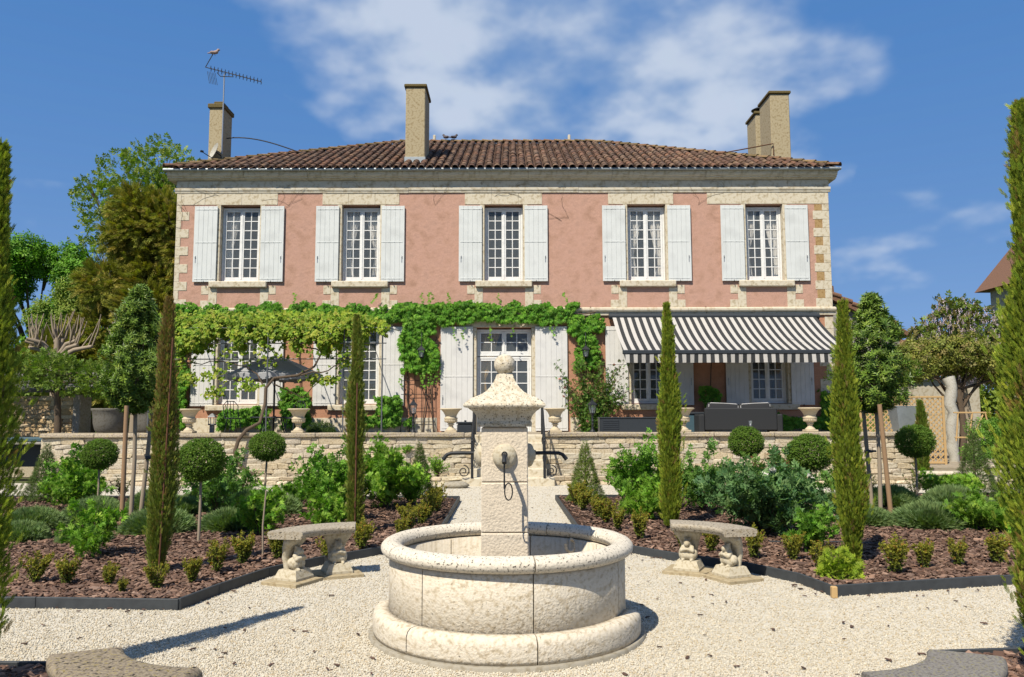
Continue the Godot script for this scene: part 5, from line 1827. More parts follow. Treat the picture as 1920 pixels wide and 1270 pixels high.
# ---------------------------------------------------------------- benches
func build_benches() -> void:
	# carved support: a squirrel crouching before its upright tail
	var bones := [
		[Vector3(0.042, 0.145, 0.035), Vector3(0.046, 0.155, 0.015), 0.05, 0.052], [Vector3(-0.042, 0.145, 0.035), Vector3(-0.046, 0.155, 0.015), 0.05, 0.052],
		[Vector3(0, 0.15, 0.03), Vector3(0, 0.225, 0.035), 0.055, 0.043], [Vector3(0, 0.268, 0.045), Vector3(0, 0.262, 0.08), 0.041, 0.027],
		[Vector3(0.045, 0.225, 0.04), Vector3(0.055, 0.195, 0.075), 0.022, 0.019], [Vector3(0.055, 0.195, 0.075), Vector3(0.015, 0.21, 0.095), 0.019, 0.016],
		[Vector3(-0.045, 0.225, 0.04), Vector3(-0.055, 0.195, 0.075), 0.022, 0.019], [Vector3(-0.055, 0.195, 0.075), Vector3(-0.015, 0.21, 0.095), 0.019, 0.016],
		[Vector3(0.045, 0.1, 0.06), Vector3(0.042, 0.095, 0.095), 0.018, 0.014], [Vector3(-0.045, 0.1, 0.06), Vector3(-0.042, 0.095, 0.095), 0.018, 0.014],
		[Vector3(0.024, 0.302, 0.035), Vector3(0.028, 0.315, 0.03), 0.012, 0.009], [Vector3(-0.024, 0.302, 0.035), Vector3(-0.028, 0.315, 0.03), 0.012, 0.009]]
	var fig := blended(bones, Vector3(-0.13, 0.06, -0.07), Vector3(0.13, 0.34, 0.13), 0.008, 0.014)
	var tail_bones := []
	for s in [-1.0, -0.5, 0.0, 0.5, 1.0]:
		tail_bones.append([Vector3(s * 0.045, 0.09, -0.05), Vector3(s * 0.05, 0.2, -0.07), 0.03, 0.03])
		tail_bones.append([Vector3(s * 0.05, 0.2, -0.07), Vector3(s * 0.07, 0.3, -0.045), 0.03, 0.036])
		tail_bones.append([Vector3(s * 0.07, 0.3, -0.045), Vector3(s * 0.1, 0.37, 0.0), 0.036, 0.045])
	var tail := blended(tail_bones, Vector3(-0.17, 0.04, -0.14), Vector3(0.17, 0.43, 0.09), 0.012, 0.012)
	var pl := MB.new()
	pl.lathe(Vector3.ZERO, [[0.0, 0.0], [0.188, 0.0], [0.188, 0.022], [0.182, 0.03], [0.15, 0.085], [0.142, 0.095], [0.0, 0.095]], 4, PI / 4, TAU + PI / 4)
	var plinth := pl.mesh()
	var rad := 0.685
	var slots := [[-45.0, 2.74, "weathered curved stone bench with carved squirrel legs left of the fountain", "bench_stone", "pair of legs"], [45.0, 2.9, "weathered curved stone bench with carved squirrel legs right of the fountain", "bench_stone", ""], [-143.5, 3.05, "pale curved stone bench cut off by the picture's lower left edge", "tan_bench", ""], [143.0, 3.15, "smooth grey curved stone bench cut off by the picture's lower right edge", "grey_bench", ""]]
	for s in slots:
		var a := deg_to_rad(s[0])
		var at: Vector3 = FOUNTAIN + Vector3(sin(a), 0, -cos(a)) * s[1] + (Vector3(0.1 if s[0] < 0 else 0.0, 0, 0.14) if absf(s[0]) > 90 else Vector3.ZERO)
		var to: Vector3 = FOUNTAIN - at
		var b := thing("stone_bench", s[2], "bench", at + Vector3(0, 0.035, 0), atan2(to.x, to.z), "curved stone benches around the fountain")
		var seat := MB.new()
		var near := absf(s[0]) > 90
		var half := 0.54 if near else 0.62
		var ri := rad - (0.15 if near else 0.18)
		var ro := rad + (0.17 if near else 0.18)
		var h := 0.4
		seat.lathe(Vector3(0, 0, rad), [[ri + 0.03, h - 0.005], [ro - 0.03, h - 0.005], [ro - 0.01, h + 0.005], [ro - 0.012, h + 0.02], [ro, h + 0.03], [ro, h + 0.055], [ro - 0.012, h + 0.068], [ro - 0.03, h + 0.07], [ri + 0.03, h + 0.07], [ri + 0.012, h + 0.068], [ri, h + 0.055], [ri, h + 0.03], [ri + 0.012, h + 0.02], [ri + 0.01, h + 0.005], [ri + 0.03, h - 0.005]], 30, PI - half, PI + half, true)
		part("seat", seat.mesh(), M[s[3]], b)
		if s[0] == -143.5:
			for e in [-half, half]:
				var sc := MB.new()
				var d := Vector3(sin(PI + e), 0, cos(PI + e))
				sc.tube([Vector3(0, h + 0.03, rad) + d * (ri + 0.01), Vector3(0, h + 0.03, rad) + d * (ro - 0.01)], 0.042, 12)
				part("scroll_end", sc.mesh(), M[s[3]], b)
		for e in [-0.36, 0.36]:
			var d := Vector3(sin(PI + e), 0, cos(PI + e))
			var p := Vector3(0, 0, rad) + d * rad
			var face := Vector3(0, e + 0.0, 0)
			var leg := part("leg", tail, M.bench_leg if s[3] == "bench_stone" else M[s[3]], b, p, face)
			part("figure", fig, M.bench_leg if s[3] == "bench_stone" else M[s[3]], leg)
			part("plinth", plinth, M.bench_leg if s[3] == "bench_stone" else M[s[3]], leg)
			# paving slab under each leg
			var w := MB.new()
			w.box(Vector3.ZERO, Vector3(0.46, 0.04, 0.42), 0.006)
			var q: Vector3 = b.transform * p
			if absf(s[0]) < 90:
				one("paving_slab", w.mesh(), M.paver, "square sandy paving slab under the %s leg of the bench %s of the fountain" % ["left" if (e > 0) else "right", "left" if s[0] < 0 else "right"], "paving", "slabs under the benches", Vector3(q.x, 0.014, q.z), Vector3(0, b.rotation.y + e, 0))


# ---------------------------------------------------------------- plants
var sprig := {}

func make_sprigs() -> void:
	var b := MB.new()          # creeper: five pointed leaflets, tip along +y, facing +z
	for a in [-1.15, -0.55, 0.0, 0.55, 1.15]:
		b.leaf(Vector3(0, 0, 0), Vector3(sin(a), cos(a), 0.06), Vector3(0, 0, 1), 0.8 - absf(a) * 0.2, 0.25, 0.4, 0.35)
	sprig.creeper = b.mesh()
	b = MB.new()               # grape: broad lobed leaf
	for a in [-1.0, 0.0, 1.0]:
		b.leaf(Vector3(0, -0.1, 0), Vector3(sin(a), cos(a), 0.05), Vector3(0, 0, 1), 0.85 - absf(a) * 0.15, 0.7, 0.22, 0.2)
	sprig.vine = b.mesh()
	b = MB.new()               # rose: five leaflets along a stalk
	for s in [[0.3, -1.1], [0.3, 1.1], [0.65, -0.95], [0.65, 0.95], [0.75, 0.0]]:
		b.leaf(Vector3(0, s[0], 0), Vector3(sin(s[1]), cos(s[1]), 0.1), Vector3(0, 0.2, 1), 0.55, 0.36, 0.2, 0.15)
	b.blade(Vector3.ZERO, Vector3.UP, Vector3(0, 0, 1), 0.8, 0.03)
	sprig.rose = b.mesh()
	b = MB.new()               # box: a tuft of small oval leaves
	for k in 7:
		var a := k * 2.4
		b.leaf(Vector3(0, 0.08 * k, 0), Vector3(cos(a), 0.9, sin(a)), Vector3(-cos(a), 0.8, -sin(a)), 0.45, 0.28, 0.15)
	sprig.box = b.mesh()
	b = MB.new()               # cypress: feathery spray of fine twigs
	for k in 24:
		var t := k / 23.0
		var a := k * 2.4
		b.blade(Vector3(0, t * 0.6, 0), Vector3(cos(a) * (0.6 - t * 0.25), 1.0, sin(a) * (0.6 - t * 0.25)), Vector3(sin(a), 0.2, -cos(a)), 0.46 - t * 0.12, 0.058)
	b.blade(Vector3.ZERO, Vector3(0, 1, 0.1), Vector3(1, 0, 0.3), 1.0, 0.07)
	sprig.cypress = b.mesh()
	b = MB.new()               # yew: short stiff needles round a shoot
	for k in 12:
		var a := k * 2.4
		b.blade(Vector3(0, 0.07 * k, 0), Vector3(cos(a), 0.75, sin(a)), Vector3(-cos(a), 1, -sin(a)), 0.34, 0.09)
	sprig.yew = b.mesh()
	b = MB.new()               # lavender: narrow upright blades
	for k in 9:
		var a := k * 2.4
		b.blade(Vector3(cos(a) * 0.08, 0, sin(a) * 0.08), Vector3(cos(a) * 0.32, 1, sin(a) * 0.32), Vector3(cos(a), 0, sin(a)), rf(0.7, 1.0), 0.1)
	sprig.lavender = b.mesh()
	b = MB.new()               # laurel: long glossy leaves in a whorl
	for k in 7:
		var a := k * 2.4
		b.leaf(Vector3(0, 0.09 * k, 0), Vector3(cos(a), 0.7, sin(a)), Vector3(-cos(a) * 0.4, 1, -sin(a) * 0.4), 0.85, 0.24, 0.25, 0.12)
	sprig.laurel = b.mesh()
	b = MB.new()               # peony: divided leaf
	for k in 9:
		var a := (k - 4) * 0.33
		b.leaf(Vector3(0, 0.22 + 0.06 * (k % 3), 0), Vector3(sin(a), cos(a), 0.15 * (k % 2)), Vector3(0, 0.15, 1), 0.62, 0.17, 0.25, 0.2)
	b.blade(Vector3(0, -0.4, 0), Vector3.UP, Vector3(0, 0, 1), 0.8, 0.04)
	sprig.peony = b.mesh()
	b = MB.new()               # tree: loose spray of leaves
	for k in 9:
		var a := k * 2.4
		b.leaf(Vector3(cos(a) * 0.12, 0.1 * k - 0.2, sin(a) * 0.12), Vector3(cos(a), rf(-0.2, 0.7), sin(a)), Vector3(rf(-0.4, 0.4), 1, rf(-0.4, 0.4)), 0.5, 0.28, 0.2, 0.15)
	sprig.tree = b.mesh()

# column of upright sprays; two levels of wander make the outline uneven
func cypress_sprays(h: float, r: float, n: int, size: float, greens: Array, ns: FastNoiseLite, off: float) -> Array:
	var xs := []
	var cs := []
	for i in int(n * 1.5):
		var t := rf(0.0, 1.0)
		var a := rf(0, TAU)
		var prof := r * (0.7 + 0.3 * smoothstep(0.0, 0.1, t)) * (1.0 - pow(clampf((t - 0.5) / 0.52, 0.0, 1.0), 1.7) * 0.92) * (1.0 - 0.12 * t)
		var lump := ns.get_noise_3d(cos(a) * 4.0 + off, t * h * 9.0, sin(a) * 4.0)
		prof *= 1.0 + 0.9 * lump
		if lump < -0.3 and rf(0, 1) < 0.6:
			continue
		var q := sqrt(rf(0.12, 1.0))
		var long := rf(0.7, 1.3)
		if rf(0, 1) < 0.015:
			q = rf(1.0, 1.4)
			long = rf(1.2, 1.9)
		var y := 0.06 + t * (h - 0.12)
		var out := Vector3(cos(a), 0, sin(a))
		var d := (out * rf(0.2, 0.75) + Vector3.UP + rdir() * 0.22)
		xs.append(Transform3D(along(d).scaled_local(Vector3(1, rf(0.9, 1.5), 1) * size * long), out * prof * q + Vector3(0, y, 0)))
		var c: Color = greens[rng.randi() % mini(4, greens.size())]
		if greens.size() > 5 and rf(0.25, 1.0) < t * 0.95:
			c = greens[4 + rng.randi() % (greens.size() - 4)]
		elif ns.get_noise_3d(cos(a) * 9.0, t * h * 30.0 + off, sin(a) * 9.0) > 0.3 and rf(0, 1) < 0.35:
			c = Color(0.3, 0.22, 0.07)
		cs.append(vary(c, 0.3, 0.1))
	return [xs, cs]

func cypress(label: String, at: Vector3, h: float, r: float, n: int, size: float, greens: Array, off: float, bare := 0.0) -> Node3D:
	var t := thing("slim_cypress", label, "cypress", at, 0.0, "slim cypresses in the beds")
	var ns := noise(0.09, FastNoiseLite.TYPE_SIMPLEX_SMOOTH, 3, 61)
	var l := cypress_sprays(h, r, n, size, greens, ns, off)
	many("foliage", sprig.cypress, M.needle, l[0], l[1], t)
	var b := MB.new()
	b.tube([Vector3.ZERO, Vector3(0.01, h * 0.5, 0), Vector3(0, h * 0.96, 0)], [0.03, 0.02, 0.005], 6)
	for k in 70:
		var y := rf(0.1, 0.9) * h
		var a := rf(0, TAU)
		var w := r * (1.0 - smoothstep(0.5, 1.0, y / h) * 0.8)
		b.tube([Vector3(0, y, 0), Vector3(cos(a) * w * 0.5, y + 0.12, sin(a) * w * 0.5), Vector3(cos(a) * w * 0.8, y + 0.3, sin(a) * w * 0.8)], [0.008, 0.005, 0.002], 4, false)
	part("trunk", b.mesh(), M.wood, t)
	return t

func stake(label: String, at: Vector3, h: float, r: float, material: Material, lean := Vector3.ZERO) -> void:
	var b := MB.new()
	b.tube([Vector3.ZERO, lean * 0.5 + Vector3(0, h * 0.5, 0), lean + Vector3(0, h, 0)], [r, r, r * 0.95], 8)
	one("plant_stake", b.mesh(), material, label, "stake", "stakes beside young trees", at)

# points filling a squashed ball, thicker outside
func shrub_ball(called: String, label: String, at: Vector3, r: Vector3, tint: Color, n: int, kind: String, category: String, stemmed := true, size := 0.035, group := "", parent: Node3D = null, lift := 0.0, mname := "leaf") -> Node3D:
	var t: Node3D = parent if parent else thing(called, label, category, at, 0.0, group)
	var xs := []
	var cs := []
	var ns := noise(0.5, FastNoiseLite.TYPE_SIMPLEX_SMOOTH, 2, 8)
	for i in n:
		var d := rdir()
		if not stemmed and d.y < -0.2:
			d.y = -d.y * 0.4
		var k := pow(rf(0.25, 1.0), 0.33) * (1.0 + 0.08 * ns.get_noise_3dv(d * 6.0))
		var p := Vector3(d.x * r.x, d.y * r.y + (0.0 if stemmed else r.y * 0.25), d.z * r.z) * k
		if not stemmed: p.y = maxf(p.y, 0.0)
		xs.append(Transform3D(along(d + Vector3(0, 0.35, 0) + rdir() * 0.5).scaled_local(Vector3.ONE * size * rf(0.7, 1.35)), p + Vector3(0, lift, 0)))
		cs.append(vary(tint, 0.28, 0.1))
	many("foliage", sprig[kind], M[mname], xs, cs, t)
	return t

func build_beds() -> void:
	var olive := [Color(0.26, 0.33, 0.035), Color(0.2, 0.27, 0.03), Color(0.33, 0.38, 0.05), Color(0.15, 0.21, 0.028)]
	var dull := [Color(0.22, 0.28, 0.05), Color(0.17, 0.23, 0.035), Color(0.28, 0.31, 0.065), Color(0.19, 0.22, 0.05)]
	var brown := dull + [Color(0.3, 0.2, 0.08), Color(0.27, 0.22, 0.07)]
	cypress("slim cypress with a rust coloured stake left of the fountain behind the left bench", Vector3(-2.1, 0.04, -10.75), 2.95, 0.1, 8500, 0.045, dull, 0.0)
	cypress("slim bright green cypress in front of the striped awning", Vector3(2.16, 0.04, -11.1), 3.15, 0.115, 10500, 0.048, olive, 3.0)
	cypress("slim brownish cypress with rusty stake at the left end of the house", Vector3(-3.5, 0.04, -8.1), 2.8, 0.095, 9500, 0.04, brown, 7.0)
	cypress("dense bright green cypress at the right end of the awning", Vector3(3.55, 0.04, -8.5), 2.8, 0.128, 12000, 0.042, olive, 11.0)
	cypress("ragged close cypress with rusty stake cut off by the left picture edge", Vector3(-3.1, 0.04, -4.72), 3.25, 0.135, 8500, 0.04, olive, 17.0)
	cypress("tall dense close cypress cut off by the right picture edge", Vector3(3.12, 0.04, -4.72), 3.5, 0.17, 20000, 0.038, olive + [Color(0.216, 0.24, 0.0378)], 23.0)
	stake("rusty iron stake standing in the slim cypress behind the left bench", Vector3(-2.06, 0.04, -10.64), 2.0, 0.01, M.rust)
	stake("rusty iron stake in the brownish cypress at the left end of the house", Vector3(-3.46, 0.04, -8.0), 2.35, 0.009, M.rust, Vector3(0.05, 0, 0))
	stake("thick rusty stake in the close cypress at the left picture edge", Vector3(-3.02, 0.04, -4.6), 2.6, 0.013, M.rust, Vector3(-0.06, 0, 0))

	# ball-clipped box on stems
	var tp := thing("box_standard", "", "topiary", Vector3.ZERO, 0.0, "ball clipped box trees on bare stems")
	shrub_ball("", "", Vector3.ZERO, Vector3(0.29, 0.255, 0.29), Color(0.125, 0.215, 0.028), 5600, "box", "", true, 0.032, "", tp, 1.0)
	var sb := MB.new()
	sb.tube([Vector3.ZERO, Vector3(0.01, 0.45, 0), Vector3(-0.005, 0.95, 0)], [0.02, 0.017, 0.016], 7)
	for k in 8:
		var a := k * 0.8
		sb.tube([Vector3(0, 0.8, 0), Vector3(cos(a) * 0.12, 0.95, sin(a) * 0.12)], [0.01, 0.004], 4)
	part("stem", sb.mesh(), M.pale_wood, tp)
	var balls := [[Vector3(-6.75, 0.04, -13.2), 0.95, "ball clipped box on a pale stem at the far left before the laurel stakes"], [Vector3(-3.87, 0.04, -10.05), 1.0, "ball clipped box on a pale stem between the left cypress and the grape trunk"], [Vector3(-4.38, 0.04, -14.35), 1.06, "ball clipped box in front of the terrace wall beside the twisted vine trunk"], [Vector3(4.15, 0.04, -14.4), 1.06, "ball clipped box in front of the wall below the sofa"], [Vector3(4.2, 0.04, -11.4), 1.06, "large ball clipped box just left of the right cypress"], [Vector3(7.03, 0.04, -14.1), 1.08, "ball clipped box on a pale stem at the far right before the trellis"]]
	for i in balls.size():
		var s: float = balls[i][1]
		if i == 0:
			tp.position = balls[0][0]
			tp.scale = Vector3(s, s, s)
			tp.set_meta("label", balls[0][2])
		else:
			var bt2 := again(tp, balls[i][0], i * 1.3, Vector3(s * (0.96 + 0.08 * (i % 3) / 2.0), s * (0.97 + 0.05 * (i % 2)), s), balls[i][2])
			bt2.rotation.x = rf(-0.035, 0.035)
			bt2.rotation.z = rf(-0.035, 0.035)

	laurel(Vector3(-5.68, 0.04, -12.1), 3.5, 0.52, "young laurel tree with glossy leaves left of the brownish cypress")
	laurel(Vector3(5.8, 0.04, -12.8), 3.45, 0.56, "young laurel tree with glossy leaves behind the right cypress")
	stake("brown wooden post left of the left laurel stem", Vector3(-5.62, 0.04, -11.7), 1.72, 0.035, M.stake_wood)
	stake("grey wooden post right of the left laurel stem", Vector3(-5.72, 0.04, -12.5), 1.65, 0.035, M.pale_wood, Vector3(0.12, 0, 0))
	stake("grey wooden post with black ties beside the right laurel", Vector3(5.98, 0.04, -13.5), 1.75, 0.035, M.pale_wood, Vector3(-0.08, 0, 0))
	stake("brown wooden post right of the right laurel", Vector3(5.58, 0.04, -11.97), 1.72, 0.035, M.stake_wood, Vector3(-0.1, 0, 0))
	for s in [[Vector3(-5.62, 0.97, -12.48), "black rubber tie on the grey post of the left laurel"], [Vector3(5.93, 1.0, -13.46), "black rubber tie low on the grey post of the right laurel"], [Vector3(5.9, 1.65, -13.44), "black rubber tie high on the grey post of the right laurel"]]:
		var tb := MB.new()
		tb.box(Vector3.ZERO, Vector3(0.09, 0.05, 0.09), 0.012)
		tb.box(Vector3(0.08, 0, 0.0), Vector3(0.12, 0.035, 0.02), 0.006)
		one("rubber_tie", tb.mesh(), M.dark_paint, s[1], "tie", "rubber ties on posts", s[0])
	var bt := MB.new()
	bt.box(Vector3.ZERO, Vector3(0.62, 0.07, 0.025), 0.006)
	one("cross_batten", bt.mesh(), M.pale_wood, "pale batten nailed across the posts of the left laurel", "batten", "", Vector3(-5.58, 0.97, -12.56), Vector3(0, 0.1, 0))

	# clipped yew cones
	var yc := 0
	for y in [[Vector3(-1.76, 0.04, -15.4), 1.08, 0.26, "narrow dark clipped cone left of the path before the steps"], [Vector3(1.32, 0.04, -14.6), 1.13, 0.33, "broad olive clipped cone right of the path before the steps"], [Vector3(8.75, 0.04, -15.3), 1.35, 0.4, "clipped dark cone at the far right before the low wall"], [Vector3(-8.65, 0.04, -15.0), 1.1, 0.36, "clipped dark cone at the far left before the stone outbuilding"]]:
		var t := thing("clipped_cone", y[3], "topiary", y[0], 0.0, "clipped cones")
		var xs := []
		var cs := []
		var base := Color(0.0798, 0.123, 0.0304) if yc != 1 else Color(0.116, 0.167, 0.0274)
		for i in 3600:
			var q := 1.0 - sqrt(rf(0, 1))
			var a := rf(0, TAU)
			var w: float = y[2] * (1.0 - q) * (1.0 + 0.1 * sin(a * 5.0 + q * 9.0)) * pow(rf(0.3, 1.0), 0.3)
			xs.append(Transform3D(along(Vector3(cos(a), 0.7, sin(a)) + rdir() * 0.4).scaled_local(Vector3.ONE * rf(0.04, 0.075)), Vector3(cos(a) * w, 0.03 + q * (y[1] - 0.05), sin(a) * w)))
			cs.append(vary(base, 0.3, 0.12))
		many("foliage", sprig.yew, M.needle, xs, cs, t)
		var st := MB.new()
		st.tube([Vector3.ZERO, Vector3(0, y[1] * 0.9, 0)], [0.03, 0.006], 6)
		part("stem", st.mesh(), M.wood, t)
		yc += 1

	build_lavender()
	build_seedlings()
	build_leafy()

func laurel(at: Vector3, h: float, r: float, label: String) -> void:
	var t := thing("laurel_tree", label, "tree", at, 0.0, "young laurels tied to posts")
	var b := MB.new()
	b.tube([Vector3.ZERO, Vector3(0.02, 0.9, 0), Vector3(0, 1.75, 0), Vector3(0.02, h * 0.85, 0)], [0.035, 0.03, 0.028, 0.008], 7)
	for k in 26:
		var y := rf(1.65, h * 0.8)
		var a := rf(0, TAU)
		var w := r * rf(0.5, 0.9)
		b.tube([Vector3(0, y, 0), Vector3(cos(a) * w * 0.5, y + 0.2, sin(a) * w * 0.5), Vector3(cos(a) * w, y + 0.5, sin(a) * w)], [0.012, 0.008, 0.003], 5, false)
	part("trunk", b.mesh(), M.pale_wood, t)
	var xs := []
	var cs := []
	var greens := [Color(0.11, 0.19, 0.025), Color(0.15, 0.24, 0.032), Color(0.075, 0.13, 0.02), Color(0.2, 0.28, 0.045)]
	var ns := noise(0.35, FastNoiseLite.TYPE_SIMPLEX_SMOOTH, 2, 14)
	var n := 0
	while n < 4600:
		var q := rf(0, 1)
		var a := rf(0, TAU)
		var w := r * (sin(PI * pow(q, 0.62)) * 0.85 + 0.1) * (1.0 + 0.7 * ns.get_noise_3d(cos(a) * 4.0, q * 9.0, sin(a) * 4.0 + at.x))
		var k := sqrt(rf(0.05, 1.0))
		n += 1
		if ns.get_noise_3d(cos(a) * 11.0, q * 22.0, sin(a) * 11.0 + at.x) < -0.16 + 0.1 * k: continue
		xs.append(Transform3D(along(Vector3(cos(a), 0.9, sin(a)) + rdir() * 0.5).scaled_local(Vector3.ONE * rf(0.065, 0.115)), Vector3(cos(a) * w * k, 1.6 + q * (h - 1.6), sin(a) * w * k)))
		cs.append(vary(greens[rng.randi() % 4], 0.25, 0.08))
	many("crown", sprig.laurel, M.gloss_leaf, xs, cs, t)

const ORD := ["first", "second", "third", "fourth", "fifth", "sixth", "seventh", "eighth", "ninth", "tenth", "eleventh", "twelfth"]

func build_lavender() -> void:
	var l := thing("lavender_mound", "", "lavender", Vector3.ZERO, 0.0, "grey green lavender mounds in the bark beds")
	var xs := []
	var cs := []
	for i in 3000:
		var d := rdir()
		d.y = absf(d.y) * 0.9 + 0.12
		var p := Vector3(d.x * 0.29, d.y * 0.19, d.z * 0.29) * sqrt(rf(0.2, 1.0))
		xs.append(Transform3D(along(d * Vector3(1, 1.3, 1) + rdir() * 0.2).scaled_local(Vector3(1, 1.2, 1) * rf(0.06, 0.11)), p))
		cs.append(vary(Color(0.175, 0.255, 0.1), 0.3, 0.08))
	many("foliage", sprig.lavender, M.needle, xs, cs, l)
	var sb := MB.new()
	for k in 10:
		var a := k * 0.63
		sb.tube([Vector3(0, -0.01, 0), Vector3(cos(a) * 0.1, 0.09, sin(a) * 0.1)], [0.01, 0.005], 4)
	part("stem", sb.mesh(), M.wood, l)
	var left := [[-6.15, -10.2, 0.95], [-6.6, -11.2, 1.1], [-6.15, -12.0, 1.25], [-6.6, -12.9, 1.0], [-4.75, -10.9, 1.25], [-5.3, -10.1, 0.85], [-5.9, -13.4, 1.15], [-5.3, -13.8, 1.1], [-5.2, -13.0, 0.9], [-4.35, -13.4, 1.15], [-3.85, -12.9, 1.3], [-3.85, -11.2, 1.15]]
	var right := [[5.35, -13.3, 1.05], [6.4, -13.7, 1.2], [5.05, -11.6, 1.05], [5.8, -11.3, 1.35], [7.1, -13.1, 1.35], [7.25, -12.5, 1.1], [6.6, -11.4, 1.0]]
	for s in [[left, "left"], [right, "right"]]:
		var order: Array = s[0]
		order.sort_custom(func(a, b): return a[0] / a[1] > b[0] / b[1])
		for i in order.size():
			var q: Array = order[i]
			var label := "%s lavender mound from the left in the %s bark bed" % [ORD[i], s[1]]
			var p := Vector3(q[0], 0.05, q[1])
			var k: float = q[2]
			if s[1] == "left" and i == 0:
				l.position = p
				l.scale = Vector3.ONE * k
				l.set_meta("label", label)
			else:
				again(l, p, rf(0, 6), Vector3(k * rf(1.0, 1.18), k * rf(0.95, 1.2), k * 1.1), label)

func build_seedlings() -> void:
	# two seedling shapes: upright twiggy and bushy
	var kinds := []
	for v in 3:
		var s := thing("golden_seedling", "", "shrub", Vector3.ZERO, 0.0, "small golden hedge plants along the bed edges")
		var xs := []
		var cs := []
		var st := MB.new()
		for k in 18 + v * 5:
			var d := Vector3(rf(-0.42, 0.42), 1.0, rf(-0.42, 0.42)) * rf(0.22, 0.38)
			st.tube([Vector3.ZERO, d * 0.5 + Vector3(rf(-0.01, 0.01), 0, 0), d], [0.005, 0.004, 0.002], 4, false)
			for i in 40:
				var t := sqrt(rf(0.04, 1.0))
				xs.append(Transform3D(along(d * 0.8 + rdir() * 0.3).scaled_local(Vector3.ONE * rf(0.026, 0.046)), d * t + rdir() * 0.022))
				var c := Color(0.13, 0.18, 0.03).lerp(Color(0.31, 0.28, 0.035), clampf(t * 1.1 - 0.25 + rf(-0.2, 0.2), 0.0, 1.0))
				if rf(0, 1) < 0.06: c = Color(0.34, 0.17, 0.04)
				cs.append(vary(c, 0.25, 0.08))
		many("foliage", sprig.box, M.leaf, xs, cs, s)
		part("stem", st.mesh(), M.wood, s)
		kinds.append(s)
	# rows: [where, points x z scale]
	var rows := [
		["along the front edge of the left bark bed", [[-4.35, -7.55, 1.15], [-4.05, -7.55, 1.0], [-3.7, -7.5, 0.85], [-3.2, -7.35, 0.95], [-3.35, -7.15, 0.6], [-3.0, -7.55, 0.9], [-2.95, -8.05, 1.1], [-2.75, -8.5, 1.2], [-2.5, -8.75, 1.0], [-2.05, -8.95, 1.15], [-1.7, -9.45, 1.25]]],
		["along the path edge of the left bark bed", [[-1.45, -10.1, 1.15], [-1.4, -10.9, 1.2], [-1.32, -11.5, 1.15], [-1.3, -12.2, 1.3], [-1.28, -13.0, 1.3], [-1.32, -13.9, 1.4]]],
		["along the path edge of the right bark bed", [[1.15, -14.1, 1.4], [1.2, -13.1, 1.35], [1.25, -12.3, 1.3], [1.3, -11.6, 1.2], [1.4, -10.9, 1.25], [1.55, -10.2, 1.2]]],
		["along the front edge of the right bark bed", [[1.9, -9.4, 1.3], [2.2, -9.1, 1.2], [2.6, -8.75, 1.1], [2.9, -8.6, 1.2], [3.05, -8.1, 1.15], [3.7, -8.0, 1.25], [4.1, -8.15, 1.2], [4.55, -8.25, 1.2], [4.95, -8.35, 1.15], [5.35, -8.5, 1.1]]]]
	var made := 0
	for r in rows:
		for i in (r[1] as Array).size():
			var q: Array = r[1][i]
			var label := "%s golden seedling from the left %s" % [ORD[i], r[0]]
			if r[0].begins_with("along the path"):
				label = "%s golden seedling from the fountain %s" % [ORD[i] if (q[0] as float) < 0 else ORD[(r[1] as Array).size() - 1 - i], r[0]]
			var p := Vector3(q[0] + rf(-0.07, 0.07), 0.05, q[1] + rf(-0.07, 0.07))
			var sz := Vector3.ONE * (q[2] as float) * rf(0.56, 0.86)
			if made < 3:
				kinds[made].position = p
				kinds[made].scale = sz
				kinds[made].set_meta("label", label)
			else:
				var c := again(kinds[made % 3], p, rf(0, 6), sz * Vector3(rf(0.9, 1.1), rf(0.9, 1.15), 1.0), label)
			made += 1
	# the one lime green seedling at the right cypress
	var lime := shrub_ball("lime_shrub", "bright lime green young shrub at the foot of the right cypress", Vector3(3.1, 0.05, -7.75), Vector3(0.17, 0.22, 0.15), Color(0.288, 0.384, 0.0378), 420, "peony", "shrub", false, 0.07)
	var lm := MB.new()
	for k in 6:
		lm.tube([Vector3.ZERO, Vector3(rf(-0.1, 0.1), 0.25, rf(-0.1, 0.1))], [0.006, 0.003], 4)
	part("stem", lm.mesh(), M.wood, lime)
	# twiggy pale shrubs along the back edges
	var tw := thing("twiggy_shrub", "", "shrub", Vector3.ZERO, 0.0, "thin twiggy shrubs along the back of the beds")
	var tx := []
	var tc := []
	var ts := MB.new()
	for k in 22:
		var d := Vector3(rf(-0.6, 0.6), 1.0, rf(-0.5, 0.5)) * rf(0.25, 0.45)
		ts.tube([Vector3.ZERO, d], [0.006, 0.002], 4, false)
		for i in 11:
			tx.append(Transform3D(along(d + rdir() * 0.4).scaled_local(Vector3.ONE * rf(0.03, 0.05)), d * rf(0.4, 1.0) + rdir() * 0.02))
			tc.append(vary(Color(0.12, 0.1, 0.05).lerp(Color(0.131, 0.189, 0.0457), rf(0, 1)), 0.3))
	many("foliage", sprig.box, M.leaf, tx, tc, tw)
	part("stem", ts.mesh(), M.wood, tw)
	var pts := [[-6.3, -15.1], [-7.3, -15.2], [-3.6, -15.0], [-5.3, -15.2], [5.3, -15.1], [6.7, -15.2], [7.6, -15.3], [8.4, -15.4], [9.3, -15.5], [3.4, -15.2]]
	pts.sort_custom(func(a, b): return a[0] < b[0])
	for i in pts.size():
		var label := "%s thin twiggy shrub from the left along the back of the beds" % ORD[i]
		if i == 0:
			tw.position = Vector3(pts[i][0], 0.05, pts[i][1])
			tw.set_meta("label", label)
		else:
			again(tw, Vector3(pts[i][0], 0.05, pts[i][1]), rf(0, 6), Vector3.ONE * rf(0.85, 1.2), label)

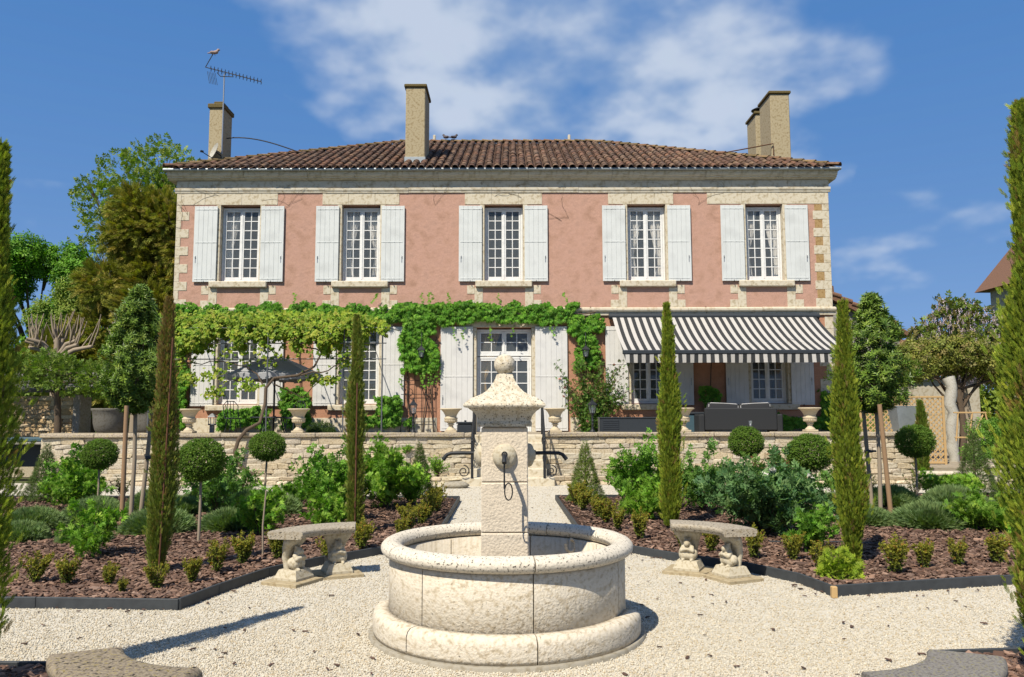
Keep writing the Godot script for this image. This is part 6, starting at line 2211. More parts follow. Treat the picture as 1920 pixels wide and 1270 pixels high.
# stemmed leafy plant: stems fan out, leaves crowd along them
func leafy(called: String, label: String, category: String, at: Vector3, wide: float, h: float, few: int, per: int, kind: String, size: float, greens: Array, sparse := 0.2, mname := "leaf") -> Node3D:
	var w := wide * 1.15
	var stems := int(few * 1.45)
	var t := thing(called, label, category, at, 0.0, "leafy plants in the bark beds")
	var b := MB.new()
	var xs := []
	var cs := []
	for k in stems:
		var a := rf(0, TAU)
		var q := sqrt(rf(0, 1))
		var top := Vector3(cos(a) * w * q, h * (rf(0.5, 0.95) if rf(0, 1) < 0.8 else rf(0.95, 1.2)) * (1.0 - 0.35 * q * q), sin(a) * w * q)
		var pts := []
		for i in 5:
			var s := i / 4.0
			pts.append(Vector3(top.x * pow(s, 1.3), top.y * s, top.z * pow(s, 1.3)) + Vector3(rf(-0.01, 0.01), 0, rf(-0.01, 0.01)))
		b.tube(pts, [0.008, 0.007, 0.006, 0.005, 0.003], 4, false)
		for i in int(per * 1.7):
			var g := lerpf(sparse, 1.0, sqrt(rf(0, 1)))
			var p: Vector3 = (pts[int(minf(g * 4.0, 3.0))] as Vector3).lerp(pts[mini(int(g * 4.0) + 1, 4)], fmod(g * 4.0, 1.0) if g < 1.0 else 1.0)
			p += rdir() * size * rf(0.2, 0.9)
			p.y = maxf(p.y, 0.03)
			xs.append(Transform3D(along(rdir() + Vector3(0, 0.6, 0.25) + p.normalized() * 0.6).scaled_local(Vector3.ONE * size * rf(0.45, 1.05)), p))
			cs.append(vary(greens[rng.randi() % greens.size()], 0.3, 0.1))
	part("stem", b.mesh(), M.wood, t)
	many("foliage", sprig[kind], M[mname], xs, cs, t)
	return t

func build_leafy() -> void:
	var fresh := [Color(0.17, 0.34, 0.03), Color(0.22, 0.4, 0.045), Color(0.12, 0.26, 0.025), Color(0.27, 0.42, 0.06)]
	var rose := [Color(0.1, 0.21, 0.04), Color(0.14, 0.27, 0.05), Color(0.18, 0.31, 0.065), Color(0.12, 0.24, 0.06)]
	var mid := [Color(0.14, 0.3, 0.032), Color(0.19, 0.36, 0.045), Color(0.1, 0.22, 0.025)]
	# left bed
	leafy("peony_plant", "broad fresh green peony at the far left behind the lavender", "peony", Vector3(-7.3, 0.04, -13.6), 0.5, 0.72, 16, 26, "peony", 0.13, fresh)
	leafy("peony_plant", "tall sparse bright green peony among the left lavender", "peony", Vector3(-4.65, 0.04, -9.0), 0.3, 0.62, 9, 22, "peony", 0.12, fresh, 0.25)
	leafy("peony_plant", "bright green peony with a tall bare stalk behind the left bench", "peony", Vector3(-3.3, 0.04, -10.6), 0.34, 0.55, 13, 22, "peony", 0.12, fresh)
	leafy("rose_bush", "rose bush with pale leaves behind the second clipped ball", "rose", Vector3(-4.45, 0.04, -12.3), 0.45, 1.05, 16, 22, "rose", 0.1, rose)
	leafy("rose_bush", "tall leafy rose beside the slim cypress behind the left bench", "rose", Vector3(-2.75, 0.04, -12.0), 0.42, 1.15, 18, 26, "rose", 0.11, mid)
	leafy("peony_plant", "low fresh green peony right below the tall rose left of the slim cypress", "peony", Vector3(-2.55, 0.04, -11.1), 0.3, 0.5, 11, 20, "peony", 0.12, fresh)
	leafy("leafy_shrub", "large bright green leafy shrub left of the path cone", "shrub", Vector3(-2.15, 0.04, -13.6), 0.62, 1.08, 26, 34, "peony", 0.14, fresh)
	leafy("leafy_shrub", "fresh yellow green leafy shrub touching the cone left of the path", "shrub", Vector3(-1.75, 0.04, -14.1), 0.3, 0.75, 12, 22, "rose", 0.1, fresh)
	leafy("young_rose", "thin young rose before the clipped ball by the vine trunk", "rose", Vector3(-3.6, 0.04, -13.7), 0.35, 0.62, 11, 20, "peony", 0.11, mid)
	leafy("young_rose", "thin young rose with red tips left of the vine trunk foot", "rose", Vector3(-4.9, 0.04, -14.6), 0.35, 0.6, 9, 16, "rose", 0.1, rose)
	leafy("young_rose", "leafy young rose at the back of the left bed near the wall", "rose", Vector3(-3.4, 0.04, -14.9), 0.4, 0.85, 11, 18, "rose", 0.1, mid)
	leafy("leafy_shrub", "mixed green shrub beside the cone at the far left", "shrub", Vector3(-7.9, 0.04, -14.6), 0.5, 0.9, 16, 24, "rose", 0.11, mid)
	leafy("leafy_shrub", "dark green low shrub beside the laurel posts", "shrub", Vector3(-5.35, 0.04, -14.6), 0.45, 0.55, 14, 22, "rose", 0.1, rose)
	# right bed
	var r1 := leafy("rose_bush", "large fresh rose bush right of the path cone", "rose", Vector3(2.1, 0.04, -13.3), 0.55, 1.08, 24, 30, "rose", 0.11, mid)
	bloom(r1, Vector3(-0.1, 0.85, 0.4), 0.04, Color(0.7, 0.66, 0.55))
	leafy("peony_plant", "bright green peony in front of the rose right of the path", "peony", Vector3(2.0, 0.04, -12.0), 0.36, 0.62, 14, 24, "peony", 0.13, fresh)
	leafy("rose_bush", "dark leafed rose just right of the cypress before the awning", "rose", Vector3(3.05, 0.04, -13.0), 0.42, 1.0, 18, 28, "rose", 0.11, rose)
	var r2 := leafy("rose_bush", "wide grey green rose bush with white blooms behind the right bench", "rose", Vector3(3.25, 0.04, -10.5), 0.72, 0.98, 34, 34, "rose", 0.125, [Color(0.087, 0.181, 0.0609), Color(0.123, 0.232, 0.0837), Color(0.0725, 0.152, 0.0533), Color(0.145, 0.246, 0.0914)])
	for p in [Vector3(-0.12, 0.82, 0.45), Vector3(0.02, 0.86, 0.35), Vector3(0.5, 0.78, 0.3)]:
		bloom(r2, p, 0.06, Color(0.75, 0.73, 0.66))
	leafy("rose_bush", "loose rose with reddish tips behind the wide white rose", "rose", Vector3(4.3, 0.04, -13.2), 0.5, 1.02, 16, 20, "rose", 0.1, rose + [Color(0.16, 0.09, 0.04)])
	leafy("peony_plant", "upright green peony left of the right cypress foot", "peony", Vector3(3.35, 0.04, -9.2), 0.26, 0.6, 9, 20, "peony", 0.11, mid)
	leafy("peony_plant", "lime green spreading peony at the far right of the right bed", "peony", Vector3(6.35, 0.04, -10.9), 0.42, 0.52, 18, 26, "peony", 0.13, [Color(0.18, 0.324, 0.0378), Color(0.228, 0.36, 0.0504), Color(0.132, 0.264, 0.0315)])
	leafy("peony_plant", "fresh green clump before the cone at the far right", "peony", Vector3(8.0, 0.04, -14.7), 0.5, 0.5, 14, 22, "peony", 0.14, fresh)
	leafy("leafy_shrub", "fine leafed dark shrub behind the right laurel posts", "shrub", Vector3(6.2, 0.04, -15.2), 0.45, 0.62, 14, 20, "rose", 0.1, rose)
	leafy("leafy_shrub", "green shrub at the back of the bed below the right cypress", "shrub", Vector3(5.0, 0.04, -14.8), 0.5, 0.8, 14, 20, "rose", 0.1, mid)
	leafy("wall_plant", "green tuft growing at the foot of the wall left of the steps", "plant", Vector3(-1.75, 0.15, -19.0), 0.28, 0.5, 14, 18, "box", 0.07, fresh)
	leafy("wall_plant", "small green tuft at the foot of the wall right of the path cone", "plant", Vector3(2.4, 0.15, -19.0), 0.3, 0.22, 10, 12, "box", 0.07, fresh)
	leafy("wall_plant", "small tuft growing out of the wall above the left shrubs", "plant", Vector3(-2.55, 0.72, -19.43), 0.14, 0.2, 8, 10, "box", 0.06, fresh)
	leafy("wall_plant", "low green tuft on the kerb below the sofa", "plant", Vector3(6.6, 0.15, -19.0), 0.4, 0.16, 12, 12, "box", 0.07, fresh)
	# front corner plants at the picture's edges
	leafy("peony_plant", "green leafy plant beside the close cypress at the right edge", "peony", Vector3(6.2, 0.04, -9.7), 0.25, 0.4, 12, 20, "peony", 0.12, fresh)


# ---------------------------------------------------------------- background
# broad tree: trunk, limbs, clumps of leaf sprays; clumps: [offset, radius]
func tree(called: String, label: String, at: Vector3, clumps: Array, per: int, size: float, greens: Array, kind: String, trunk_h: float, trunk_r: float, mname := "leaf", droop := 0.0, group := "trees around the house") -> Node3D:
	var t := thing(called, label, "tree", at, 0.0, group)
	var b := MB.new()
	b.tube([Vector3.ZERO, Vector3(0.1, trunk_h * 0.5, 0), Vector3(0, trunk_h, 0)], [trunk_r, trunk_r * 0.8, trunk_r * 0.6], 9)
	var xs := []
	var cs := []
	var ns := noise(0.25, FastNoiseLite.TYPE_SIMPLEX_SMOOTH, 3, 6)
	for c in clumps:
		var o: Vector3 = c[0]
		var r: float = c[1]
		var s := Vector3(0, trunk_h * rf(0.6, 1.0), 0)
		b.tube([s, s.lerp(o, 0.5) + Vector3(rf(-0.3, 0.3), rf(0, 0.4), 0), o], [trunk_r * 0.4, trunk_r * 0.22, trunk_r * 0.06], 5, false)
		for q in 5:
			var e := o + rdir() * r * 0.8
			b.tube([s.lerp(o, 0.8), o.lerp(e, 0.4), e], [trunk_r * 0.12, trunk_r * 0.07, 0.01], 4, false)
		var n := int(per * r * r)
		for i in n:
			var d := rdir()
			var k := pow(rf(0.12, 1.0), 0.4)
			var p := o + d * r * k * Vector3(1, 0.8, 1)
			if ns.get_noise_3dv(p * 7.0) < -0.18: continue
			var dir := d + Vector3(0, 0.4 - droop, 0) + rdir() * 0.5
			xs.append(Transform3D(along(dir).scaled_local(Vector3.ONE * size * rf(0.6, 1.35)), p))
			cs.append(vary(greens[rng.randi() % greens.size()], 0.25, 0.1))
	part("trunk", b.mesh(), M.wood, t)
	many("crown", sprig[kind], M[mname], xs, cs, t)
	return t

func build_background() -> void:
	# trees at the left
	var bright := [Color(0.12, 0.28, 0.02), Color(0.16, 0.34, 0.028), Color(0.09, 0.21, 0.018)]
	var bronze := [Color(0.26, 0.27, 0.045), Color(0.31, 0.31, 0.06), Color(0.2, 0.22, 0.04), Color(0.33, 0.28, 0.07)]
	var lemon := [Color(0.192, 0.264, 0.0378), Color(0.24, 0.312, 0.0567), Color(0.174, 0.261, 0.0381)]
	tree("acacia_tree", "airy light green tree rising behind the left end of the house", Vector3(-16.4, 0, -36), [[Vector3(-1.2, 12.6, 0), 1.5], [Vector3(0.4, 13.0, 0.5), 1.5], [Vector3(1.6, 12.2, 0), 1.4], [Vector3(-2.4, 11.4, 0), 1.3], [Vector3(0.0, 11.2, 0.8), 1.7], [Vector3(2.4, 10.8, 0.0), 1.5], [Vector3(-1.5, 10.0, 0.5), 1.5], [Vector3(3.4, 12.2, 0), 0.9], [Vector3(-3.1, 12.1, 0), 0.6], [Vector3(1.2, 9.4, 0.8), 1.8], [Vector3(-2.2, 8.6, 0.8), 1.3]], 330, 0.2, lemon, "rose", 7.0, 0.22)
	var yew := []
	for k in 48:
		var y := rf(2.6, 9.6)
		var half := lerpf(3.0, 1.2, clampf((y - 4.0) / 5.3, 0.0, 1.0))
		yew.append([Vector3(rf(-half, half) + (y - 5.0) * 0.12, y, rf(0.3, 1.4)), rf(0.9, 1.25)])
	tree("dark_yew_tree", "dense olive bronze conifer behind the left end of the house", Vector3(-14.0, 0, -31.5), yew, 620, 0.45, bronze, "cypress", 6.0, 0.3, "needle", 0.5)
	var crown := []
	for k in 26:
		var y := rf(2.5, 8.6)
		var half := 3.6 * sqrt(maxf(0.05, 1.0 - pow((y - 4.6) / 4.4, 2.0)))
		crown.append([Vector3(rf(-half, half), y, rf(0.0, 1.4)), rf(0.9, 1.35)])
	tree("green_tree", "rounded bright green tree at the far left beyond the pollards", Vector3(-20.2, 0, -34), crown, 520, 0.27, bright, "tree", 4.0, 0.25)
	tree("green_tree", "yellow green bushy tree between the bright tree and the dark conifer", Vector3(-17.6, 0, -33.5), [[Vector3(0, 6.6, 0.4), 1.3], [Vector3(-1.0, 5.6, 0.6), 1.4], [Vector3(0.8, 5.2, 0.6), 1.4], [Vector3(0, 4.0, 0.8), 1.6], [Vector3(-1.4, 3.2, 0.8), 1.4]], 560, 0.24, lemon, "tree", 3.0, 0.2)
	# a mass of hedge and trees behind all gaps
	var xs := []
	var cs := []
	for i in 15000:
		var x := rf(-62, 62)
		var z := -48.0 + rf(-2.5, 2.5)
		var ns := 3.2 + 1.2 * sin(x * 0.35) + 0.8 * sin(x * 0.9 + 2.0) + (1.0 if x < -12 else 0.0)
		var y := ns * sqrt(rf(0, 1))
		xs.append(Transform3D(along(rdir() + Vector3(0, 0.5, 0.6)).scaled_local(Vector3.ONE * rf(0.4, 0.75)), Vector3(x, y, z)))
		cs.append(vary(bright[rng.randi() % 3].lerp(bronze[rng.randi() % 4], 0.5), 0.3, 0.1))
	tag(many("far_hedgerow", sprig.tree, M.leaf, xs, cs), "far green hedgerow closing the view behind the gardens", "hedgerow", "", "stuff")

	# two pollards with bare upright shoots
	for p in [[Vector3(-15.4, 0, -27.0), "bare pollarded tree with upright shoots at the far left", 11], [Vector3(-12.9, 0, -27.5), "bare pollarded tree with upright shoots left of the laurel", 10]]:
		var t := thing("pollarded_tree", p[1], "tree", p[0], 0.0, "bare pollarded trees")
		var b := MB.new()
		b.tube([Vector3.ZERO, Vector3(0.05, 2.2, 0), Vector3(0, 3.7, 0)], [0.24, 0.2, 0.24], 8)
		var sh := MB.new()
		for k in int(p[2]):
			var a := rf(-1.3, 1.3)
			var e := Vector3(sin(a) * rf(0.9, 1.5), 3.75 + cos(a) * rf(0.2, 0.6), rf(-0.6, 0.6))
			b.tube([Vector3(0, 3.5, 0), Vector3(e.x * 0.5, e.y - 0.1, e.z * 0.5), e], [0.12, 0.08, 0.06], 6)
			for w in 4:
				var q := e.lerp(Vector3(0, 3.6, 0), rf(0.0, 0.5))
				var f := q + Vector3(rf(-0.3, 0.3) + a * 0.1, rf(0.5, 1.2), rf(-0.2, 0.2))
				sh.tube([q, q.lerp(f, 0.5) + Vector3(rf(-0.08, 0.08), 0, 0), f], [0.03, 0.025, 0.015], 5)
		part("trunk", b.mesh(), M.pale_wood, t)
		part("shoot", sh.mesh(), M.pale_wood, t)

	# flat-topped clipped tree over the left yard
	var flat_left := []
	for k in 9:
		flat_left.append([Vector3(-1.7 + k * 0.42, 2.62 + rf(-0.1, 0.2) + 0.25 * sin(k * 0.6), rf(-0.3, 0.3)), rf(0.48, 0.6)])
	tree("clipped_tree", "low flat clipped green tree left of the laurel over the yard wall", Vector3(-11.9, 0, -20.9), flat_left, 1500, 0.11, [Color(0.16, 0.246, 0.0381), Color(0.168, 0.24, 0.0378), Color(0.123, 0.189, 0.0304)], "rose", 2.7, 0.11, "leaf", 0.2, "clipped trees beside the terrace")
	var flat_right := []
	for k in 13:
		flat_right.append([Vector3(-1.9 + k * 0.36, 3.0 + 0.28 * sin(k * 0.31) + rf(-0.12, 0.12), rf(-0.4, 0.4)), rf(0.55, 0.68)])
	tree("clipped_tree", "broad flat clipped olive green tree with pale trunk at the far right", Vector3(12.8, 0, -23.0), flat_right, 1500, 0.15, [Color(0.2, 0.23, 0.04), Color(0.25, 0.26, 0.06), Color(0.15, 0.18, 0.03), Color(0.26, 0.22, 0.08)], "tree", 2.6, 0.12, "leaf", 0.2, "clipped trees beside the terrace")
	var tk := MB.new()
	var tp := []
	var tr2 := []
	for k in 12:
		tp.append(Vector3(12.35 + rf(-0.05, 0.05), k * 0.24, -22.6 + rf(-0.04, 0.04)))
		tr2.append(rf(0.13, 0.2))
	tk.tube(tp, tr2, 9)
	one("pale_trunk", tk.mesh(), M.dish, "thick pale peeling trunk under the clipped tree at the right", "trunk", "clipped trees beside the terrace")

	# wisteria in bloom
	var w := thing("wisteria", "large wisteria with mauve hanging flowers at the far right", "wisteria", Vector3(15.2, 0, -27.0))
	var wb := MB.new()
	wb.tube([Vector3.ZERO, Vector3(0.1, 1.5, 0), Vector3(-0.1, 3.2, 0)], [0.2, 0.16, 0.12], 8)
	var lx := []
	var lc := []
	var fx := []
	var fc := []
	for c in [[Vector3(-1.1, 3.9, 0), 0.75], [Vector3(-0.3, 4.5, 0), 0.9], [Vector3(0.7, 4.4, 0), 0.9], [Vector3(1.5, 3.9, 0), 0.85], [Vector3(-0.2, 3.5, 0.3), 0.9], [Vector3(0.8, 3.4, 0.3), 0.9], [Vector3(-1.5, 3.3, 0.2), 0.5], [Vector3(1.9, 3.2, 0.2), 0.6], [Vector3(-1.3, 4.4, 0), 0.35], [Vector3(-0.4, 5.3, 0), 0.35], [Vector3(0.3, 5.2, 0), 0.4]]:
		wb.tube([Vector3(-0.1, 3.0, 0), (c[0] as Vector3) * Vector3(0.6, 0.9, 0.6), c[0]], [0.07, 0.04, 0.015], 5)
		for i in int(1250 * c[1] * c[1]):
			var p: Vector3 = c[0] + rdir() * (c[1] as float) * pow(rf(0.1, 1.0), 0.4)
			if rf(0, 1) < 0.42:
				lx.append(Transform3D(along(rdir() + Vector3(0, 0.3, 0.3)).scaled_local(Vector3.ONE * rf(0.14, 0.24)), p))
				lc.append(vary([Color(0.189, 0.261, 0.0457), Color(0.145, 0.203, 0.0381), Color(0.18, 0.16, 0.05)][rng.randi() % 3], 0.25))
			else:
				fx.append(Transform3D(along(Vector3(rf(-0.2, 0.2), -1, rf(-0.2, 0.2))).scaled_local(Vector3(0.7, 1.6, 0.7) * rf(0.1, 0.17)), p))
				fc.append(vary(Color(0.42, 0.35, 0.46).lerp(Color(0.5, 0.41, 0.38), rf(0, 1)), 0.2, 0.05))
	part("trunk", wb.mesh(), M.pale_wood, w)
	many("foliage", sprig.rose, M.leaf, lx, lc, w)
	many("flowers", sprig.box, M.petal, fx, fc, w)
	# small leafy tree and far garden at the right
	tree("young_tree", "small fresh green leafy tree before the far right bed", Vector3(11.2, 0, -18.6), [[Vector3(-0.3, 1.2, 0), 0.4], [Vector3(0.3, 1.3, 0), 0.4], [Vector3(0, 0.85, 0.2), 0.45], [Vector3(0.5, 0.8, 0.1), 0.35], [Vector3(-0.5, 0.7, 0.1), 0.35]], 1500, 0.1, [Color(0.131, 0.275, 0.0304), Color(0.144, 0.276, 0.0378), Color(0.102, 0.203, 0.0274)], "tree", 0.7, 0.035, "leaf", 0.0, "small trees at the right")
	tree("yellow_bush", "yellow green bush behind the trellis at the right", Vector3(11.0, 0, -26), [[Vector3(0, 2.2, 0), 0.8], [Vector3(0.7, 1.8, 0), 0.7], [Vector3(-0.7, 2.0, 0), 0.7], [Vector3(0, 1.0, 0.2), 0.9]], 600, 0.14, [Color(0.204, 0.288, 0.0378), Color(0.156, 0.24, 0.0315)], "tree", 1.0, 0.06, "leaf", 0.0, "small trees at the right")
	cypress("thin young cypress standing before the trellis at the right", Vector3(9.75, 0.0, -19.2), 1.95, 0.14, 2200, 0.08, [Color(0.16, 0.217, 0.0304), Color(0.123, 0.181, 0.0274)], 31.0)

	right_side()
	left_side()

func gable_roof(parent: Node, called: String, x0: float, x1: float, z0: float, z1: float, eave: float, ridge: float, material: Material) -> void:
	var b := MB.new()
	var m := (z0 + z1) / 2
	for s in [[z1 + 0.3, 1.0], [z0 - 0.3, -1.0]]:
		var n := int((x1 - x0) / 0.26)
		for i in n:
			var a := lerpf(x0, x1, float(i) / n)
			var c := lerpf(x0, x1, float(i + 1) / n)
			var mid := (a + c) / 2
			var up := Vector3(0, 0.07, 0)
			b.quad(Vector3(a, eave, s[0]), Vector3(mid, eave, s[0]) + up, Vector3(mid, ridge, m) + up, Vector3(a, ridge, m), Vector3(-0.5, 1, s[1] * 0.4))
			b.quad(Vector3(mid, eave, s[0]) + up, Vector3(c, eave, s[0]), Vector3(c, ridge, m), Vector3(mid, ridge, m) + up, Vector3(0.5, 1, s[1] * 0.4))
	part(called, b.mesh(), material, parent)

func right_side() -> void:
	# outbuilding behind the right end of the house, its verge sloping down to the right
	var o := thing("outbuilding", "pale rendered outbuilding with sloping tile verge behind the right end of the house", "building")
	var b := MB.new()
	b.prism(PackedVector2Array([Vector2(9.6, 0), Vector2(14.6, 0), Vector2(14.6, 4.6), Vector2(11.7, 6.05), Vector2(9.6, 6.5)]), -33.0, -30.0)
	part("wall", b.mesh(), M.grey_render, o)
	var v := MB.new()
	v.prism(PackedVector2Array([Vector2(9.5, 6.55), Vector2(11.72, 6.08), Vector2(14.9, 4.5), Vector2(14.9, 4.68), Vector2(11.74, 6.28), Vector2(9.5, 6.75)]), -33.3, -29.75)
	part("roof", v.mesh(), M.old_tile, o)
	for k in 12:
		var t := k / 12.0
		var p := Vector3(lerpf(9.7, 14.6, t), 0, -29.8)
		p.y = (lerpf(6.72, 6.28, (p.x - 9.5) / 2.22) if p.x < 11.72 else lerpf(6.28, 4.75, (p.x - 11.72) / 3.1)) + 0.05
		var m := MB.new()
		m.tube([p + Vector3(-0.2, 0.05, 0), p + Vector3(0.22, -0.08, 0)], 0.1, 8)
		part("verge_tile", m.mesh(), M.old_tile, o)
	var c := MB.new()
	c.lathe(Vector3(12.3, 6.0, -30.5), [[0.2, 0.0], [0.2, 0.25], [0.12, 0.3], [0.1, 0.55], [0.0, 0.58]], 8)
	part("chimney", c.mesh(), M.old_tile, o)
	var r2 := thing("low_barn", "low barn with faded red tile roof behind the right laurel", "building")
	part("wall", plank(15.2, 21.0, 0, 3.3, -41.0, -36.0), M.side_wall, r2)
	gable_roof(r2, "roof", 15.0, 21.3, -41.0, -36.0, 3.3, 5.2, M.old_tile)
	var r3 := thing("low_barn", "small tiled shed roof between the house and the right laurel", "building")
	part("wall", plank(13.0, 16.4, 0, 4.6, -37.0, -34.0), M.side_wall, r3)
	gable_roof(r3, "roof", 12.9, 16.6, -37.0, -34.0, 4.6, 5.6, M.old_tile)
	# tower house with a steep hipped roof at the right edge
	var tw := thing("tower_house", "pale house with steep brown hipped roof at the right edge", "house")
	part("wall", plank(28.4, 33.4, 0, 8.9, -47.0, -44.8), M.side_wall, tw)
	var rb := MB.new()
	var c4 := [Vector3(27.8, 8.9, -44.2), Vector3(34.0, 8.9, -44.2), Vector3(34.0, 8.9, -47.6), Vector3(27.8, 8.9, -47.6)]
	var top := Vector3(30.9, 13.4, -45.9)
	for k in 4:
		var mid: Vector3 = (c4[k] + c4[(k + 1) % 4]) / 2
		rb.flat(c4[k], c4[(k + 1) % 4], top, mid - Vector3(30.9, 6, -45.9))
	rb.quad(c4[0], c4[1], c4[2], c4[3], Vector3.DOWN)
	part("roof", rb.mesh(), M.old_tile, tw)
	# lattice fence
	var lf := thing("lattice_fence", "light wood lattice fence panel right of the terrace", "fence", Vector3(10.35, 0.72, -21.3))
	for k in 3:
		part("frame", plank(-1.15 + k * 1.1, -1.09 + k * 1.1, -0.45, 1.38, -0.02, 0.03, 0.005), M.new_wood, lf)
	for y in [-0.4, 1.33]:
		part("frame", plank(-1.09, 1.05, y, y + 0.05, -0.015, 0.025, 0.005), M.new_wood, lf)
	for s in [1.0, -1.0]:
		for k in 29:
			var c0 := -2.8 + k * 0.14
			# clip the diagonal x = c0 + s*... to the panel
			var y0 := -0.35
			var y1 := 1.33
			var xa := c0
			var xb := c0 + (y1 - y0)
			if xa < -1.09:
				y0 += -1.09 - xa
				xa = -1.09
			if xb > 1.05:
				y1 -= xb - 1.05
				xb = 1.05
			if y1 - y0 < 0.04: continue
			var ln := sqrt((xb - xa) * (xb - xa) + (y1 - y0) * (y1 - y0))
			var m := MB.new()
			m.box(Vector3.ZERO, Vector3(ln, 0.032, 0.008), 0.0)
			part("slat", m.mesh(), M.new_wood, lf, Vector3((xa + xb) / 2 * s - (0.0 if s > 0 else 0.04), (y0 + y1) / 2, 0.006 * s), Vector3(0, 0, PI / 4 * s))
	# zinc tub planter on the terrace end
	var z := thing("zinc_planter", "tapered grey zinc planter on the wall before the lattice", "planter", Vector3(9.58, 1.2, -19.72))
	var zb := MB.new()
	zb.lathe(Vector3.ZERO, [[0.0, 0.0], [0.24, 0.0], [0.36, 0.6], [0.37, 0.61], [0.35, 0.62], [0.34, 0.55], [0.0, 0.55]], 4, PI / 4, TAU + PI / 4)
	part("tub", zb.mesh(), M.zinc, z)
	# trestle frame
	var tr := thing("wooden_trestle", "light wood trestle frame under the clipped tree at the right", "trestle", Vector3(12.3, 0.9, -21.5))
	for s in [[-0.45, 0.0, -0.36, 0.78], [0.5, 0.0, 0.36, 0.78], [-0.1, 0.1, 0.02, 0.76], [0.0, 0.1, 0.3, 0.7]]:
		var m := MB.new()
		m.tube([Vector3(s[0], s[1], 0), Vector3(s[2], s[3], 0)], 0.025, 4)
		part("post", m.mesh(), M.new_wood, tr)
	for y in [0.08, 0.74]:
		part("rail", plank(-0.48, 0.5, y, y + 0.04, -0.03, 0.02, 0.005), M.new_wood, tr)
	# stepped low walls beyond the bed
	var kit := stone_kit([Color(0.56, 0.5, 0.4), Color(0.6, 0.54, 0.44), Color(0.5, 0.45, 0.36)], 8)
	for s in [[9.0, 10.6, 0.0, 0.3, -17.6, "low pale stone wall right of the terrace wall end"], [10.7, 12.4, 0.0, 0.42, -17.9, "low pale stone wall at the far right behind the cone"]]:
		var lw := thing("low_wall", s[5], "wall", Vector3.ZERO, 0.0, "low walls at the far right")
		part("core", plank(s[0], s[1], -0.1, s[3] - 0.02, s[4] - 0.4, s[4] - 0.03), M.mortar, lw)
		lay(lw, kit, s[0], s[1], s[2], s[3], s[4] - 0.03, 0.13, 0.25, 0.6, 0.05)
		part("coping_stone", plank(s[0] - 0.02, s[1] + 0.02, s[3], s[3] + 0.06, s[4] - 0.43, s[4] + 0.05, 0.015), M.house_stone, lw)
	var yard := MB.new()
	yard.span(Vector3(9.4, -0.5, -30), Vector3(16, 0.3, -20.0))
	setting("upper_yard", yard.mesh(), M.terrace)

func left_side() -> void:
	# honey stone outbuilding wall under a lean-to, with table
	var o := thing("stone_outbuilding", "honey coloured rubble outbuilding under a grey lean-to roof at the far left", "building")
	var kit := stone_kit([Color(0.5, 0.36, 0.2), Color(0.55, 0.42, 0.26), Color(0.46, 0.33, 0.2), Color(0.58, 0.46, 0.31)], 10)
	part("core", plank(-15.5, -11.75, 0, 2.15, -22.0, -21.53), M.mortar, o)
	lay(o, kit, -14.0, -11.75, 0.7, 2.15, -21.53, 0.12, 0.18, 0.42, 0.05)
	part("end_pier", plank(-11.75, -11.55, 0, 2.2, -22.05, -21.45, 0.02), M.grey_render, o)
	var rf2 := MB.new()
	rf2.prism(PackedVector2Array([Vector2(0.3, 2.25), Vector2(0.3, 2.33), Vector2(-2.2, 3.0), Vector2(-2.2, 2.9)]), -15.8, -11.0, SIDEWAYS, Vector3(0, 0, -21.75))
	part("roof", rf2.mesh(), M.jar_glaze, o)
	var t := thing("side_table", "grey table with a blue green cover before the honey stone wall", "table", Vector3(-12.4, 0.04, -20.2))
	part("tabletop", plank(-0.9, 0.9, 0.88, 0.94, -0.35, 0.35, 0.01), M.grey_render, t)
	part("cover", plank(-0.8, 0.8, 0.943, 1.05, -0.3, 0.3, 0.03), M.blue_cover, t)
	for x in [-0.85, 0.8]:
		for z in [-0.3, 0.28]:
			part("leg", plank(x, x + 0.05, 0, 0.88, z, z + 0.05, 0.005), M.stake_wood, t)
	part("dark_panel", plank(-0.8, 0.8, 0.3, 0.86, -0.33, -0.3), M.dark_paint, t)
	# big grey oil jars on the terrace end
	for s in [[Vector3(-10.3, TERRACE + 0.0, -20.6), "large dark round pot on the terrace behind the left laurel stems"], [Vector3(-9.35, TERRACE + 0.0, -20.8), "large dark round pot beside the leftmost urn"]]:
		var j := MB.new()
		j.lathe(Vector3.ZERO, [[0.0, 0.0], [0.26, 0.0], [0.36, 0.14], [0.4, 0.3], [0.41, 0.46], [0.43, 0.6], [0.46, 0.64], [0.46, 0.68], [0.41, 0.68], [0.39, 0.6], [0.0, 0.58]], 28)
		one("grey_jar", j.mesh(), M.jar_glaze, s[1], "jar", "big jars at the left of the terrace", s[0])
	# red-leaved bush between laurel and house
	tree("copper_bush", "copper red bush between the laurel and the house corner", Vector3(-12.4, 0, -27.0), [[Vector3(0, 4.0, 0), 0.8], [Vector3(0.9, 4.2, 0), 0.8], [Vector3(0.4, 3.2, 0.2), 1.0], [Vector3(1.4, 3.0, 0), 0.9]], 420, 0.18, [Color(0.1, 0.04, 0.035), Color(0.13, 0.055, 0.04), Color(0.09, 0.06, 0.03)], "tree", 2.5, 0.1, "leaf", 0.0, "small trees at the left")


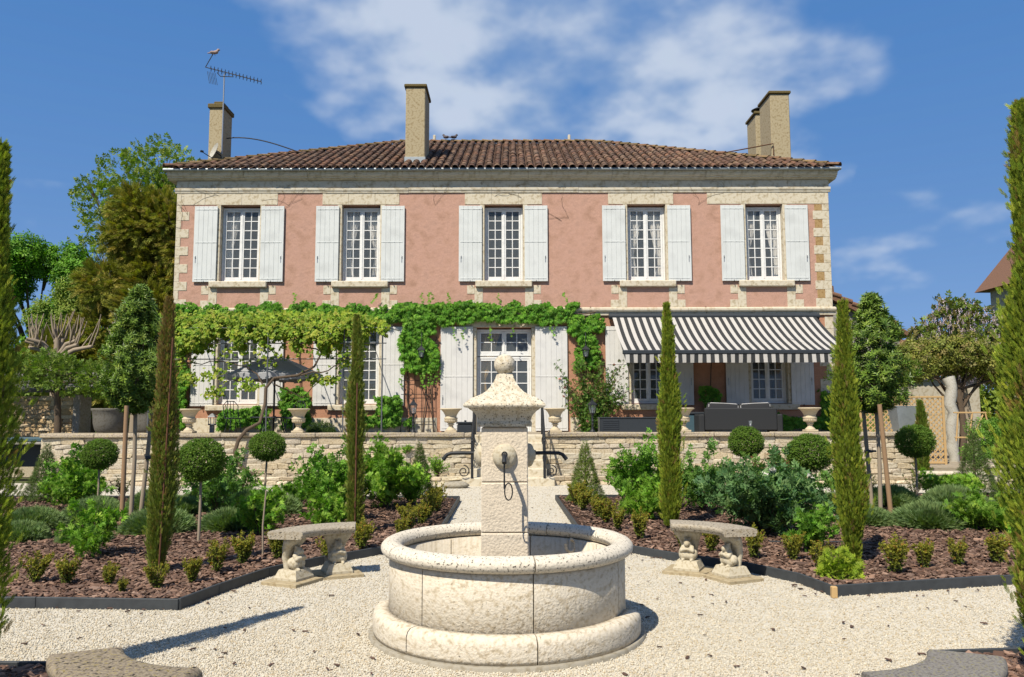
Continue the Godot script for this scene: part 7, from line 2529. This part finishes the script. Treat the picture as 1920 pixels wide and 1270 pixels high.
# ---------------------------------------------------------------- small things on the roof and in the beds
func build_details() -> void:
	var a := thing("tv_antenna", "grey television antenna on a mast beside the left chimney", "antenna", Vector3(-9.1, 9.8, -24.42))
	var m := MB.new()
	m.tube([Vector3(0, 0, 0), Vector3(0.0, 2.62, 0)], 0.022, 6)
	part("mast", m.mesh(), M.steel, a)
	var bm := MB.new()
	var p0 := Vector3(-0.6, 2.82, 0.02)
	var p1 := Vector3(1.18, 2.34, 0.02)
	bm.tube([p0, p1], 0.015, 5)
	bm.tube([Vector3(-0.22, 2.64, 0.02), Vector3(-0.12, 2.52, 0.02), Vector3(0.3, 2.5, 0.02)], 0.014, 5)
	part("boom", bm.mesh(), M.iron, a)
	for k in 15:
		var q := p0.lerp(p1, 0.1 + 0.9 * k / 14.0)
		var el := MB.new()
		el.tube([q + Vector3(-0.03, -0.055, -0.09), q + Vector3(0.03, 0.055, 0.09)], 0.009, 4)
		el.tube([q + Vector3(-0.03, 0.055, -0.02), q + Vector3(0.03, -0.055, 0.02)], 0.009, 4)
		part("element", el.mesh(), M.iron, a)
	for k in 6:
		var rr := MB.new()
		var b0 := Vector3(-0.62 + k * 0.05, 2.78 - k * 0.012, -0.2)
		rr.tube([b0, b0 + Vector3(0.1, -0.42, 0.05)], 0.007, 4)
		part("reflector", rr.mesh(), M.iron, a)
	var arm := MB.new()
	arm.tube([p0, p0 + Vector3(0.22, 0.42, 0)], 0.014, 5)
	part("upper_reflector", arm.mesh(), M.iron, a)

	bird(Vector3(-9.42, 13.09, -24.4), 0.2, "pinkish bird perched on top of the television antenna", M.pale_feather)
	bird(Vector3(-2.42, RIDGE_Y + 0.19, RIDGE_Z + 0.1), 2.6, "left one of two dark pigeons on the roof ridge", M.feather)
	bird(Vector3(-2.12, RIDGE_Y + 0.19, RIDGE_Z + 0.1), 0.5, "right one of two dark pigeons on the roof ridge", M.feather)

	var d := thing("satellite_dish", "pale weathered satellite dish at the foot of the left chimney", "dish", Vector3(-9.25, 9.83, -24.3), -0.85)
	var db := MB.new()
	var prof := []
	for i in 8:
		var r := 0.27 * i / 7.0
		prof.append([r, r * r * 0.9])
	db.lathe(Vector3.ZERO, prof, 22)
	db.lathe(Vector3.ZERO, [[0.27, 0.0656], [0.275, 0.06], [0.26, 0.05]], 22)
	part("reflector", db.mesh(), M.dish, d, Vector3.ZERO, Vector3(PI / 2 - 0.3, 0, 0))
	var da := MB.new()
	da.tube([Vector3(0, -0.24, 0.05), Vector3(0, -0.1, 0.4)], 0.014, 5)
	da.box(Vector3(0, -0.08, 0.42), Vector3(0.06, 0.06, 0.1), 0.01)
	part("feed_arm", da.mesh(), M.iron, d)
	var dm := MB.new()
	dm.tube([Vector3(0, 0, -0.02), Vector3(0, -0.1, -0.18), Vector3(0, -0.5, -0.2)], 0.018, 5)
	part("bracket", dm.mesh(), M.iron, d)

	# drip pipes lying on the bark
	for s in [[[Vector3(5.9, 0.085, -10.9), Vector3(6.2, 0.085, -10.85), Vector3(6.7, 0.08, -10.95)], "black drip pipe on the bark between the right lavender mounds"], [[Vector3(3.1, 0.085, -9.85), Vector3(3.5, 0.09, -9.75), Vector3(3.9, 0.085, -9.8), Vector3(4.4, 0.08, -9.7)], "black drip pipe on the bark left of the right cypress"], [[Vector3(-5.9, 0.085, -11.0), Vector3(-5.5, 0.085, -11.2), Vector3(-5.2, 0.08, -11.15)], "black drip pipe on the bark among the left lavender"]]:
		var b := MB.new()
		b.tube(s[0], 0.009, 6)
		one("drip_pipe", b.mesh(), M.dark_paint, s[1], "pipe", "drip pipes in the beds")
	# bare stalk of a plant by the left bench
	var st := MB.new()
	st.tube([Vector3(-2.75, 0.04, -9.0), Vector3(-2.76, 0.4, -9.0), Vector3(-2.74, 0.78, -9.02)], [0.012, 0.01, 0.008], 6)
	one("bamboo_cane", st.mesh(), M.pale_wood, "thin pale cane standing in the bark left of the left bench", "cane")
	var lb := MB.new()
	lb.box(Vector3.ZERO, Vector3(0.05, 0.1, 0.05), 0.006)
	one("edging_peg", lb.mesh(), M.new_wood, "small raw wood peg at the corner of the right bed edging", "peg", "", Vector3(2.83, 0.05, -7.22))

func bird(at: Vector3, turn: float, label: String, material: Material) -> void:
	var bones := [[Vector3(-0.06, 0, 0), Vector3(0.05, 0.03, 0), 0.05, 0.055], [Vector3(0.05, 0.03, 0), Vector3(0.1, 0.1, 0), 0.04, 0.03], [Vector3(0.1, 0.11, 0), Vector3(0.11, 0.115, 0), 0.034, 0.03], [Vector3(0.13, 0.11, 0), Vector3(0.17, 0.1, 0), 0.012, 0.004], [Vector3(-0.08, 0.0, 0), Vector3(-0.22, -0.03, 0), 0.03, 0.012]]
	var m := blended(bones, Vector3(-0.26, -0.08, -0.08), Vector3(0.2, 0.17, 0.08), 0.012, 0.03)
	var b := thing("perched_bird", label, "bird", at, turn, "birds on the roof")
	part("body", m, material, b)
	var w := MB.new()
	for s in [-1.0, 1.0]:
		w.ball(Vector3(-0.04, 0.01, s * 0.045), Vector3(0.11, 0.035, 0.016), 5, 8)
	part("wing", w.mesh(), material, b)
	var l := MB.new()
	for s in [-1.0, 1.0]:
		l.tube([Vector3(0.0, -0.03, s * 0.02), Vector3(0.01, -0.085, s * 0.02)], 0.006, 4)
	part("leg", l.mesh(), M.rust, b)
